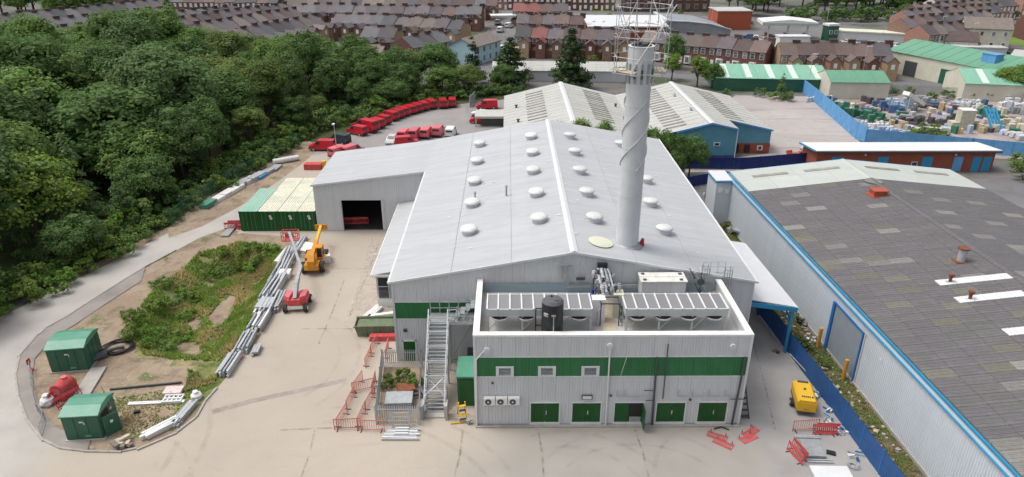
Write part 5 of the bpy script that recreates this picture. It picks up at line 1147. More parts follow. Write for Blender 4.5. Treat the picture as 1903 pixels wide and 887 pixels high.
def beam_pile(lab, px, py, L_, w, rz, n, m='galv', z=0.03, hmul=1, name='steel_bundle', grp=None):
    p = G(px, py); t = thing(name, lab, 'steel', (p.x, p.y, z), rz, grp)
    for k in range(n):
        r_ = random.random(); y = (k%4-1.5)*w/4; zz = (k//4)*.2*hmul
        if r_ < .45:
            b = MB(); b.bx(-L_/2,L_/2,y-.11,y-.02,zz,zz+.2).bx(-L_/2,L_/2,y-.02,y+.08,zz,zz+.03).bx(-L_/2,L_/2,y-.02,y+.08,zz+.17,zz+.2); nm = 'channel'
        elif r_ < .8: b = MB(); b.bx(-L_/2*.95,L_/2*1.03,y-.09,y+.09,zz,zz+.17); nm = 'box_section'
        else: b = MB(); b.cyl((-L_/2,y,zz+.1),(L_/2*.9,y,zz+.1),.09,n=8); nm = 'pipe'
        part(nm, b, M[m if random.random() < .7 else random.choice(('galvd','white','galv'))], t, (random.uniform(-.25,.25), 0, 0), rot=(0,0,random.uniform(-.03,.03)))
    if random.random() < .8:
        for s_ in (-.3,.3): b = MB(); b.bx(s_*L_-.05,s_*L_+.05,-w/2,w/2,-.02,.0); part('bearer', b, M['wood'], t)
    return t
beam_pile('wrapped steel bundle on the kerb nearest the camera, left one', 300,800, 2.6,.7, dirpx((270,815),(330,785)), 8, 'white')
beam_pile('wrapped steel bundle on the kerb beside the white bulk bag', 342,772, 2.6,.7, dirpx((325,790),(358,752)), 8, 'galv')
p = G(226,828); b = MB()
for k in range(7): b.bc((random.uniform(-.7,.7),random.uniform(-.3,.3),.15+.05*k%.3),(random.uniform(.4,.9),random.uniform(.2,.4),.2),rz=random.uniform(0,3),rx=random.uniform(-.5,.5),mi=k%2)
single('debris_heap', b, [M['rubble'], M['wood']], 'heap of broken timber and stone on the near kerb right of the open kiosk', 'debris', base=(p.x,p.y,.05))
p = G(255,768); single('black_lump', MB().bc((0,0,.1),(.4,.2,.2),rz=.4), M['black'], 'small black lump on the soil below the long white bars', 'debris', base=(p.x,p.y,.03))
p = G(345,650); b = MB(); 
# line of steel stock along the yard edge
line = [(426,682,2.7,1.0,0,8),(458,640,2.8,1.0,0,9),(476,654,1.2,.5,0,4),(482,603,2.6,1.2,0,10),(497,572,3.6,1.4,0,12),(516,566,3.0,.8,0,8),(508,540,4.2,1.4,0,12),(522,512,4.6,1.3,0,10),(535,485,5.0,1.2,0,9),(552,462,4.6,1.0,0,7)]
for k, (px, py, L_, w, dg, n) in enumerate(line):
    L_ *= 1.12; w *= 1.3; n += 3
    beam_pile(ORD[k]+' galvanised steel bundle from the near end of the yard edge line', px, py, L_, w, radians(92+dg*.0+(k%3-1)*2.5), n, 'galv', .05, grp='steel bundles along the yard edge')
slab_stack('sheet_stack', 'stack of pale steel sheets halfway along the line of steel stock', 'sheets', 494, 574, 1.3, 2.0, .5, 4, radians(-2), M['galv'], .3)
slab_stack('sheet_stack', 'white crate of sheets beside the boom of the red lift', 'sheets', 530, 516, 1.2, 1.3, .7, 3, radians(4), M['white'], .05)
slab_stack('sheet_stack', 'pale sheets lying at the far end of the steel stock near the lift basket', 'sheets', 570, 463, 1.9, 2.2, .3, 3, radians(-20), M['cop'], .05)
t = bar_stack('white_ladder_pack', 'white packed rails standing on the grass at the end of the basin', G(529,478), 3.6, 3, .28, .2, radians(86), M['white'], 2)
slab_stack('sheet_stack', 'leaning green and grey sheets by the left end of the green containers', 'sheets', 426, 432, .9, 3.0, .2, 3, radians(2), M['galvd'], .05)
r_b = ((433,428,.2),(440,424,.1),(449,426,-.3))
for k, (px, py, rz) in enumerate(r_b):
    p = G(px, py); spawn(bspec, 'pedestrian_barrier', ('left','middle','right')[k]+' one of three red barriers bunched at the left end of the green containers', 'barrier', (p.x-1,p.y,.0), rz, 'red plastic barriers')
for k, (px, py) in enumerate(((650,425),(666,424))):
    p = G(px, py); spawn(bspec, 'pedestrian_barrier', ('left','right')[k]+' red barrier standing inside the open shed doorway', 'barrier', (p.x-.9,p.y+1.0,.05), 0, 'red plastic barriers')
# pallets and packs along the woodland fence
packs = [(388,383,'kgr'),(402,374,'white'),(412,369,'cop'),(425,362,'white'),(437,355,'cop'),(450,344,'galv'),(463,338,'white'),(478,332,'galv'),(487,328,'bluel'),(497,322,'galv'),(512,314,'galvd'),(532,302,'white')]
for k, (px, py, m) in enumerate(packs):
    p = G(px, py); L_ = random.uniform(2.0,3.4)
    if k == 11: 
        b = MB(); b.cyl((-2,0,.45),(2,0,.45),.42,n=14); single('pipe_roll', b, M['white'], 'long white roll at the far end of the packs along the woodland fence', 'roll', base=(p.x,p.y,0), rz=.6); continue
    slab_stack('pallet_pack', ORD[k]+' pallet of sheeting from the near end of the row along the woodland fence', 'pallet', px, py, L_, 1.2, random.uniform(.35,.7), 3, radians(80)+random.uniform(-.12,.12), M[m], grp='pallets along the woodland fence')
for k, (px, py) in enumerate(((346,380),(389,352))):
    p = G(px, py); b = MB(); b.cyl((0,0,0),(0,0,1.4),.05,n=6).dome((0,0,1.35),.22,.2,n=10); single('marker_lamp', b, M['white'], ('nearer','farther')[k]+' white ball-topped post in the scrub by the woodland fence', 'post', base=(p.x-.4,p.y-.5,0))
p = G(583,314); b = MB(); b.bc((0,0,.45),(2.6,1.3,.9)).bc((1.6,.2,.6),(.5,.7,1.2),mi=1); single('red_skip', b, [M['rb'], M['yel']], 'red and yellow plastic chute pieces behind the green containers', 'skip', base=(p.x,p.y,0))
# containers
def container(x0, w, L_, lab, top, grp='green shipping containers'):
    t = thing('shipping_container', lab, 'container', (x0+w/2, 78.1, 0), 0, grp); h = 2.59
    b = MB(); b.bx(-w/2+.03,w/2-.03,.03,L_-.03,.1,h-.05); part('body', b, M['dgreen'], t)
    b = MB(); b.bx(-w/2,w/2,0,L_,h-.05,h); f = part('roof', b, M[top], t)
    b = MB()
    for x in (-w/2+.04,w/2-.04): b.bx(x-.06,x+.06,-.04,.05,0,h)
    b.bx(-w/2,w/2,-.04,.05,h-.14,h-.02).bx(-w/2,w/2,-.04,.05,.0,.15); part('end_frame', b, M['dgreen'], t)
    for s_ in (-1,1):
        b = MB(); b.bx(min(s_*.02,s_*(w/2-.1)),max(s_*.02,s_*(w/2-.1)),-.02,.03,.16,h-.15)
        for q in range(3): b.bx(min(s_*(.1+q*.33),s_*(.32+q*.33)),max(s_*(.1+q*.33),s_*(.32+q*.33)),-.035,-.02,.25,h-.25)
        d = part('door', b, M['dgreen'], t)
        for q in (.28,.75): b = MB(); b.cyl((s_*q,-.06,.12),(s_*q,-.06,h-.1),.02,n=6); part('lock_bar', b, M['kgr'], d)
    if top != 'ctopg': b = MB(); b.bx(.12,.42,-.075,-.06,h-.75,h-.5).bx(.2,.5,-.075,-.06,h-1.05,h-.78); part('label_plate', b, M['trim'], t)
    b = MB()
    for q in range(int(L_/.3)):
        for s_ in (-1,1): b.bx(min(s_*(w/2-.03),s_*w/2),max(s_*(w/2-.03),s_*w/2),.15+q*.3,.30+q*.3,.2,h-.15)
    part('corrugation', b, M['dgreen'], t, kind='stuff')
container(-32.75,2.25,8.0,'leftmost green container with pale green top, shorter than the others','ctopg')
container(-30.45,2.35,12.1,'green container with the palest cream top, second from the left','ctop')
container(-28.05,2.35,12.1,'green container with mottled cream top, third from the left','ctop')
container(-25.65,2.1,12.1,'green container with cream top beside the shed wall, rightmost','ctop')
# ------------------------------------------------------------------ telehandler
p = G(588,505)
t = thing('telehandler', 'amber yellow telehandler with raised long boom pointing away across the yard', 'telehandler', (p.x-.4, p.y+1.4, 0), radians(5))
bigw = MB().cyl((-.2,0,0),(.2,0,0),.62,n=18).mesh('wheel', M['tyre']); bigh = MB().cyl((-.22,0,0),(.22,0,0),.3,n=12).mesh('hub', M['amber'])
for sx in (-1,1):
    for sy in (-1.5,1.5): w = link('wheel', bigw, t, (sx*.98,sy,.62)); link('hub', bigh, w)
b = MB(); b.bx(-.55,.55,-2.3,2.2,.55,1.0).bx(-.75,.75,-2.5,-1.2,.7,1.25).bx(-.9,-.3,-.9,1.0,.7,1.45); part('chassis', b, M['amber'], t)
b = MB(); b.prism([(-2.6,.9),(-1.4,.9),(-1.4,2.0),(-1.9,2.2),(-2.5,1.7)], -.35, .35, 'x'); part('boom_tower', b, M['amber'], t)
b = MB(); b.bar((.0,-2.0,1.75),(.0,1.9,2.15),.42,.42); part('boom', b, M['amber'], t)
b = MB(); b.bar((.0,1.6,2.1),(.0,5.2,2.5),.30,.30); part('boom_extension', b, M['yel'], t)
b = MB(); b.bar((-.7,5.3,2.35),(.7,5.3,2.35),.12,.6).bar((-.45,5.4,2.1),(-.45,6.4,2.1),.12,.06).bar((.45,5.4,2.1),(.45,6.4,2.1),.12,.06).bar((0,5.0,2.45),(0,5.4,2.35),.3); part('fork_carriage', b, M['amber'], t)
b = MB(); b.bx(.35,.95,-.6,.9,1.0,1.3); part('engine_cover', b, M['amber'], t)
b = MB(); b.bx(.38,.92,-.5,.45,1.3,2.35).mesh; f = part('cab_glass', b, M['glass'], t)
b = MB()
for (x, y) in ((.36,-.52),(.94,-.52),(.36,.47),(.94,.47)): b.bar((x,y,1.2),(x,y,2.4),.08)
b.bx(.32,.98,-.56,.51,2.35,2.45); part('cab_frame', b, M['amber'], t)
b = MB(); b.bx(-.7,-.2,-2.55,-2.5,.8,1.15); part('rear_panel', b, M['yel'], t)
# white stillage behind
slab_stack('stillage', 'white machinery parts standing to the right of the telehandler boom', 'machinery', 604, 485, 1.2, 1.5, .9, 2, .3, M['cop'])
# ------------------------------------------------------------------ red boom lift
p = G(549,580)
t = thing('boom_lift', 'red boom lift with long grey boom reaching away towards the containers', 'boom lift', (p.x, p.y+1.0, 0), radians(4))
lw = MB().cyl((-.17,0,0),(.17,0,0),.42,n=16).mesh('wheel', M['tyre']); lh = MB().cyl((-.19,0,0),(.19,0,0),.22,n=10).mesh('hub', M['white'])
for sx in (-1,1):
    for sy in (-.95,.95): w = link('wheel', lw, t, (sx*.98,sy,.42)); link('hub', lh, w)
b = MB(); b.bx(-.7,.7,-1.1,1.1,.35,.7).bx(-.95,.95,-.99,-.91,.36,.48).bx(-.95,.95,.91,.99,.36,.48); part('chassis', b, M['cop'], t)
b = MB(); b.prism([(-1.05,-.7),(-.6,-1.1),(.6,-1.1),(1.05,-.7),(1.05,.8),(-1.05,.8)], .75, 1.35, 'z'); part('turntable', b, M['rb'], t)
b = MB(); b.prism([(-1.0,-.6),(-.5,-1.0),(-.35,.5),(-1.0,.6)], 1.35, 1.6, 'z').prism([(.35,.5),(.5,-1.0),(1.0,-.6),(1.0,.6)], 1.35, 1.6, 'z'); part('engine_cover', b, M['redl'], t)
b = MB(); b.bar((0,-.7,1.3),(0,.4,2.3),.35,.5).bar((0,.4,2.3),(0,3.2,2.9),.3,.34); part('lower_boom', b, M['galvd'], t)
b = MB(); b.bar((-.0,3.0,2.85),(-2.6,10.3,3.5),.26,.28); part('upper_boom', b, M['galvd'], t)
b = MB(); b.bar((-2.6,10.3,3.5),(-2.9,11.2,2.9),.16); part('jib', b, M['galvd'], t)
b = MB(); b.cyl((.1,.2,1.5),(.1,1.8,2.5),.08,n=8); part('lift_ram', b, M['white'], t)
b = MB(); z = 2.0; X_, Y_ = -2.9, 11.7
b.bx(X_-.9,X_+.9,Y_-.4,Y_+.4,z,z+.08)
for zz in (z+.6,z+1.1):
    b.bar((X_-.9,Y_-.4,zz),(X_+.9,Y_-.4,zz),.06).bar((X_-.9,Y_+.4,zz),(X_+.9,Y_+.4,zz),.06).bar((X_-.9,Y_-.4,zz),(X_-.9,Y_+.4,zz),.06).bar((X_+.9,Y_-.4,zz),(X_+.9,Y_+.4,zz),.06)
for k in range(5):
    for yy in (Y_-.4,Y_+.4): b.bar((X_-.9+k*.45,yy,z),(X_-.9+k*.45,yy,z+1.1),.05)
b.bx(X_-.4,X_+.4,Y_-.5,Y_-.4,z+.5,z+1.0); part('work_basket', b, M['rb'], t)
# ------------------------------------------------------------------ skip, red pack, steel at the warehouse corner
t = thing('green_skip', 'weathered olive green skip at the left corner of the warehouse', 'skip', (-11.9,55.0,0), radians(2))
b = MB(); gm_ = mat('olive_skip_paint', (.13,.17,.10), .8, 0, .25, 2, dirt=(.22,.2,.14), dirt_scale=1.2, dirt_amt=.6)
b.prism([(-1.9,0),(1.9,0),(2.2,1.1),(-2.2,1.1)], -.85, -.77, 'y').prism([(-1.9,0),(1.9,0),(2.2,1.1),(-2.2,1.1)], .77, .85, 'y').bx(-1.9,1.9,-.77,.77,.05,.12)
b.bar((-1.93,0,.05),(-2.18,0,1.08),1.54,.06).bar((1.93,0,.05),(2.18,0,1.08),1.54,.06).bx(-2.25,2.25,-.93,-.85,1.02,1.14).bx(-2.25,2.25,.85,.93,1.02,1.14); part('hull', b, gm_, t)
b = MB(); b.bx(-2.0,2.0,-.75,.75,.12,.95); part('load', b, gm_, t)
for x in (-1.2,0,1.2): b = MB(); b.bx(x-.06,x+.06,-.97,-.85,.1,1.0); part('rib', b, gm_, t)
t = thing('red_barrier_pack', 'stack of red plastic barriers laid along the near side of the olive skip', 'barriers', (-11.4,53.6,0), radians(2))
me = MB().bx(-1.0,1.0,-.04,.04,0,1.0).mesh
for k in range(6): b = MB(); b.bx(-1.2,1.2,-.3,.3,k*.09,k*.09+.07); part('barrier_panel', b, M['rb' if k % 2 else 'redl'], t, (random.uniform(-.08,.08),0,0))
beam_pile('bundle of white steel behind the olive skip, leaning out to the left', 688,590, 3.4,.9, radians(68), 8, 'white')
beam_pile('bundle of pale steel between the olive skip and the warehouse wall', 712,588, 2.6,.8, radians(12), 6, 'cop')
# ------------------------------------------------------------------ things in and by the palisade enclosure
b = MB(); n = 12; o_ = []
b.add([(-10.0+.05,42.0,.02),(-6.85,42.0,.02),(-7.5,49.3,.02),(-10.65,49.3,.02)],[(0,1,2,3)]); 
single('enclosure_soil', b, M['g_dirt'], 'bare soil patch inside the galvanised palisade enclosure', 'soil')
bpy.data.objects['enclosure_soil']['kind'] = 'structure'; del bpy.data.objects['enclosure_soil']['category']
slab_stack('grating_stack', 'grey steel gratings stacked inside the palisade enclosure', 'gratings', 742,752, 2.1,1.5,.7,5,.05,M['galvd'])
slab_stack('grating_stack', 'rusty brown plates behind the grey gratings in the enclosure', 'plates', 755,728, 1.3,1.2,.5,3,.4,M['rust'])
beam_pile('dark steel sections beside the gratings in the enclosure', 760,738, 2.0,.8, radians(20), 5, 'dark')
t = thing('rail_stack', 'white and galvanised rails piled in front of the palisade enclosure', 'steel', (G(745,810).x, G(745,810).y, 0))
for k in range(7):
    b = MB(); y = -.5+k*.17; b.bx(-1.35+.05*k,1.4-.1*(k%3),y-.06,y+.06,.02,.17); part('rail', b, M['white' if k % 2 else 'galv'], t, rot=(0,0,random.uniform(-.03,.03)))
for k in range(3): b = MB(); b.bx(-.45,.55,-.1+k*.3,.02+k*.3,.18,.3); part('short_rail', b, M['white'], t)
t = thing('ladder', 'short galvanised frame leaning on the near side of the palisade enclosure', 'frame', (G(745,797).x, G(745,797).y+.1, 0))
b = MB()
for x in (-.6,.6): b.bar((x,0,.0),(x,.25,1.3),.06)
part('stile', b, M['galv'], t)
for k in range(4): b = MB(); b.bar((-.6,.04+.06*k,.25+k*.32),(.6,.04+.06*k,.25+k*.32),.05); part('rung', b, M['galv'], t)
# ------------------------------------------------------------------ galvanised stair and walkway
t = thing('access_stair', 'galvanised steel stair tower climbing away beside the enclosure to the plant deck', 'staircase', (-5.7, 42.6, 0))
SW, SLN, SZ = 1.55, 5.4, 4.9
for s_ in (-1,1):
    x = s_*SW/2
    b = MB(); b.bar((x,.6,.1),(x,.6+SLN,SZ),.10,.28); part('stringer', b, M['galv'], t)
    b = MB(); b.bar((x,0,1.15),(x,SLN+.6,SZ+1.2),.09,.09); part('handrail', b, M['galv'], t)
    b = MB(); b.bar((x,.1,.75),(x,SLN+.6,SZ+.7),.05,.05); part('knee_rail', b, M['galv'], t)
    for k in range(7):
        y = .05+k*SLN/6; b = MB(); zb = max(0,(y-.6)/SLN*SZ); b.bar((x,y,0 if k < 2 else zb-.1),(x,y,zb+1.25),.09,.07); part('baluster', b, M['galv'], t)
trm = MB().bx(-SW/2+.06,SW/2-.06,-.13,.13,-.02,.02).mesh('tread', M['galvd']); nos = None
for k in range(25): link('tread', trm, t, (0,.7+k*SLN/25,.15+k*SZ/25))
for k in range(6):
    y = .6+(k+.6)*SLN/6.2; z = (y-.6)/SLN*SZ+1.2; b = MB(); b.bar((-SW/2-.03,y,z),(SW/2+.03,y,z),.1,.08); part('cross_tie', b, M['galv'], t)
z0_, z1_ = 1.5, 2.35
b = MB(); b.bar((-SW/2,.6+.2,1.45),(SW/2,.6+1.5,2.4),.06).bar((SW/2,.6+.2,1.45),(-SW/2,.6+1.5,2.4),.06); part('cross_brace', b, M['galv'], t)
for s_ in (-1,1):
    for (y0,y1) in ((2.2,2.2),(4.4,4.4),(6.2,6.2)):
        b = MB(); x = s_*SW/2; b.bar((x,y0,0),(x,y0,max(0,(y0-.6)/SLN*SZ)),.12,.12); part('column', b, M['galv'], t)
b = MB(); b.bx(-SW/2-.25,-SW/2-.05,-.25,.6,0,1.3).bx(SW/2+.05,SW/2+.25,-.25,.6,0,1.3).bx(-SW/2,SW/2,.0,.6,0,.12); part('concrete_base', b, M['conc'], t)
# landing and bridge to the deck
b = MB(); b.bx(-.85,.85,6.0,7.3,SZ-.1,SZ).bx(.85,3.15,6.0,7.3,SZ-.1,SZ); part('landing', b, M['galvd'], t)
b = MB(); b.bx(-.85,3.15,5.93,6.0,SZ-.22,SZ+.06).bx(-.85,3.15,7.3,7.37,SZ-.22,SZ+.06); part('landing_edge', b, M['galv'], t)
for yy in (6.0,7.35):
    for z in (.55,1.1,): b = MB(); b.bar((-.8 if yy > 7 else .85,yy,SZ+z),(3.1,yy,SZ+z+.25*(z>1)),.06); part('walkway_rail', b, M['galv'], t)
    for k in range(6):
        x = -.8+k*.78
        if yy < 7 and x < .8: continue
        b = MB(); b.bar((x,yy,SZ),(x,yy,SZ+1.45),.06); part('rail_post', b, M['galv'], t)
for k in range(3): b = MB(); b.bar((.9+k*.8,6.0,SZ+.1),(1.6+k*.8,6.0,SZ+1.05),.05); part('rail_brace', b, M['galv'], t)
for x in (-.8,.8,2.9):
    b = MB(); b.bar((x,7.3,0),(x,7.3,SZ),.14); part('column', b, M['galvd'], t)
b = MB(); b.bar((.8,7.0,.6),(2.9,7.0,4.6),.07); part('raking_brace', b, M['galvd'], t)
for k in range(5): b = MB(); x = .9+k*.42; b.bx(x,x+.36,6.1,7.25,SZ+.02+k*.32,SZ+.07+k*.32); part('upper_tread', b, M['galvd'], t)
single('cabinet', MB().bx(-.3,.3,-.25,.25,0,1.7), M['dark'], 'tall dark cabinet beneath the walkway against the gable', 'cabinet', base=(-3.2,49.5,0))
# yellow and red ladder stand, small bits beside plant block
t = thing('yellow_step_stand', 'yellow tubular step stand folded beside the near left corner of the plant block', 'steps', (-3.55,42.5,0), .2)
b = MB()
for x in (-.3,.3): b.bar((x,-.5,0),(x*.8,.1,1.5),.07).bar((x,.7,0),(x*.8,.15,1.5),.07)
part('frame', b, M['yel'], t)
for k in range(4): b = MB(); b.bc((0,-.4+k*.13,.3+k*.32),(.55,.2,.05)); part('step', b, M['yel' if k % 2 else 'dark'], t)
p = G(865,765)
b = MB(); b.bar((-1,0,.1),(1,.3,.1),.08).bar((-.8,.5,.2),(.9,-.2,.3),.07,mi=1).bc((.4,.1,.25),(.4,.3,.3),rz=.5,mi=1); single('loose_tubes', b, [M['yel'], M['galvd']], 'loose yellow and grey tubes lying at the foot of the step stand', 'tubes', base=(-3.4,41.9,0))
t = thing('red_trestle', 'red folding trestle under the stair behind the small green kiosk', 'trestle', (-3.6,48.0,0), .3)
b = MB(); b.bar((-.7,0,.0),(.7,0,1.2),.1).bar((.7,0,.0),(-.7,0,1.2),.1).bar((-.7,.5,0),(.7,.5,1.2),.1); part('frame', b, M['rb'], t)
b = MB(); b.tube([(-.6,0,.05),(0,.2,.1),(.5,-.1,.06)],.05); single('drain_fitting', b, M['black'], 'black pipe fittings on the ground at the near right corner of the plant block', 'pipe fitting', base=(15.9,41.2,0))
# ------------------------------------------------------------------ vehicles
def van_spec(paint, glass=M['glass']):
    hw = .88
    b = MB()
    prof = [(-2.15,.30),(2.15,.30),(2.2,.62),(2.1,.92),(1.35,1.08),(.75,1.78),(.55,1.86),(-2.1,1.86),(-2.18,1.1)]
    lo = [q for q in prof]
    n = len(prof); vs = []
    for s_ in (-1,1):
        for (x, z) in prof: vs.append((s_*(hw if z < 1.15 else hw-.13*(z-1.15)/.7), x, z))
    fs = [tuple(range(n)) , tuple(range(2*n-1, n-1, -1))]+[(i, n+i, n+(i+1)%n, (i+1)%n) for i in range(n)]
    b.add(vs, fs); body = b.mesh('body', paint)
    def g(pts): m = MB(); m.add(pts, [tuple(range(len(pts)))]); return m
    ws = MB().add([(-.74,1.32,1.14),(.74,1.32,1.14),(.66,.80,1.74),(-.66,.80,1.74),(-.74,1.30,1.10),(.74,1.30,1.10),(.66,.76,1.72),(-.66,.76,1.72)],[(0,1,2,3),(0,4,5,1),(2,6,7,3)]).mesh('windscreen', glass)
    rw_ = MB().bx(-.62,.62,-2.185,-2.15,1.25,1.62).mesh('rear_window', glass)
    sw_ = MB().add([(0,1.05,1.16),(0,.2,1.16),(-.06,.2,1.62),(-.06,.68,1.62)],[(0,1,2,3)])
    sws = []
    for s_ in (-1,1): sws.append(('side_window', MB().add([(s_*.888,1.05,1.16),(s_*.888,.15,1.16),(s_*.812,.15,1.66),(s_*.812,.72,1.66)],[(0,1,2,3) if s_ > 0 else (3,2,1,0)]).mesh('side_window', glass)))
    wm = MB().cyl((-.1,0,0),(.1,0,0),.31,n=14).mesh('wheel', M['tyre']); rm = MB().cyl((-.115,0,0),(.115,0,0),.17,n=10).mesh('rim', M['galv'])
    sp = [('body', body), ('windscreen', ws), ('rear_window', rw_)]+sws
    for s_ in (-.82,.82):
        for y in (-1.35,1.35): sp.append(('wheel', wm, (s_,y,.31), 0, [('rim', rm)]))
    hl = MB().bx(-.12,.12,-.03,.04,-.08,.08).mesh('headlight', M['white']); tl = MB().bx(-.07,.07,-.03,.03,-.2,.2).mesh('tail_light', M['redl'])
    for s_ in (-.68,.68): sp.append(('headlight', hl, (s_,2.15,.78))); sp.append(('tail_light', tl, (s_*1.15,-2.17,1.0)))
    bm_ = MB().bx(-.8,.8,-2.26,-2.16,.32,.55).bx(-.8,.8,2.16,2.26,.32,.5).mesh('bumper', M['black']); sp.append(('bumper', bm_))
    return sp
def car_spec(paint, glass=M['glass']):
    prof = [(-2.0,.30),(2.05,.30),(2.12,.60),(1.95,.82),(1.0,.95),(.35,1.42),(-.9,1.48),(-1.75,1.0),(-2.05,.9)]
    n = len(prof); vs = []; hw = .86
    for s_ in (-1,1):
        for (x, z) in prof: vs.append((s_*(hw if z < 1.0 else hw-.2*(z-.95)/.5), x, z))
    fs = [tuple(range(n)), tuple(range(2*n-1, n-1, -1))]+[(i, n+i, n+(i+1)%n, (i+1)%n) for i in range(n)]
    body = MB().add(vs, fs).mesh('body', paint)
    ws = MB().add([(-.70,.96,1.0),(.70,.96,1.0),(.6,.42,1.40),(-.6,.42,1.40)],[(0,1,2,3)]).mesh('windscreen', glass)
    rw_ = MB().add([(-.6,-.98,1.44),(.6,-.98,1.44),(.68,-1.66,1.08),(-.68,-1.66,1.08)],[(0,1,2,3)]).mesh('rear_window', glass)
    sws = [('side_window', MB().add([(s_*.868,.85,1.0),(s_*.868,-1.35,1.0),(s_*.70,-.95,1.40),(s_*.70,.30,1.38)],[(0,1,2,3) if s_ > 0 else (3,2,1,0)]).mesh('side_window', glass)) for s_ in (-1,1)]
    wm = MB().cyl((-.1,0,0),(.1,0,0),.3,n=12).mesh('wheel', M['tyre'])
    sp = [('body', body), ('windscreen', ws), ('rear_window', rw_)]+sws
    # glass sits 2 cm proud of the body
    for s_ in (-.8,.8):
        for y in (-1.25,1.3): sp.append(('wheel', wm, (s_,y,.3)))
    return sp
for_v = van_spec(M['red']); 
def move_up(sp): return [(it[0], it[1], ((it[2] if len(it) > 2 else (0,0,0))[0], (it[2] if len(it) > 2 else (0,0,0))[1]+(.0), (it[2] if len(it) > 2 else (0,0,0))[2]+(.02 if 'wind' in it[0] else 0)))+tuple(it[3:]) for it in sp]
VAN = move_up(van_spec(M['red'])); CAR = move_up(car_spec(M['white']))
def put(spec, name, lab, cat, px, py, rz, grp, paint=None, sc=None):
    p = G(px, py); return spawn(spec, name, lab, cat, (p.x, p.y, .02), rz, grp, {'body': paint} if paint else None, sc or random.uniform(.90,.97))
row = [(664,250,1.0),(681,243,1.0),(697,237,.9),(711,230,.85),(724,223,.75),(736,218,.7),(748,214,.6),(760,210,.55),(773,207,.5),(786,204,.45),(799,200,.4)]
for k, (px, py, a) in enumerate(row):
    big = (1.06,1.25,1.18) if k == 1 else None
    put(VAN, 'red_van', ORD[k]+' red van from the near end of the curved row along the trees', 'van', px+random.uniform(-.8,.8), py+random.uniform(-.5,.5), a+random.uniform(-.12,.12), 'red vans in the curved row', sc=big)
put(VAN, 'red_van', 'left one of two red vans standing apart at the far end of the curved row', 'van', 823,199, .2, 'red vans parked apart')
put(VAN, 'red_van', 'right one of two red vans standing apart at the far end of the curved row', 'van', 841,197, .05, 'red vans parked apart')
put(VAN, 'red_van', 'red van parked side-on at the very near end of the row, nearest the wood corner', 'van', 600,279, radians(86), 'red vans parked apart')
put(VAN, 'dark_van', 'dark slate coloured van between two red vans at the near end of the row', 'van', 632,266, radians(60), None, mat('slate_van_paint', (.035,.045,.055), .35))
put(VAN, 'red_van', 'pale red van half hidden by the shed roof, left one of the pair', 'van', 634,290, radians(-35), 'pale red vans by the shed roof', M['redl'])
put(VAN, 'red_van', 'pale red van half hidden by the shed roof, right one of the pair', 'van', 656,288, radians(-35), 'pale red vans by the shed roof', M['redl'])
put(CAR, 'silver_car', 'silver hatchback at the left end of the middle row of vans', 'car', 729,266, radians(175), None, mat('silver_paint', (.55,.57,.58), .3, .2))
for k, (px, py) in enumerate(((752,262),(772,260),(793,258),(815,255))):
    put(VAN, 'red_van', ORD[k]+' pale red van from the left in the middle row behind the warehouse roof', 'van', px, py-4, radians(-8), 'pale red vans in the middle row', M['redl'])
put(VAN, 'red_van', 'bright red van lying across in front of the middle row by the silver car', 'van', 756,271, radians(-75), None)
put(VAN, 'white_van', 'white van at the right end of the middle row', 'van', 838,253, radians(-5), None, M['white'])
put(VAN, 'red_van', 'far red van parked side-on by the pale warehouse door', 'van', 905,202, radians(95), 'red vans by the loading bay')
put(VAN, 'red_van', 'red van nearest the grey loading bay, front facing left', 'van', 893,229, radians(82), 'red vans by the loading bay')
put(CAR, 'white_car', 'white car between the two red vans by the loading bay', 'car', 893,217, radians(75), None)
# lamp posts of the van park
def lamp(px, py, h, lab):
    p = G(px, py); t = thing('lamp_post', lab, 'lamp post', (p.x, p.y, 0))
    b = MB(); b.cyl((0,0,0),(0,0,h),.09,.05,n=8); part('post', b, M['galv'], t); b = MB(); b.bc((0,-.3,h),(.35,.7,.14)); part('lamp_head', b, M['cop'], t)
lamp(748,192,5.0,'lamp post against the trees behind the curved row of vans'); lamp(627,292,5.5,'lamp post standing beside the dark van'); lamp(945,232,4.0,'slim post by the corner of the pale warehouse')
# grey loading bay box
t = thing('loading_bay', 'grey flat-roofed loading bay against the pale warehouse beside the vans', 'loading bay', (-3.2,128,0))
b = MB(); b.bx(-3.0,3.0,-2.6,2.6,1.6,2.0); part('roof', b, M['deck'], t)
for x in (-2.8,2.8):
    for y in (-2.4,2.4): b = MB(); b.bx(x-.12,x+.12,y-.12,y+.12,0,1.6); part('post', b, M['galvd'], t)
b = MB(); b.bx(-1.8,2.6,-1.8,2.2,0,1.3); part('dark_store', b, M['dark'], t)
# ================================================================== pale twin-ridged warehouse behind
t = thing('pale_warehouse', 'pale cement-roofed twin-ridged warehouse with teal blue front behind the main works', 'warehouse', (20,118,0))
yB = 133.5; VX, RX1, RX2, EX0, EX1 = 20.6, 10.0, 31.2, -.6, 42.6
ez, rz_, vz = 3.9, 6.5, 4.0
b = MB(); b.prism([(EX0,0),(VX,0),(VX,vz-.1),(RX1,rz_-.1),(EX0,ez-.1)], 98.5, yB, 'y'); wpart('wall', b, M['creamw'], t)
b = MB(); b.prism([(26.0,0),(35.2,0),(35.2,5.45),(RX2,rz_-.1),(26.0,5.2)], 103.8, 109.2, 'y'); wpart('front_wall', b, M['teal'], t)
b = MB(); b.prism([(VX+.02,0),(EX1,0),(EX1,ez-.1),(RX2,rz_-.1),(VX+.02,vz-.1)], 109.25, yB-.02, 'y'); wpart('side_wall', b, M['teal'], t)
b = MB(); b.bx(25.95,35.25,103.72,103.8,0,1.4); wpart('painted_base', b, M['tealp'], t)
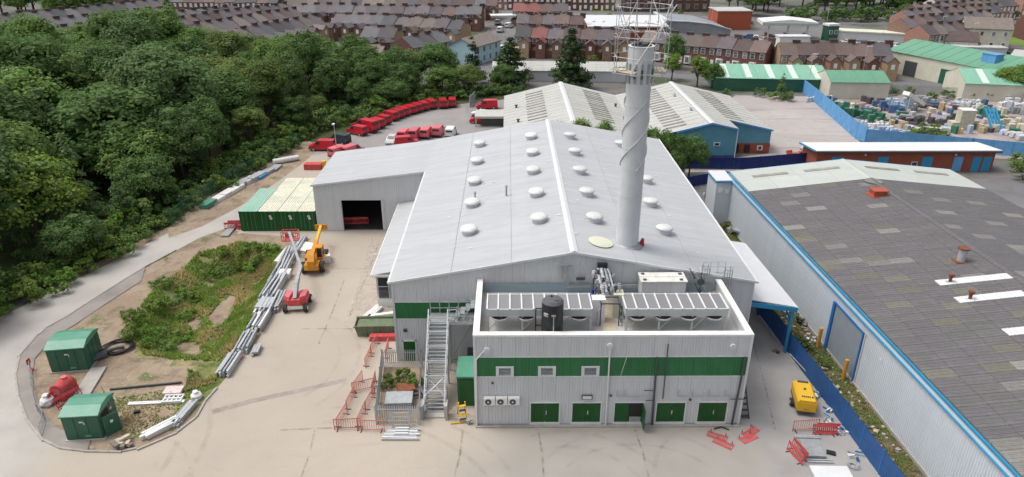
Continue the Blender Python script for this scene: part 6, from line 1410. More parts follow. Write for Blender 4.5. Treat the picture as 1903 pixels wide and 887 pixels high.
b = MB(); b.bx(35.3,42.65,109.17,109.25,0,1.7); wpart('brick_base', b, M['brick'], t)
b = MB(); b.bx(35.6,37.6,109.1,109.16,.1,1.6).bx(38.5,39.4,109.1,109.16,.2,1.5); wpart('dark_opening', b, M['void'], t)
b = MB(); b.bx(40.6,41.5,109.08,109.16,.55,1.35); f = wpart('window', b, M['white'], t); b = MB(); b.bx(40.8,41.3,109.05,109.08,.7,1.2); wpart('pane', b, M['glass'], f)
for x in (30.0,32.3):
    b = MB(); b.bx(x-.5,x+.5,103.72,103.8,2.9,3.5); f = wpart('window', b, M['white'], t); b = MB(); b.bx(x-.33,x+.33,103.69,103.72,3.02,3.38); wpart('pane', b, M['glass'], f)
b = MB(); b.bx(35.2,35.35,103.7,103.85,0,5.5); wpart('downpipe', b, M['trim'], t)
def slope(xa, za_1, xb, zb_1, y0, y1, w=2.0, nm='roof_sheet', m=None, mb=None):
    L_ = hypot(xb-xa, zb_1-za_1); a = atan2(-(zb_1-za_1), xb-xa); n = round((y1-y0)/w); ww = (y1-y0)/n
    me = MB().bx(0,L_,0,ww-.03,0,.06).bx(0,L_,ww-.12,ww-.03,.06,.09).mesh(nm, m or M['palerf'])
    for k in range(n): link(nm, me, t, (xa-t.location.x, y0+k*ww-t.location.y, za_1), (0, a, 0))
slope(EX0-.2,ez-.03,RX1,rz_,98.3,yB+.1); slope(RX1,rz_,VX,vz,98.3,yB+.1); slope(VX,vz,RX2,rz_,103.6,yB+.1); slope(RX2,rz_,EX1+.2,ez-.03,109.1,yB+.1)
slope(RX2,rz_,35.4,rz_-(35.4-RX2)*(rz_-ez)/(EX1-RX2),103.6,109.1)
for x in (RX1,RX2): b = MB(); b.prism([(x-.45,rz_+.02),(x,rz_+.12),(x+.45,rz_+.02),(x+.45,rz_+.1),(x,rz_+.2),(x-.45,rz_+.1)], 98.2 if x < 20 else 103.5, yB+.15, 'y'); wpart('ridge_cap', b, M['ridge'], t)
b = MB(); b.prism([(25.8,5.0),(25.8,5.3),(RX2,rz_+.15),(RX2,rz_-.12)],103.45,103.58,'y').prism([(RX2,rz_-.12),(RX2,rz_+.15),(35.4,5.7),(35.4,5.45)],103.45,103.58,'y'); wpart('verge_trim', b, M['bluel'], t)
b = MB(); b.prism([(35.45,5.4),(35.45,5.65),(EX1+.2,ez+.1),(EX1+.2,ez-.15)],108.95,109.08,'y'); wpart('verge_trim', b, M['bluel'], t)
# slatted rooflights
def slots(xa, xb, zf, y0, y1, n):
    me = None
    for k in range(n):
        y = y0+(y1-y0)*k/(n-1); za0, zb0 = zf(xa), zf(xb); L_ = hypot(xb-xa, zb0-za0)
        if me is None: me = MB().bx(0,L_,-.28,.28,.09,.14).mesh('rooflight', M['slot'])
        link('rooflight', me, t, (xa-t.location.x, y-t.location.y, za0), (0, atan2(za0-zb0, xb-xa), 0))
sl1 = lambda x: ez+(rz_-ez)*(x-EX0)/(RX1-EX0); sl2 = lambda x: rz_-(rz_-vz)*(x-RX1)/(VX-RX1); sl3 = lambda x: vz+(rz_-vz)*(x-VX)/(RX2-VX); sl4 = lambda x: rz_-(rz_-ez)*(x-RX2)/(EX1-RX2)
slots(3.2,6.4,sl1,104,130,15); slots(14.0,17.2,sl2,110,131,15); slots(24.6,27.8,sl3,106,131,17); slots(35.2,38.4,sl4,111,131,13)
b = MB(); b.bx(8.0,RX1,114.5,114.9,.0,.01) if 0 else b.bx(RX1+.3,VX,115.8,116.2,0,0.01) if 0 else None
for (x, y) in ((1.4,122),(1.6,112),(19.2,123),(19.4,114),(30.0,112.5),(29.6,123)):
    z = (sl1 if x < 10 else sl2 if x < 20.6 else sl3)(x); b = MB(); b.cyl((x,y,z),(x,y,z+.5),.18,n=8).cyl((x,y,z+.5),(x,y,z+.6),.3,n=8); wpart('roof_cowl', b, M['dark'] if x < 25 else M['galv'], t)
# valley gutter bushes come later
# ---------------- low brick block with flat white roof
t = thing('brick_store_block', 'low red brick block with white mono-pitch roof and six blue doors', 'building', (60,102,0))
x0,x1,y0,y1 = 46.4,73.3,99.9,105.2
b = MB(); b.prism([(y0,0),(y1,0),(y1,2.75),(y0,3.25)], x0, x1, 'x'); wpart('wall', b, M['brick'], t)
b = MB(); b.add([(x0-.5,y0-.4,3.27),(x1+.6,y0-.4,3.27),(x1+.6,y1+.3,2.78),(x0-.5,y1+.3,2.78),(x0-.5,y0-.4,3.45),(x1+.6,y0-.4,3.45),(x1+.6,y1+.3,2.96),(x0-.5,y1+.3,2.96)],[(3,2,1,0),(4,5,6,7),(0,1,5,4),(1,2,6,5),(2,3,7,6),(3,0,4,7)]); wpart('roof', b, M['white'], t)
b = MB(); b.bx(x0-.5,x1+.6,y0-.55,y0-.41,3.1,3.34); wpart('gutter', b, M['dark'], t)
b = MB(); b.bar((x0-.6,y0-.45,3.4),(x0-.6,y1+.3,2.9),.12,.25); wpart('verge_trim', b, M['bluet'], t)
for k, (px, w, pale) in enumerate(((1562,1.8,0),(1643,1.6,0),(1722,1.6,0),(1778,1.4,1),(1812,1.6,0),(1838,1.5,0))):
    x = {0:49.6,1:56.5,2:63.2,3:67.9,4:70.7,5:72.3}[k]
    w = min(w, 1.25) if k > 3 else w
    b = MB(); b.bx(x-w/2,x+w/2,y0-.05,y0,.05,2.35); wpart('door', b, M['bluet'] if not pale else M['bluel'], t, label='paler blue door' if pale else None)
b = MB(); b.bx(60.9,61.8,y0-.05,y0,.7,1.6); f = wpart('window', b, M['trim'], t); b = MB(); b.bx(61.0,61.7,y0-.07,y0-.05,.8,1.5); wpart('pane', b, M['glass'], f)
for x in (53.6,67.2): b = MB(); b.cyl((x,y0-.3,2.7),(x,y0,2.75),.12,n=8); wpart('wall_lamp', b, M['white'], t)
# dirt heap and orange pile beside it
for k, (px, py, m) in enumerate(((1478,290,'vent'),(1490,283,'white'),(1505,286,'rubble'))):
    p = G(px, py); b = MB()
    for q in range(8): b.bc((random.uniform(-1,1),random.uniform(-.8,.8),random.uniform(.2,.7)),(random.uniform(.5,1.4),random.uniform(.4,1),.3),rz=random.uniform(0,3),rx=random.uniform(-.4,.4))
    single('scrap_pile', b, M[m], ('brick red','white','grey')[k]+' scrap pile against the dark blue fence left of the brick block', 'scrap', base=(p.x,p.y,0))
# ---------------- green-roofed sheds
def shed(lab, p0, p1, d, he, hr, wall, roof, lites=0, doors=(), mono=False, name='green_roofed_shed'):
    "front-left, front-right ground points; depth away; ridge along the length"
    p0, p1 = Vector((p0[0],p0[1],0)), Vector((p1[0],p1[1],0)); v = p1-p0; L_ = v.length
    t = thing(name, lab, 'shed', p0, atan2(v.y, v.x))
    b = MB()
    if mono: b.prism([(0,0),(d,0),(d,hr-.1),(0,he-.1)], 0, L_, 'x')
    else: b.prism([(0,0),(d,0),(d,he-.1),(d/2,hr-.1),(0,he-.1)], 0, L_, 'x')
    part('wall', b, wall, t)
    n = max(3, round(L_/3.0)); w = L_/n
    for side in ((0,) if mono else (0, 1)):
        dd = d if mono else d/2; sl = hypot(dd+.3, hr-he); a = atan2(hr-he, dd)
        for k in range(n):
            me = MB().bx(0,w-.04,-.3,sl-.3,0,.08).bx(w-.12,w-.04,-.3,sl-.3,.08,.12).mesh('roof_sheet', roof)
            if side == 0: link('roof_sheet', me, t, (k*w, 0, he), (a, 0, 0))
            else: link('roof_sheet', me, t, ((k+1)*w, d, he), (a, 0, pi))
        for k in range(lites):
            x = L_*(k+.5)/lites; me = MB().bx(-.65,.65,.1,sl-.5,.09,.14).mesh('rooflight', M['glite'])
            if side == 0: link('rooflight', me, t, (x, 0, he), (a, 0, 0))
    for (xa, xb, h, m) in doors: b = MB(); b.bx(xa,xb,-.06,0,.05,h); part('door', b, M[m], t)
    return t
shed('long green-roofed shed with pale rooflight strips and dark green front behind the empty lot', (46.3,155.8), (71.0,153.4), 14, 2.9, 4.7, M['kg'], M['groof'], 5)
shed('small cream shed with green roof right of the long striped green shed', (68.6,147.8), (81.0,147.0), 9, 3.6, 5.2, M['creamw'], M['groof2'], 0)
shed('large cream shed with deep green roof and two dark doorways, the largest on the right', (95.5,178.5), (106.5,149.5), 17, 5.2, 7.4, M['creamw'], M['groof2'], 0, ((6,9.5,3.6,'dark'),(16,19.5,3.4,'kg')))
shed('cream shed with pale green striped roof at the right edge behind the storage yard', (96.5,146.5), (112,143), 12, 3.6, 5.6, M['creamw'], M['groof'], 2)
t = shed('long low white-roofed building behind the large green shed', (128,180), (152,160), 9, 3.2, 3.9, M['creamw'], M['palerf'], 0, mono=True, name='low_building')
single('rooftop_plant_box', MB().bx(-1.6,1.6,-1.3,1.3,-1.0,1.6).bx(-1.7,1.7,-1.4,1.4,1.6,1.72), M['bluel'], 'blue grey box unit on the end of the large green shed roof', 'plant unit', base=(108.0,157,6.2), rz=-1.2)
shed('low white-roofed shed half hidden behind the two dark conifers', (-4,166.5), (30,164.5), 8, 2.6, 4.0, M['clad2'], M['palerf'], 0, name='white_roofed_shed')
single('roof_dome', MB().dome((0,0,0),.5,.45), M['white'], 'white dome vent on the roof of the low shed behind the conifers', 'roof vent', base=(22.5,169,3.6))
# ---------------- town: larger buildings
def block(name, lab, cat, cxy, dims, rz, wall, roof, roof_h=.3, wins=0, group=None, gable=0):
    t = thing(name, lab, cat, (cxy[0],cxy[1],0), rz, group); w, d, h = dims
    b = MB(); b.bx(-w/2,w/2,-d/2,d/2,0,h); 
    if gable: b = MB(); b.prism([(-d/2,0),(d/2,0),(d/2,h),(0,h+gable-.1),(-d/2,h)], -w/2, w/2, 'x')
    part('wall', b, wall, t)
    if gable:
        for s_ in (-1,1):
            b = MB(); e = .3; b.add([(-w/2-e,s_*(d/2+e),h-.15),(w/2+e,s_*(d/2+e),h-.15),(w/2+e,0,h+gable),(-w/2-e,0,h+gable),(-w/2-e,s_*(d/2+e),h+.02),(w/2+e,s_*(d/2+e),h+.02),(w/2+e,0,h+gable+.17),(-w/2-e,0,h+gable+.17)],[(0,1,2,3),(7,6,5,4),(0,4,5,1),(1,5,6,2),(3,7,4,0)]); part('roof', b, roof, t)
    else: b = MB(); b.bx(-w/2-.2,w/2+.2,-d/2-.2,d/2+.2,h,h+roof_h); part('roof', b, roof, t)
    if wins:
        for k in range(wins):
            x = -w/2+(k+.5)*w/wins
            for z in ([1.2, h-2.0] if h > 5 else [h*.45]):
                b = MB(); b.bx(x-.55,x+.55,-d/2-.08,-d/2,z,z+1.3); f = part('window', b, M['wf'], t); b = MB(); b.bx(x-.42,x+.42,-d/2-.1,-d/2-.08,z+.1,z+1.2); part('pane', b, M['pglass'], f)
    return t
t = thing('long_white_roofed_hall', 'long hall with shining white roof and round roof domes behind the chimney head', 'building', (38,228,0))
b = MB(); b.prism([(0,0),(16,0),(16,5.6),(0,4.1)], -12.6, 12.6, 'x'); part('wall', b, M['brick'], t)
b = MB(); b.add([(-12.9,-.4,4.15),(12.9,-.4,4.15),(12.9,16.3,5.7),(-12.9,16.3,5.7),(-12.9,-.4,4.5),(12.9,-.4,4.5),(12.9,16.3,6.0),(-12.9,16.3,6.0)],[(3,2,1,0),(4,5,6,7),(0,1,5,4),(1,2,6,5),(2,3,7,6),(3,0,4,7)]); part('roof', b, M['ridge'], t)
for k, x in enumerate((-10.5,-7.3,-1.5,2.2,6.3,10.3)): b = MB(); b.dome((x,6,4.95),.8,.7,n=10,k=3); part('roof_dome', b, M['white'], t)
t = thing('curved_grey_hall', 'grey-roofed hall with curved roof edge right of the white-roofed hall', 'building', (61,232,0))
b = MB(); b.prism([(-9.5,0),(11,0),(11,2.8),(4,4.6),(-3,5.3),(-9.5,5.5)], 0, 22, 'y'); part('wall', b, mat('grey_membrane', (.25,.27,.29), .7, 0, .15, .3), t)
b = MB(); b.prism([(-9.7,5.5),(-3,5.3),(4,4.6),(11.2,2.8),(11.2,3.05),(4,4.85),(-3,5.55),(-9.7,5.8)], -.3, .5, 'y'); part('roof_edge', b, M['trim'], t)
b = MB(); b.bx(-10.2,-9.2,-.4,22,5.5,6.0); part('parapet', b, M['ridge'], t)
block('red_brick_hall', 'square red brick hall with flat grey roof beside the filling station', 'building', (79,258), (12,12,6.2), 0, mat('bright_red_brick', (.36,.09,.05), .85, 0, .12, 1), M['deck'])
t = thing('brick_terrace_block', 'long dark brick block with ten white bay windows at the top of the picture', 'building', (67,307,0))
b = MB(); b.bx(-18,18,0,9,0,7.5); part('wall', b, M['bk'][3], t); b = MB(); b.prism([(-.4,7.5),(9.4,7.5),(4.5,10)], -18.3, 18.3, 'x'); part('roof', b, M['rf'][0], t)
for k in range(10):
    x = -16+k*3.55
    for z in (1.0,4.4): b = MB(); b.bx(x-.85,x+.85,-.4,0,z,z+2.2); f = part('bay_window', b, M['bk'][5], t); b = MB(); b.bx(x-.6,x+.6,-.45,-.4,z+.3,z+1.9); part('pane', b, M['pglass'], f)
# filling station
p = G(1478,82)
t = thing('filling_station_canopy', 'white station canopy with shallow pitched roof above parked cars', 'canopy', (p.x+1, p.y+12, 0), radians(-8))
b = MB(); b.prism([(-8.5,4.6),(8.5,4.6),(8.5,5.6),(0,6.4),(-8.5,5.6)], -5, 5, 'y'); part('roof', b, M['white'], t)
b = MB(); b.bx(-8.55,8.55,-5.08,-5.0,4.5,5.3); part('fascia', b, mat('pale_green_fascia', (.35,.42,.38), .6), t)
for x in (-6,0,6): b = MB(); b.bx(x-.25,x+.25,-3,-2.6,0,4.6); part('post', b, M['white'], t)
for x in (-6,0,6): b = MB(); b.bx(x-.4,x+.4,-1,1,0,1.7); part('fuel_pump', b, M['kg'], t)
block('station_kiosk', 'small green kiosk with white lid roof on a stem right of the station canopy', 'kiosk', (G(1540,75).x, G(1540,75).y), (3.6,3.2,4.6), .2, M['kg'], M['white'], .6, 2)
block('blue_cabin', 'bright blue cabin in the car yard right of the station', 'cabin', (G(1568,72).x, G(1568,72).y), (4,3,2.8), .1, M['blue'], M['bluet'])
block('long_shed', 'long narrow shed with pale ribbed roof beside the dark wood', 'shed', (G(1632,82).x, G(1632,82).y+6), (20,6,2.8), radians(-22), M['clad2'], M['cream'], .35)
block('white_vehicle_body', 'white box body building in front of the station canopy', 'building', (G(1458,88).x+2, G(1458,88).y), (9,4,3.2), 0, M['white'], M['ridge'])
block('white_garage', 'low pale blue garage below the terraces on the right', 'garage', (G(1705,76).x, G(1705,76).y), (8,5,2.4), radians(-15), M['bluel'], M['white'])
t = block('cream_house', 'large cream house with brown hipped roof at the right beside the meadow', 'house', (G(1828,92).x, G(1828,92).y+2), (12,9,6.2), radians(-20), M['creamw'], M['rf'][4], gable=2.6, wins=4)
block('cream_cottage', 'small cream gabled cottage in front of the large cream house', 'house', (G(1778,98).x, G(1778,98).y), (8,6,3.6), radians(-20), M['creamw'], M['rf'][2], gable=2.2, wins=2)
block('grey_garage', 'grey flat garage row below the cream house', 'garage', (G(1815,104).x, G(1815,104).y), (13,4,2.4), radians(-10), M['clad2'], M['deck'])
# ================================================================== terraced houses
def wmesh(w, h, d=.08):
    fr = MB().bx(-w/2,w/2,-d,0,0,h).mesh('window', M['wf']); pn = MB().bx(-w/2+.1,w/2-.1,-d-.03,-d,.1,h/2-.04).bx(-w/2+.1,w/2-.1,-d-.03,-d,h/2+.04,h-.1).mesh('pane', M['pglass']); return fr, pn
WA = wmesh(1.2,1.5); WB = wmesh(.8,1.1); WBAY = (MB().prism([(-1.0,0),(-.6,-.6),(.6,-.6),(1.0,0)], 0, 2.0, 'z').mesh('bay_window', M['wf']), MB().bx(-.5,.5,-.64,-.6,.35,1.75).mesh('pane', M['pglass']))
def gable_roof_mesh(w, d, h, r, e=.25, nm='roof'):
    b = MB(); t = .14
    p = [(-d/2-e, h-.02-e*.5),(0, h+r),(d/2+e, h-.02-e*.5),(d/2+e, h+t-e*.5),(0, h+r+t),(-d/2-e, h+t-e*.5)]
    b.prism(p, -w/2+.01, w/2-.01, 'x'); return b.mesh(nm, M['rf'][0])
HW, HD, HH, HR = 4.5, 7.8, 5.1, 2.35
wallm = MB().prism([(-HD/2,0),(HD/2,0),(HD/2,HH),(0,HH+HR-.05),(-HD/2,HH)], -HW/2, HW/2, 'x').mesh('wall', M['bk'][0])
roofm = gable_roof_mesh(HW, HD, HH, HR)
chim = MB().bx(-.9,.9,-.35,.35,0,1.5).bx(-1.0,1.0,-.45,.45,1.5,1.65).mesh('chimney', M['bk'][3])
potm = MB().cyl((-.5,0,1.6),(-.5,0,2.1),.16,.12,n=6).cyl((.1,0,1.6),(.1,0,2.1),.16,.12,n=6).cyl((.6,0,1.6),(.6,0,2.0),.16,.12,n=6).mesh('chimney_pots', M['vent'])
doorm = MB().bx(-.45,.45,-.06,0,.1,2.1).mesh('door', M['wf'])
wingw = MB().prism([(-1.3,0),(1.3,0),(1.3,4.2),(0,5.3),(-1.3,4.2)], -HD/2-4.2, -HD/2, 'y').mesh('rear_wing', M['bk'][0])
wingr = MB().prism([(-1.5,4.08),(0,5.35),(1.5,4.08),(1.5,4.22),(0,5.5),(-1.5,4.22)], -HD/2-4.4, -HD/2+.6, 'y').mesh('wing_roof', M['rf'][0])
lean = MB().prism([(-HD/2-2.2,0),(-HD/2,0),(-HD/2,2.6),(-HD/2-2.2,2.0)], -2.4, -.6, 'x').mesh('outhouse', M['bk'][0])
chs = lambda: ('roof', roofm, (0,0,0), 0, [('chimney', chim, (HW/2-.1,0,HH+HR-.9), 0)])
def rear_house():
    s_ = [('wall', wallm), chs()]
    s_ += [('rear_wing', wingw, (1.05,0,0), 0, [('window', WB[0], (0,-HD/2-4.2,2.7))]), ('wing_roof', wingr, (1.05,0,0)), ('outhouse', lean)]
    for (x, z) in ((-1.2,3.4),): s_.append(('window', WA[0], (x,-HD/2,z), 0, [('pane', WA[1])]))
    s_.append(('door', doorm, (-1.9,-HD/2,0)))
    return s_
def front_house():
    s_ = [('wall', wallm), chs(), ('bay_window', WBAY[0], (-.9,-HD/2,.5), 0, [('pane', WBAY[1])]), ('door', doorm, (1.55,-HD/2,0))]
    for x in (-1.2,1.3): s_.append(('window', WA[0], (x,-HD/2,3.3), 0, [('pane', WA[1])]))
    return s_
def back_far():      # beyond 240 m: fewer pieces
    return [('wall', wallm), chs(), ('window', WA[0], (-1.2,-HD/2,3.3)), ('window', WA[0], (1.2,-HD/2,3.3)), ('window', WA[0], (-1.1,-HD/2,.8)), ('door', doorm, (1.3,-HD/2,0))]
SPH = {'rear': rear_house(), 'front': front_house(), 'far': back_far()}
def terrace(lab, a, c, kind, walls=(0,0,1,3,2), roofs=(0,0,1,4,2), cat='house'):
    a = Vector((a[0],a[1],0)); c = Vector((c[0],c[1],0)); d = c-a; n = max(1, round(d.length/HW)); rz = atan2(d.y, d.x); s_ = d.length/n/HW
    for k in range(n):
        if k >= len(ORD): break
        p = a+d*(k+.5)/n; wi = random.choice(walls); ri = random.choice(roofs)
        lb = '%s house from the left in the %s' % (ORD[k], lab)
        r = spawn(SPH[kind], 'terraced_house', lb, cat, p, rz, 'houses in the '+lab, {'wall': M['bk'][wi], 'roof': M['rf'][ri], 'rear_wing': M['bk'][wi], 'wing_roof': M['rf'][ri], 'outhouse': M['bk'][wi]}, (s_*1.0,1,random.uniform(.97,1.03)))
br = (0,1,3,0,2)
terrace('long grey terrace at the far left', (-166,226), (-133,284), 'far', (3,1,0), (1,0,1))
terrace('second grey terrace below the far left one', (-150,204), (-118,256), 'far', (3,1,4), (1,0,1))
terrace('terrace with brick porches left of the tall tree', (-132,200), (-98,262), 'far', (1,0,5), (0,1,0))
terrace('red brick terrace at the top left centre', (-112,206), (-82,268), 'far', (1,1,5), (0,2,0))
terrace('terrace left of the buff gables', (-93,208), (-74,252), 'rear', (0,1,5), (0,4,2))
terrace('terrace with pale sheds beside the wood', (-76,198), (-62,232), 'rear', (1,0,2), (0,1,4))
terrace('buff brick terrace behind the small gabled houses', (-56,237), (-13,220), 'rear', (2,0,2,0,3), (0,1,0,4))
terrace('grey roofed terrace directly behind the buff one', (-78,264), (-9,256.5), 'rear', (0,2,1,3), (0,0,2,1))
terrace('terrace along the very top behind the grey one', (-88,290), (-4,286), 'rear', (0,1,3,2), (0,1,2,4))
terrace('far row at the top edge of the town', (-90,322), (0,318), 'far', (0,1,3,5), (0,1,2))
terrace('farthest row at the top left', (-185,330), (-100,322), 'far', (0,1,3,5), (0,1,2))
terrace('top left row beside the far trees', (-140,300), (-92,296), 'far', (0,1,3,5), (0,1,2))
terrace('bay-windowed red terrace at the end of the wood', (-27.5,184.5), (-18.5,196), 'front', (1,), (0,1))
terrace('pair of gabled houses above the bright tree', (-41,206), (-31,203.5), 'rear', (2,0), (0,1))
terrace('small brown house hemmed by trees', (-35,173), (-29.5,171.5), 'front', (1,), (4,))
terrace('terrace on the left of the round-topped conifers', (2.5,205), (34,199), 'rear', (0,2,1,0), (2,3,0,2,2))
terrace('dark terrace behind the bushes right of the chimney', (38,197.5), (66,178), 'front', (1,3,1), (0,2,0,4))
terrace('brown terrace behind the green striped shed', (67,176.5), (93,173.5), 'rear', (0,1,5,2), (2,0,2))
terrace('row of brown gables above the near terrace', (3,234), (24,231), 'rear', (0,0,2), (2,0,3))
terrace('row of houses beside the lawn at the top', (2,268), (22,266), 'rear', (0,2,1), (0,3,2))
terrace('row at the top beyond the lawn', (0,318), (46,314), 'far', (0,1,3), (0,1,2))
RT = [('lowest diagonal terrace at the upper right', (118,206), (150,221)), ('second diagonal terrace at the upper right', (122,224), (160,241)), ('third diagonal terrace at the upper right', (132,243), (176,262)), ('fourth diagonal terrace at the upper right', (146,263), (196,284)), ('fifth diagonal terrace at the upper right', (165,284), (214,304)), ('sixth diagonal terrace at the upper right', (176,305), (240,328)), ('seventh diagonal terrace at the upper right', (190,330), (262,352))]
for k, (lab, a, c) in enumerate(RT): terrace(lab, a, c, 'front' if k < 2 else 'far', (5,1,4,0), (0,4,1,2))
terrace('short row beside the meadow at the upper right', (166,232), (188,228), 'far', (5,4,1), (0,4))
terrace('red row beyond the meadow at the upper right', (196,268), (238,262), 'far', (1,5,4), (0,4))
terrace('pale row at the top right corner', (205,292), (262,284), 'far', (4,5,1), (0,4))
# pale blue building on the street
t = thing('pale_blue_house', 'pale blue painted building with dark openings along the street', 'house', (-9.0,193.5,0), radians(62))
b = MB(); b.prism([(-4,0),(4,0),(4,4.8),(0,6.6),(-4,4.8)], -7, 7, 'x'); part('wall', b, mat('pale_blue_render', (.36,.52,.56), .8, 0, .06, .6), t)
for s_ in (-1,1): b = MB(); b.add([(-7.3,s_*4.3,4.6),(7.3,s_*4.3,4.6),(7.3,0,6.6),(-7.3,0,6.6),(-7.3,s_*4.3,4.8),(7.3,s_*4.3,4.8),(7.3,0,6.8),(-7.3,0,6.8)],[(0,1,2,3),(7,6,5,4),(0,4,5,1),(1,5,6,2),(3,7,4,0)]); part('roof', b, M['rf'][4], t)
for k in range(4):
    for z in (.8,3.1): b = MB(); b.bx(-5.8+k*3.3,-4.9+k*3.3,-4.06,-4.0,z,z+1.2); part('window', b, M['pglass'], t)
# parked cars in the town
paints = [M['white'], mat('car_silver', (.45,.47,.49), .35, .2), mat('car_black', (.03,.03,.035), .3), mat('car_blue', (.04,.10,.25), .3), M['red']]
cn = ['white','silver','black','blue','red']
def tc(x, y, rz, pi_, where, spec=CAR): spawn(spec, 'parked_car', '%s %s %s' % (cn[pi_], 'car parked' if spec is CAR else 'van parked', where), 'car' if spec is CAR else 'van', (x, y, .05), rz, 'vehicles parked in the town', {'body': paints[pi_]})
st_p = [(932,96,0,'VAN'),(915,88,0,'VAN'),(920,82,0,'VAN'),(946,52,0,'V'),(930,60,0,'VAN'),(925,46,0,'VAN'),(955,40,2,'C'),(888,103,0,'C'),(912,104,1,'C'),(870,118,1,'C'),(850,118,0,'C'),(990,40,0,'C'),(994,32,1,'C'),(972,36,2,'C'),(838,117,2,'C'),(958,30,3,'C')]
wh_ = ['on the street beside the pale blue house, nearest the dark conifer','outside the middle of the pale blue house','outside the far end of the pale blue house','by the forecourt on the left of the street','under the white forecourt canopy','at the back of the white forecourt','at the far end of the street on the left','at the near corner of the pale blue house','in the street mouth left of the dark conifer','on the drive behind the bright green bush, right one','on the drive behind the bright green bush, left one','beside the top lawn, nearer one','beside the top lawn, farther one','in the middle of the far street','in front of the white bay windows','at the junction by the top lawn']
for (px, py, c_, k_), w_l in zip(st_p, wh_):
    p = G(px, py); tc(p.x, p.y, radians(-14)+random.uniform(-.2,.2), c_, w_l, CAR if k_ == 'C' else VAN)
wn = ['left end','second','third','fourth','middle','sixth','seventh','eighth','right end']
for k in range(9): p = G(1392+k*12, 72+k%3*3); tc(p.x, p.y, random.uniform(0,3), (3,0,1,4,2,1,0,3,0)[k], 'in the car yard, %s of the row' % wn[k])
for k in range(8): p = G(1572+k*15, 82+k*1.2); tc(p.x, p.y, random.uniform(0,.6), (0,1,2,0,1,3,0,1)[k], 'below the ribbed shed, %s of the line' % wn[k])
for k in range(6): p = G(1850+k*12, 100+k*3); tc(p.x, p.y, random.uniform(-.5,.1), (0,1,2,0,1,3)[k], 'below the meadow, %s of the line' % wn[k])
t = block('forecourt_canopy', 'white flat canopy over vans at the head of the street', 'canopy', (G(935,52).x, G(935,52).y+6), (9,5,.4), .1, M['white'], M['white']); t.location.z = 3.2
# street lamps in the town
for k, (px, py) in enumerate(((1320,60),(1455,40),(1535,50),(1650,70),(1742,80),(1800,96),(1865,70),(940,110),(1500,168),(1600,150))):
    p = G(px, py); t = thing('street_lamp', ('slim street lamp beside the red brick hall','slim street lamp before the dark wood, left one','slim street lamp before the dark wood, right one','street lamp at the right end of the dark wood','street lamp above the green sheds','street lamp by the cream house','street lamp at the edge of the meadow','street lamp in the street beside the dark conifer','thin mast by the blue sheeted fence corner','thin mast behind the small cream shed')[k], 'street lamp', (p.x, p.y, 0))
    b = MB(); b.cyl((0,0,0),(0,0,8),.10,.06,n=6); part('post', b, M['galv'], t); b = MB(); b.bc((.5,0,8),(1.2,.25,.14)); part('lamp_head', b, M['cop'], t)
# ================================================================== storage yard
def pallet_load(kind):
    b = MB(); r_ = random.Random(kind)
    if kind == 0:      # wrapped block pack
        for i in range(2):
            for j in range(2): b.bx(-.6+i*.61,.0+i*.61-.01,-.5+j*.51,0+j*.51-.01,.15,1.15+.1*((i+j)%2))
    elif kind == 1:    # bulk bags
        for i in range(2): b.cyl((-.5+i,0,.1),(-.5+i,0,1.0),.48,.40,n=8); b.cyl((-.5+i,0,1.0),(-.5+i,0,1.1),.40,.1,n=8)
    elif kind == 2:    # pipes
        for i in range(5):
            for j in range(3): b.cyl((-1.5,-.5+i*.24,.25+j*.22),(1.5,-.5+i*.24,.25+j*.22),.11,n=6)
    elif kind == 3:    # crates stacked
        for j in range(4): b.bx(-.6,.6,-.5,.5,.1+j*.42,.48+j*.42)
    else:              # timber or slabs
        for j in range(3): b.bx(-1.2+.05*j,1.2-.03*j,-.6,.6,.1+j*.25,.32+j*.25)
    b.bx(-.6,.6,-.5,.5,0,.1) if kind not in (2,4) else b.bx(-1,1,-.5,.5,0,.1)
    return b
def yardmat(n, c): return mat(n, c, .7, 0, .25, 2, rnd=.15)
YM = {'white bag': yardmat('white_bags', (.54,.55,.57)), 'green crate': yardmat('green_crates', (.05,.17,.11)), 'blue drum': yardmat('blue_drums', (.08,.15,.28)), 'grey pipe': yardmat('grey_pipes', (.30,.31,.32)),
      'pink block': yardmat('pink_blocks', (.50,.38,.34)), 'cream board': yardmat('cream_boards', (.52,.49,.38)), 'dark block': yardmat('dark_blocks', (.09,.08,.09)), 'timber': yardmat('timber_packs', (.42,.33,.2)), 'pale blue pack': yardmat('pale_blue_packs', (.34,.44,.56))}
PM = {}
def load(px, py, kind, mk, rz, lab, sc=None, z=0):
    key = (kind, mk)
    if key not in PM: PM[key] = pallet_load(kind).mesh('pallet_stack', YM[mk])
    p = G(px, py); o = link('pallet_stack', PM[key], None, (p.x, p.y, z), rz, sc=sc); tag(o, lab, 'pallet', 'goods stacked in the storage yard'); return o
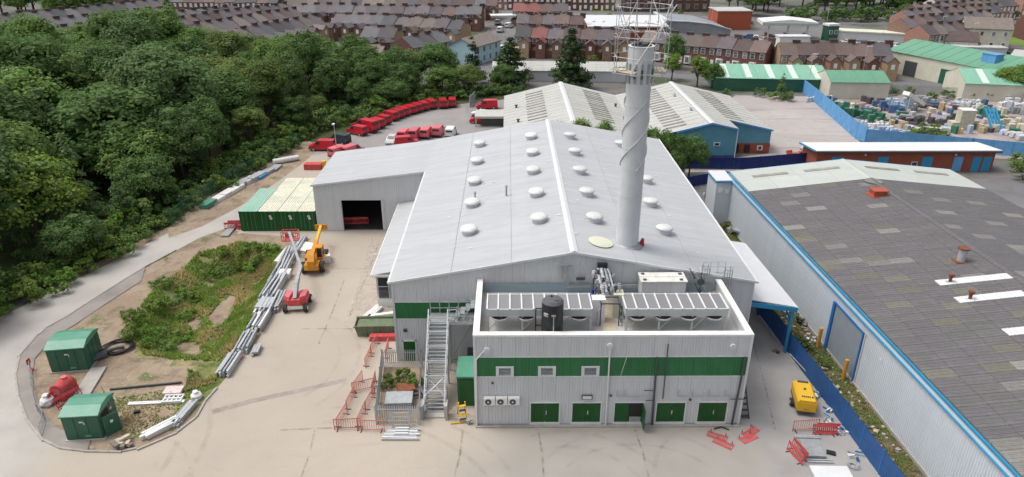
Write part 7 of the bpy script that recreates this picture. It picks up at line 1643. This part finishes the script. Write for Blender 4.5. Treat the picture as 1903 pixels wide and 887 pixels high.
rows_y = [  # (name of the row, material, kind, start px, end px, number)
 ('white bags just inside the blue sheeted fence, upper row','white bag',1,(1505,188),(1540,188),6),
 ('pale blue packs along the blue sheeted fence','pale blue pack',0,(1532,200),(1592,238),10),
 ('green crates in the long diagonal heap','green crate',3,(1545,203),(1640,224),14),
 ('green crates in the second diagonal heap','green crate',3,(1558,212),(1645,231),12),
 ('white bags at the near corner of the storage yard','white bag',1,(1600,236),(1650,240),9),
 ('mottled bags below the white ones at the near corner','pale blue pack',1,(1606,246),(1690,252),10),
 ('cream boards behind the green heap','cream board',4,(1556,196),(1580,197),3),
 ('dark blue drums at the far corner of the yard','blue drum',0,(1534,188),(1550,190),3),
 ('pink blocks in the middle of the yard','pink block',0,(1590,200),(1640,206),8),
 ('dark stacks behind the pink blocks','dark block',3,(1600,190),(1640,194),5),
 ('pale blue racks beside the white hopper','pale blue pack',3,(1652,196),(1690,200),6),
 ('blue drums below the racks','blue drum',3,(1640,206),(1675,210),5),
 ('grey pipes in the long middle row','grey pipe',2,(1668,220),(1735,224),7),
 ('dark stacks at the foot of the pipe row','dark block',0,(1665,228),(1750,232),8),
 ('grey blocks at the far side of the yard','grey pipe',0,(1700,190),(1770,196),10),
 ('dark stacks along the far side','dark block',4,(1705,200),(1770,204),8),
 ('white bags heaped under the right-hand hedge','white bag',1,(1778,188),(1818,194),8),
 ('second layer of white bags by the hedge','white bag',1,(1782,196),(1822,202),8),
 ('white wrapped packs by the right edge, back row','white bag',3,(1860,190),(1903,192),6),
 ('white wrapped packs by the right edge, front row','white bag',3,(1856,200),(1903,204),7),
 ('grey packs by the right edge','grey pipe',0,(1862,208),(1903,212),5),
 ('green crates near the blue chute','green crate',3,(1822,214),(1862,222),5),
 ('cream packs beside the cream tower','cream board',0,(1800,238),(1850,246),6),
 ('timber packs on the right','timber',4,(1868,222),(1903,232),4),
 ('cream green packs at the lower right','cream board',3,(1862,232),(1903,246),6),
 ('white boards at the lower right','white bag',4,(1866,246),(1903,262),5),
 ('white sheets along the near fence','white bag',4,(1690,240),(1760,246),5),
 ('grey packs in the right-hand middle','dark block',0,(1768,222),(1790,232),4)]
for (nm, mk, kind, a, c, n) in rows_y:
    for k in range(n):
        f = k/max(1,n-1); px = a[0]+(c[0]-a[0])*f; py = a[1]+(c[1]-a[1])*f
        load(px+random.uniform(-4,4), py+random.uniform(-2.2,2.2), kind, mk, random.uniform(-.8,.8), '%s from the left of the %s' % (ORD[k], nm), (random.uniform(.6,1.0), random.uniform(.6,1.0), random.uniform(.4,1.15)))
MK = list(YM); MN = {'white bag':'white','green crate':'green','blue drum':'blue','grey pipe':'grey','pink block':'pink','cream board':'cream','dark block':'dark','timber':'timber','pale blue pack':'pale blue'}
for r_ in range(7):
    yy = 196+r_*8.5; xa, xb = 1560+r_*9, 1895
    for k in range(14):
        mk = random.choice(MK); px = xa+(xb-xa)*(k+.5)/14+random.uniform(-8,8)
        load(px, yy+random.uniform(-3,3), random.randrange(5), mk, random.uniform(0,3.1), '%s mixed stack, %s from the left in the %s rank of loose goods' % (MN[mk], ORD[k], ORD[r_]), (random.uniform(.5,1.0), random.uniform(.5,1.0), random.uniform(.35,1.0)))
t = thing('cream_tower_block', 'tall cream boxy stack beside the blue chute in the storage yard', 'stack', (G(1788,240).x, G(1788,240).y, 0), -.1)
b = MB(); b.bx(-1.2,1.2,-1,1,0,3.6).bx(-2.4,-1.2,-1,1,0,1.4); part('stack_body', b, YM['cream board'], t); b = MB(); b.bx(-1.25,1.25,-1.05,1.05,3.6,3.7); part('top_sheet', b, M['cop'], t)
t = thing('blue_chute', 'blue ribbed chute leaning in the storage yard', 'chute', (G(1838,240).x, G(1838,240).y, 0), .2)
for k in range(4): b = MB(); b.bar((-1.2+k*.7,-2,.2),(-.6+k*.7,1.5,3.6),.35,.2); part('chute_rail', b, M['bluet'], t)
t = thing('white_hopper', 'white conveyor hopper slanting in the middle of the storage yard', 'hopper', (G(1690,208).x, G(1690,208).y, 0), .5)
b = MB(); b.bar((-2.5,0,4.0),(3.5,0,1.2),1.4,.7); part('conveyor', b, M['cop'], t); b = MB(); b.bar((-1.5,0,0),(-1.5,0,3.5),.3).bar((2.2,0,0),(2.2,0,1.6),.3); part('leg', b, M['galvd'], t)
# ================================================================== vegetation
def leafy(n_lobes, rx, ry, rz, leaf_s, per, seed, base=0.0, shape='round', core=True):
    "leaf-sized faces spread over many uneven lobes"
    r = random.Random(seed); vs = []; fs = []
    lobes = []
    for k in range(n_lobes):
        a = r.uniform(0, 2*pi); u = r.random()
        if shape == 'cone': z = u**1.3; rr = (1-z)*.95*r.uniform(.55,1.0); c = (rx*rr*cos(a), ry*rr*sin(a), base+z*rz*2); lr = rx*(.16+.24*(1-z))*r.uniform(.8,1.2)
        elif shape == 'tier': z = (int(u*9)+.5)/9+r.uniform(-.03,.03); rr = (1-z**1.7)*r.uniform(.12,1.0)**.8; c = (rx*rr*cos(a), ry*rr*sin(a), base+z*rz*2); lr = rx*.27*(1.15-.6*z)*r.uniform(.7,1.2)
        else:
            ph = math.asin(r.uniform(-.5,1)); q = r.uniform(.52,.80); c = (rx*q*cos(ph)*cos(a), ry*q*cos(ph)*sin(a), base+rz+rz*q*sin(ph)); lr = (rx+ry+rz)/3*r.uniform(.20,.40)
        lobes.append((c, lr))
    for (c, lr) in lobes:
        sq = .6 if shape == 'tier' else .8
        for _ in range(int(per*(lr/rx*3)**2*.9)+8):
            a = r.uniform(0, 2*pi); sp = r.uniform(-.35, 1); cp = sqrt(max(0,1-sp*sp)); d = Vector((cp*cos(a), cp*sin(a), sp)); q = lr*r.uniform(.78,1.08)
            p = Vector(c)+Vector((d.x*q, d.y*q, d.z*q*sq))
            nrm = (d+Vector((r.uniform(-.6,.6), r.uniform(-.6,.6), r.uniform(0,1.0)))).normalized()
            t_ = nrm.orthogonal().normalized(); t_ = Matrix.Rotation(r.uniform(0,2*pi),3,nrm) @ t_; bt = nrm.cross(t_); s = leaf_s*r.uniform(.6,1.35)
            n = len(vs); vs += [tuple(p+t_*s*.5), tuple(p+bt*s*.33), tuple(p-t_*s*.5), tuple(p-bt*s*.33)]; fs.append((n,n+1,n+2,n+3))
    b = MB(); b.v = vs; b.f = fs; b.m = [0]*len(fs)
    return b, lobes
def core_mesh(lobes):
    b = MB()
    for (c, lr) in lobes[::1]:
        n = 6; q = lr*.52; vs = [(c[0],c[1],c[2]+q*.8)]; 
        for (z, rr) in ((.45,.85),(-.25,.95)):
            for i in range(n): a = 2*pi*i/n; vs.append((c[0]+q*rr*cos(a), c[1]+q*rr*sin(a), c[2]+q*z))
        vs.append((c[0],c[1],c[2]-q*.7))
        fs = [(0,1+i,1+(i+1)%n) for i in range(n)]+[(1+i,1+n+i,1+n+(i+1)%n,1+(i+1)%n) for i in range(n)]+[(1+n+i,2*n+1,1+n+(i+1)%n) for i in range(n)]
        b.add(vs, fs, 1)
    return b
def tree_spec(h, rx, seed, leaf_s=.36, n_lobes=70, per=135, shape='round', trunk_h=None):
    rz = h*(.455 if shape == 'round' else .47); base = h-2*rz
    b, lobes = leafy(n_lobes, rx, rx*random.Random(seed).uniform(.85,1.1), rz, leaf_s, per, seed, base, shape)
    c = core_mesh(lobes); b.add(c.v, c.f, 1)
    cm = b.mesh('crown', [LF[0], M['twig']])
    t = MB(); r = random.Random(seed+9); hb = base+rz*.7
    t.cyl((0,0,-.1),(0,0,hb*.55),h*.028,h*.02,n=8).cyl((0,0,hb*.55),(.1,0,base+rz*1.2),h*.02,h*.008,n=7)
    for k in range(5): a = r.uniform(0,2*pi); t.cyl((0,0,hb*(.5+.1*k)),(rx*.6*cos(a),rx*.6*sin(a),hb+rz*.4+.2*k),h*.012,h*.004,n=5)
    return [('trunk', t.mesh('trunk', M['bark'])), ('crown', cm)]
TS = [tree_spec(11, 5.0, s_) for s_ in (1,2,3,4,5)]+[tree_spec(12.5, 4.0, s_, n_lobes=40) for s_ in (6,7)]
TC = [tree_spec(12, 3.0, 21, .34, 44, 60, 'cone'), tree_spec(11, 2.6, 22, .34, 40, 60, 'cone')]
TT = [tree_spec(11.5, 5.0, 31, .40, 150, 70, 'tier'), tree_spec(12, 4.8, 32, .40, 150, 70, 'tier')]
def bush_spec(h, rx, seed, ls=.30, per=34, n=16):
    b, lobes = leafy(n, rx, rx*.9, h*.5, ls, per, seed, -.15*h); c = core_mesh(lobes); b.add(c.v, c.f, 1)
    st = MB()
    for k in range(4): a = k*1.6; st.cyl((0,0,0),(rx*.4*cos(a),rx*.4*sin(a),h*.5),.04,.02,n=5)
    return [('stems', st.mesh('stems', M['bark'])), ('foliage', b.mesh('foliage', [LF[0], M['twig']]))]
BS = [bush_spec(3.0, 2.0, 41), bush_spec(2.6, 2.3, 42), bush_spec(3.4, 1.7, 43), bush_spec(2.2, 1.8, 44)]
SB = [bush_spec(1.3, .9, 51, .20, 24, 10), bush_spec(1.1, 1.0, 52, .20, 24, 10)]
def plant(spec, name, lab, cat, x, y, sc=1, leaf_i=0, grp=None, sz=None, z=0):
    r = spawn(spec, name, lab, cat, (x, y, z), random.uniform(0, 6.28), grp, {'crown': LF[leaf_i], 'foliage': LF[leaf_i]}, (sc, sc, sz or sc)); return r
WOOD = [(-48.4,57.1),(-45.6,62.5),(-43.9,69.0),(-42.9,76.0),(-42.6,83),(-41.8,90),(-40.5,97),(-38.6,103.5),(-37,110),(-35,119),(-30,126),(-26,131),(-20.5,140),(-11,146),(-2,150),(2.5,153),(0,158),(-12,158),(-24,160),(-36,162),(-50,171),(-70,176),(-92,179),(-130,180),(-190,184),(-190,120),(-135,80),(-95,55),(-60,47)]
def wood_dist(x, y): return pdist(x, y, WOOD)
NR_ = WOOD[:16]
def near_edge(x, y):
    d = 1e9
    for i in range(len(NR_)-1):
        ax, ay = NR_[i]; bx_, by_ = NR_[i+1]; t = max(0, min(1, ((x-ax)*(bx_-ax)+(y-ay)*(by_-ay))/((bx_-ax)**2+(by_-ay)**2))); d = min(d, hypot(x-ax-t*(bx_-ax), y-ay-t*(by_-ay)))
    return d
rt = random.Random(12); pts = []
def vis(x, y, z, m=60):
    q = Vector((x, y, z-CAM_H)); s_ = Matrix.Rotation(-CAM_Y, 3, 'Z') @ q; d = s_.y*cos(CAM_P)-s_.z*sin(CAM_P)
    if d < 5: return False
    return -m-6*CAM_F/d < 951.5+CAM_F*s_.x/d < 1903+m+6*CAM_F/d
tries = 0
while tries < 9000:
    tries += 1; x = rt.uniform(-190, 4); y = rt.uniform(48, 200)
    if not inpoly(x, y, WOOD) or not vis(x, y, 6): continue
    ne = near_edge(x, y)
    if ne < 3.6: continue
    dmin = 6.4 if y < 115 else 5.6
    if any((x-a)**2+(y-c)**2 < dmin**2 for a, c in pts): continue
    pts.append((x, y))
kinds = ['rounded mid green tree','dark green tree','yellow green tree','blue green tree','bright green tree','olive green tree']
ranks = {}
for (x, y) in pts: ranks.setdefault(int((y-48)//11), []).append((x, y))
tot = 0
for rk in sorted(ranks):
    for j, (x, y) in enumerate(sorted(ranks[rk], key=lambda q: q[0]/q[1])):
        ne = near_edge(x, y); w = rt.random(); cl = mn.noise(Vector((x*.035, y*.035, 2)))
        li = rt.choice((0,0,3,0,2,1)) if cl > -.1 else rt.choice((1,3,1,0,5))
        if y > 118 and x > -75: li = rt.choice((1,1,0,1,5))
        sc = rt.uniform(.9, 1.4)*(.70 if ne < 7 else 1.0 if ne < 12 else 1.3 if y < 115 else 1.15)
        if y > 125 and x > -60: sc *= .82
        sp = rt.choice(TC) if (w < .07 and x > -85) else rt.choice(TS)
        tot += 1
        plant(sp, 'woodland_tree', '%s, %s from the left in the %s rank of the wood' % (kinds[li], ordn(j), ordn(rk)), 'tree', x, y, sc, li, 'trees of the wood on the left', sc*rt.uniform(.68,1.0)*(1.15 if w > .86 and ne > 8 and y < 150 else 1))
for k in range(170):
    for _ in range(50):
        x = rt.uniform(-120, 2); y = rt.uniform(55, 162)
        if inpoly(x, y, WOOD) and near_edge(x, y) > 4 and vis(x, y, 2, 0): break
    plant(rt.choice(BS), 'undergrowth_bush', 'undergrowth bush between the trunks, half hidden inside the wood', 'bush', x, y, rt.uniform(1.0,1.5), rt.choice((0,1,1,3)), 'undergrowth hidden in the wood')
def named(spec, name, lab, cat, px, py, sc, li, sz=None, grp=None, z=0): p = G(px, py); return plant(spec, name, lab, cat, p.x, p.y, sc, li, grp, sz, z)
p = G(375,110); plant(TC[0], 'tall_tree', 'tall pointed tree standing above the wood against the grey terraces', 'tree', -86, 184, 1.35, 0, None, 1.6)
plant(TS[1], 'bright_tree', 'broad bright green tree at the top edge of the wood below the buff gables', 'tree', -51, 164, 1.15, 4, None, 1.0)
plant(TS[3], 'bright_tree', 'second bright green tree right of the broad one at the top of the wood', 'tree', -42, 163, .95, 4, None, .9)
plant(TS[0], 'bright_tree', 'small vivid green tree behind the far end of the van row', 'tree', -13.5, 157.5, .5, 4, None, .55)
plant(TT[0], 'dark_conifer', 'dark spreading conifer left one of two behind the pale warehouse', 'tree', 0.5, 161, .95, 6, 'dark conifers behind the pale warehouse', .95)
plant(TT[1], 'dark_conifer', 'dark spreading conifer right one of two behind the pale warehouse', 'tree', 14.2, 158, 1.05, 6, 'dark conifers behind the pale warehouse', 1.1)
plant(TC[1], 'dark_conifer', 'narrow dark conifer at the street mouth left of the spreading ones', 'tree', -8.3, 164, 1.1, 6, None, 1.0)
# hedge and scrub along the front of the wood
hk = {0:0,1:0}; acc = 0
for i in range(len(NR_)-1):
    a, c = Vector(NR_[i]), Vector(NR_[i+1]); d = c-a; u = d.normalized(); nrm = Vector((-u.y, u.x)); s_ = acc
    while s_ < d.length:
        for q in range(2):
            p = a+u*(s_+rt.uniform(-.8,.8))+nrm*(1.0+q*2.6+rt.uniform(-.3,.5)); li = rt.choice((2,4,0,2)) if (p.y < 74 or rt.random() < .30) else rt.choice((1,0,5,1))
            sc = rt.uniform(.7,1.1)*(1.0 if q == 0 else 1.45)*(1.0 if p.y < 112 else .95)
            plant(rt.choice(BS), 'hedge_bush', '%s bush, %s from the near end of the %s row edging the wood' % (('mid green','dark green','yellow green','blue green','bright green','olive')[li], ordn(hk[q]), ('front','back')[q]), 'bush', p.x, p.y, sc, li, 'bushes along the edge of the wood')
            hk[q] += 1
        s_ += 2.7
    acc = s_-d.length
for k, (x, y) in enumerate(((-51,53),(-54,50),(-57,48),(-52.5,55.5),(-56,53),(-60,50),(-59,55))):
    plant(BS[k%4], 'hedge_bush', '%s vivid yellow green bush from the right at the lower left edge of the picture' % ORD[k], 'bush', x, y, 1.15, (2,4,2,2,4,2,4)[k], 'bushes along the edge of the wood')
for k, (px, py, s_, li) in enumerate(((578,268,1.1,2),(597,262,.8,0),(545,292,.9,2),(520,300,.9,5),(495,312,.9,0),(470,316,1.0,1))):
    named(BS[k%4], 'bush', ORD[k]+' rounded bush by the near end of the van park', 'bush', px-22, py-8, s_, li, grp='bushes by the van park')
for k, (x, y) in enumerate(((-42.8,81),(-42.4,86),(-41.6,92),(-41.0,95.5),(-39.9,99),(-39.0,102),(-38.0,106),(-37.2,109),(-36.6,112.5),(-40.0,93),(-38.3,101))):
    plant(BS[k%4], 'fence_bush', '%s bush growing through the dark green fence beside the pallets' % ORD[k], 'bush', x+.4, y, random.uniform(.6,.95), (1,0,2,1)[k%4], 'bushes in the dark green fence')
# basin vegetation
def basin_pt(px, py):
    p = G(px, py, -.6); return p
weedp = [(385,505),(400,490),(418,478),(436,470),(452,476),(470,470),(488,472),(395,520),(415,500),(440,492),(462,490),(380,490),(300,540),(318,560),(292,575),(268,590),(255,610),(275,630),(300,610),(322,590),(345,575),(250,640),(285,655),(262,655),(305,640),(330,615),(360,545),(345,560),(312,655),(243,600),(335,540),(360,520),(505,478),(480,486)]
for k, (px, py) in enumerate(weedp):
    p = basin_pt(px, py); z = basin_z(p.x, p.y)
    k % 4 == 3 or any(inpoly(p.x, p.y, h_) for h_ in HOLLOWS) or plant(BS[k%4] if k % 3 else BS[(k+1)%4], 'scrub_bush', '%s scrub bush, %s counted along the %s of the grassy basin' % (('bright green','yellow green','bright green','mid green','yellow green')[k%5], ordn(k), 'far end' if py < 525 else 'left bank'), 'bush', p.x, p.y, random.uniform(.42,.68), (4,2,4,0,2)[k%5], 'scrub in the grassy basin', random.uniform(.4,.6), z-.1)
# grass tufts in the basin and on verges
def tufts(name, poly, n, h, m, z_of, seed, w=.05):
    r = random.Random(seed); xs = [p[0] for p in poly]; ys = [p[1] for p in poly]; b = MB(); c = 0; tr_ = 0
    while c < n and tr_ < n*6:
        tr_ += 1; x, y = r.uniform(min(xs), max(xs)), r.uniform(min(ys), max(ys))
        if not inpoly(x, y, poly) or any(inpoly(x, y, h_) for h_ in HOLLOWS) or mn.noise(Vector((x*.45, y*.45, seed))) < -.38: continue
        z = z_of(x, y)
        for _ in range(5):
            a = r.uniform(0, 6.28); l = h*r.uniform(.5,1.2); dx, dy = cos(a)*l*.45, sin(a)*l*.45; px, py = -sin(a)*w, cos(a)*w; k = len(b.v)
            b.v += [(x-px,y-py,z-.02),(x+px,y+py,z-.02),(x+dx,y+dy,z+l)]; b.f.append([k,k+1,k+2]); b.m.append(0 if mn.noise(Vector((x*.3, y*.3, seed+4)))+r.uniform(-.15,.15) < (m-.5)*1.0 else 1)
        c += 1
    return link(name, b.mesh(name, M['weed']), None, kind='stuff')
tufts('grass', BASIN, 9000, .28, .60, basin_z, 3, .07)
tufts('grass', [G(*q) for q in ((385,520),(440,450),(520,465),(545,470),(505,560),(470,620),(430,680),(395,700),(350,690),(345,730),(400,712),(420,640),(470,560),(490,500))], 3500, .35, .55, lambda x, y: max(basin_z(x, y),0) if not inpoly(x,y,BASIN) else basin_z(x,y), 5, .06)
tufts('verge_weeds', [(24.7,80),(28.0,80),(28.3,29),(25.9,29),(25.2,45)], 3800, .16, .6, lambda x, y: .02, 6, .05)
tufts('island_weeds', [G(*q) for q in ((200,740),(260,735),(400,700),(330,800),(230,820))]+[G(180,700)], 1400, .10, .6, lambda x, y: .03, 7, .05)
for k, (px, py, s_) in enumerate(((728,714,.9),(745,708,1.1),(762,712,.9),(776,716,.8),(718,722,.7))): named(SB[k%2], 'weed_clump', ORD[k]+' leafy weed clump from the left at the back of the palisade enclosure', 'weeds', px, py, s_, 2, grp='weeds in the palisade enclosure', z=.02)
for k, (px, py) in enumerate(((1418,398),(1350,428),(1490,640),(1500,655),(1520,680))): named(SB[k%2], 'weed_clump', ORD[k]+' weed clump in the strip by the pale wall counting from the far end', 'weeds', px, py, .9, 5, grp='weeds by the pale wall')
# trees among the buildings on the right
lst = [(TS[0],1250,128,.62,1,'dark round tree right of the chimney head in front of the dark terrace',.85),(TS[5],1248,150,.55,2,'yellow green tree below the dark round tree right of the chimney',.55),(TS[6],1295,162,.6,2,'yellow green tree left of the long striped green shed',.6),(TS[2],1322,165,.55,1,'dark green tree touching the left end of the striped green shed',.55),
       (TC[1],1450,183,.5,0,'thin pointed shrub tree at the far corner of the empty lot',.5),(TS[3],1862,182,.72,2,'yellowish flowering tree at the right behind the storage yard',.6),(TS[4],1895,185,.8,0,'mid green tree at the right edge behind the storage yard',.7),(TS[1],1712,262,.0,2,'x',1)]
for (sp, px, py, s_, li, lab, sz) in lst:
    if s_ > 0: named(sp, 'tree', lab, 'tree', px, py, s_, li, sz)
bl = [(1265,262,1.1,1,'dark bush at the far right corner of the main warehouse, back left'),(1285,280,1.5,1,'large dark bush between the main warehouse and the teal front'),(1300,290,1.3,1,'dark bush touching the dark blue fence by the teal front'),(1275,300,1.2,1,'lowest dark bush beside the far right roof edge'),(1312,275,1.0,0,'green bush in front of the two white framed windows'),
      (1440,186,1.0,0,'low bush around the thin tree at the corner of the empty lot'),(1465,188,.9,5,'second low bush around the thin tree at the lot corner'),(1350,176,.8,1,'round dark bush left in front of the striped green shed'),(1412,180,.9,1,'round dark bush in the middle in front of the striped green shed'),
      (1655,176,.9,1,'dark bush left end of the hedge behind the storage yard'),(1690,180,.9,1,'second dark bush of the hedge behind the storage yard'),(1730,184,.9,1,'third dark bush of the hedge behind the storage yard'),(1760,184,.9,1,'fourth dark bush of the hedge behind the storage yard'),(1800,184,.9,0,'fifth bush of the hedge behind the storage yard'),(1830,186,.9,1,'sixth dark bush of the hedge behind the storage yard'),
      (1700,258,1.1,2,'left yellow green bush behind the low brick block'),(1722,258,1.3,2,'middle yellow green bush behind the low brick block'),(1745,260,1.0,0,'right green bush behind the low brick block'),(1517,305,.7,0,'green bush at the left end of the low brick block'),(1895,310,1.3,0,'bush right of the low brick block at the picture edge'),(1900,335,1.2,5,'olive bush below it at the right picture edge'),
      (1640,128,1.0,2,'yellow green hedge part left between the sheds'),(1660,132,1.0,5,'olive hedge part between the sheds'),(1680,134,.9,2,'yellow green hedge part right between the sheds'),(1622,118,1.2,1,'dark bush at the end of the brown terrace'),
      (1725,82,1.2,0,'green bush left on the bank above the large green shed'),(1745,88,1.2,1,'dark bush in the middle on the bank above the large green shed'),(1765,92,1.1,0,'green bush right on the bank above the large green shed'),(1885,58,1.3,0,'green bush in the meadow corner at the upper right'),(1815,45,1.3,1,'dark green tree-like bush behind the large cream house'),(1880,36,1.5,1,'dark bush at the top of the meadow'),
      (695,84,1.2,1,'dark hedge bush beside the pair of gabled houses'),(1100,118,1.0,2,'garden bush behind the chimney head, left'),(1040,122,1.0,0,'garden bush between the dark conifers'),(985,128,.9,1,'garden bush by the left dark conifer'),(1205,150,.9,2,'yellow green bush right behind the chimney')]
for k, (px, py, s_, li, lab) in enumerate(bl): named(BS[k%4], 'bush', lab, 'bush', px, py, s_*.95, li)
for (x, y, sx, h_, li, lab) in ((7.4,95,.40,.86,2,'left one of three young trees showing above the main roof ridge'),(10.3,95.3,.46,.92,2,'middle one of three young trees showing above the main roof ridge'),(13.4,95,.42,.86,0,'right one of three young trees showing above the main roof ridge'),
     (20.2,95,.45,.80,0,'tree right behind the chimney, showing above the roof edge'),(22.6,95.6,.42,.74,0,'tree beside the far right corner of the main roof, left one'),(24.6,96.2,.45,.66,1,'tree beside the far right corner of the main roof, middle one'),(26.8,97.6,.5,.60,1,'tree beside the far right corner of the main roof, nearest the teal front'),(23.4,93.4,.38,.5,1,'small dark tree tight against the far right corner of the main warehouse')):
    r = spawn(TS[int(x)%5], 'tree', lab, 'tree', (x, y, 0), x, None, {'crown': LF[li]}, (sx, sx, h_))
# low hedge in the gap between van park and street
for k in range(12): x = -9+k*1.0; plant(BS[k%4], 'hedge_bush', ORD[k]+' bush from the left of the dark hedge closing the van park end', 'bush', x*1.0+2, 152.5+random.uniform(-.5,.5), .8, 1, 'hedge at the van park end')
# far dark wood at the top right and trees at the top left
fk = 0
for (x0, x1, y0, y1, n) in ((95,178,292,345,46),(-215,-150,262,320,26)):
    for k in range(n):
        x, y = rt.uniform(x0, x1), rt.uniform(y0, y1)
        if x > 0 and (y < 262+(x-100)*-.1 or (x > 168 and y < 300)): continue
        fk += 1; plant(rt.choice(BS) if False else rt.choice(TS), 'far_tree', 'distant dark tree within the crowded far wood at the %s' % ('top right' if x > 0 else 'top left corner'), 'tree', x, y, rt.uniform(.9,1.3), 1 if x > 0 else 0, 'trees of the far wood at the %s' % ('top right' if x > 0 else 'top left'))
for k in range(14):
    x = 108+k*4.3; plant(BS[k%4], 'far_tree', ORD[k]+' tree from the left along the front edge of the far dark wood', 'tree', x, 273+(k%3)*3, 2.5, 1, 'front trees of the far dark wood')
# small garden trees
for k in range(26):
    x = rt.uniform(-85, 110); y = rt.uniform(205, 300)
    plant(rt.choice(BS), 'garden_bush', 'small garden bush between the houses of the %s terraces, %s one' % ('left' if x < -30 else 'middle' if x < 40 else 'right', ordn(k)), 'bush', x, y, rt.uniform(.6,1.0), rt.choice((0,1,2)), 'garden bushes in the town')
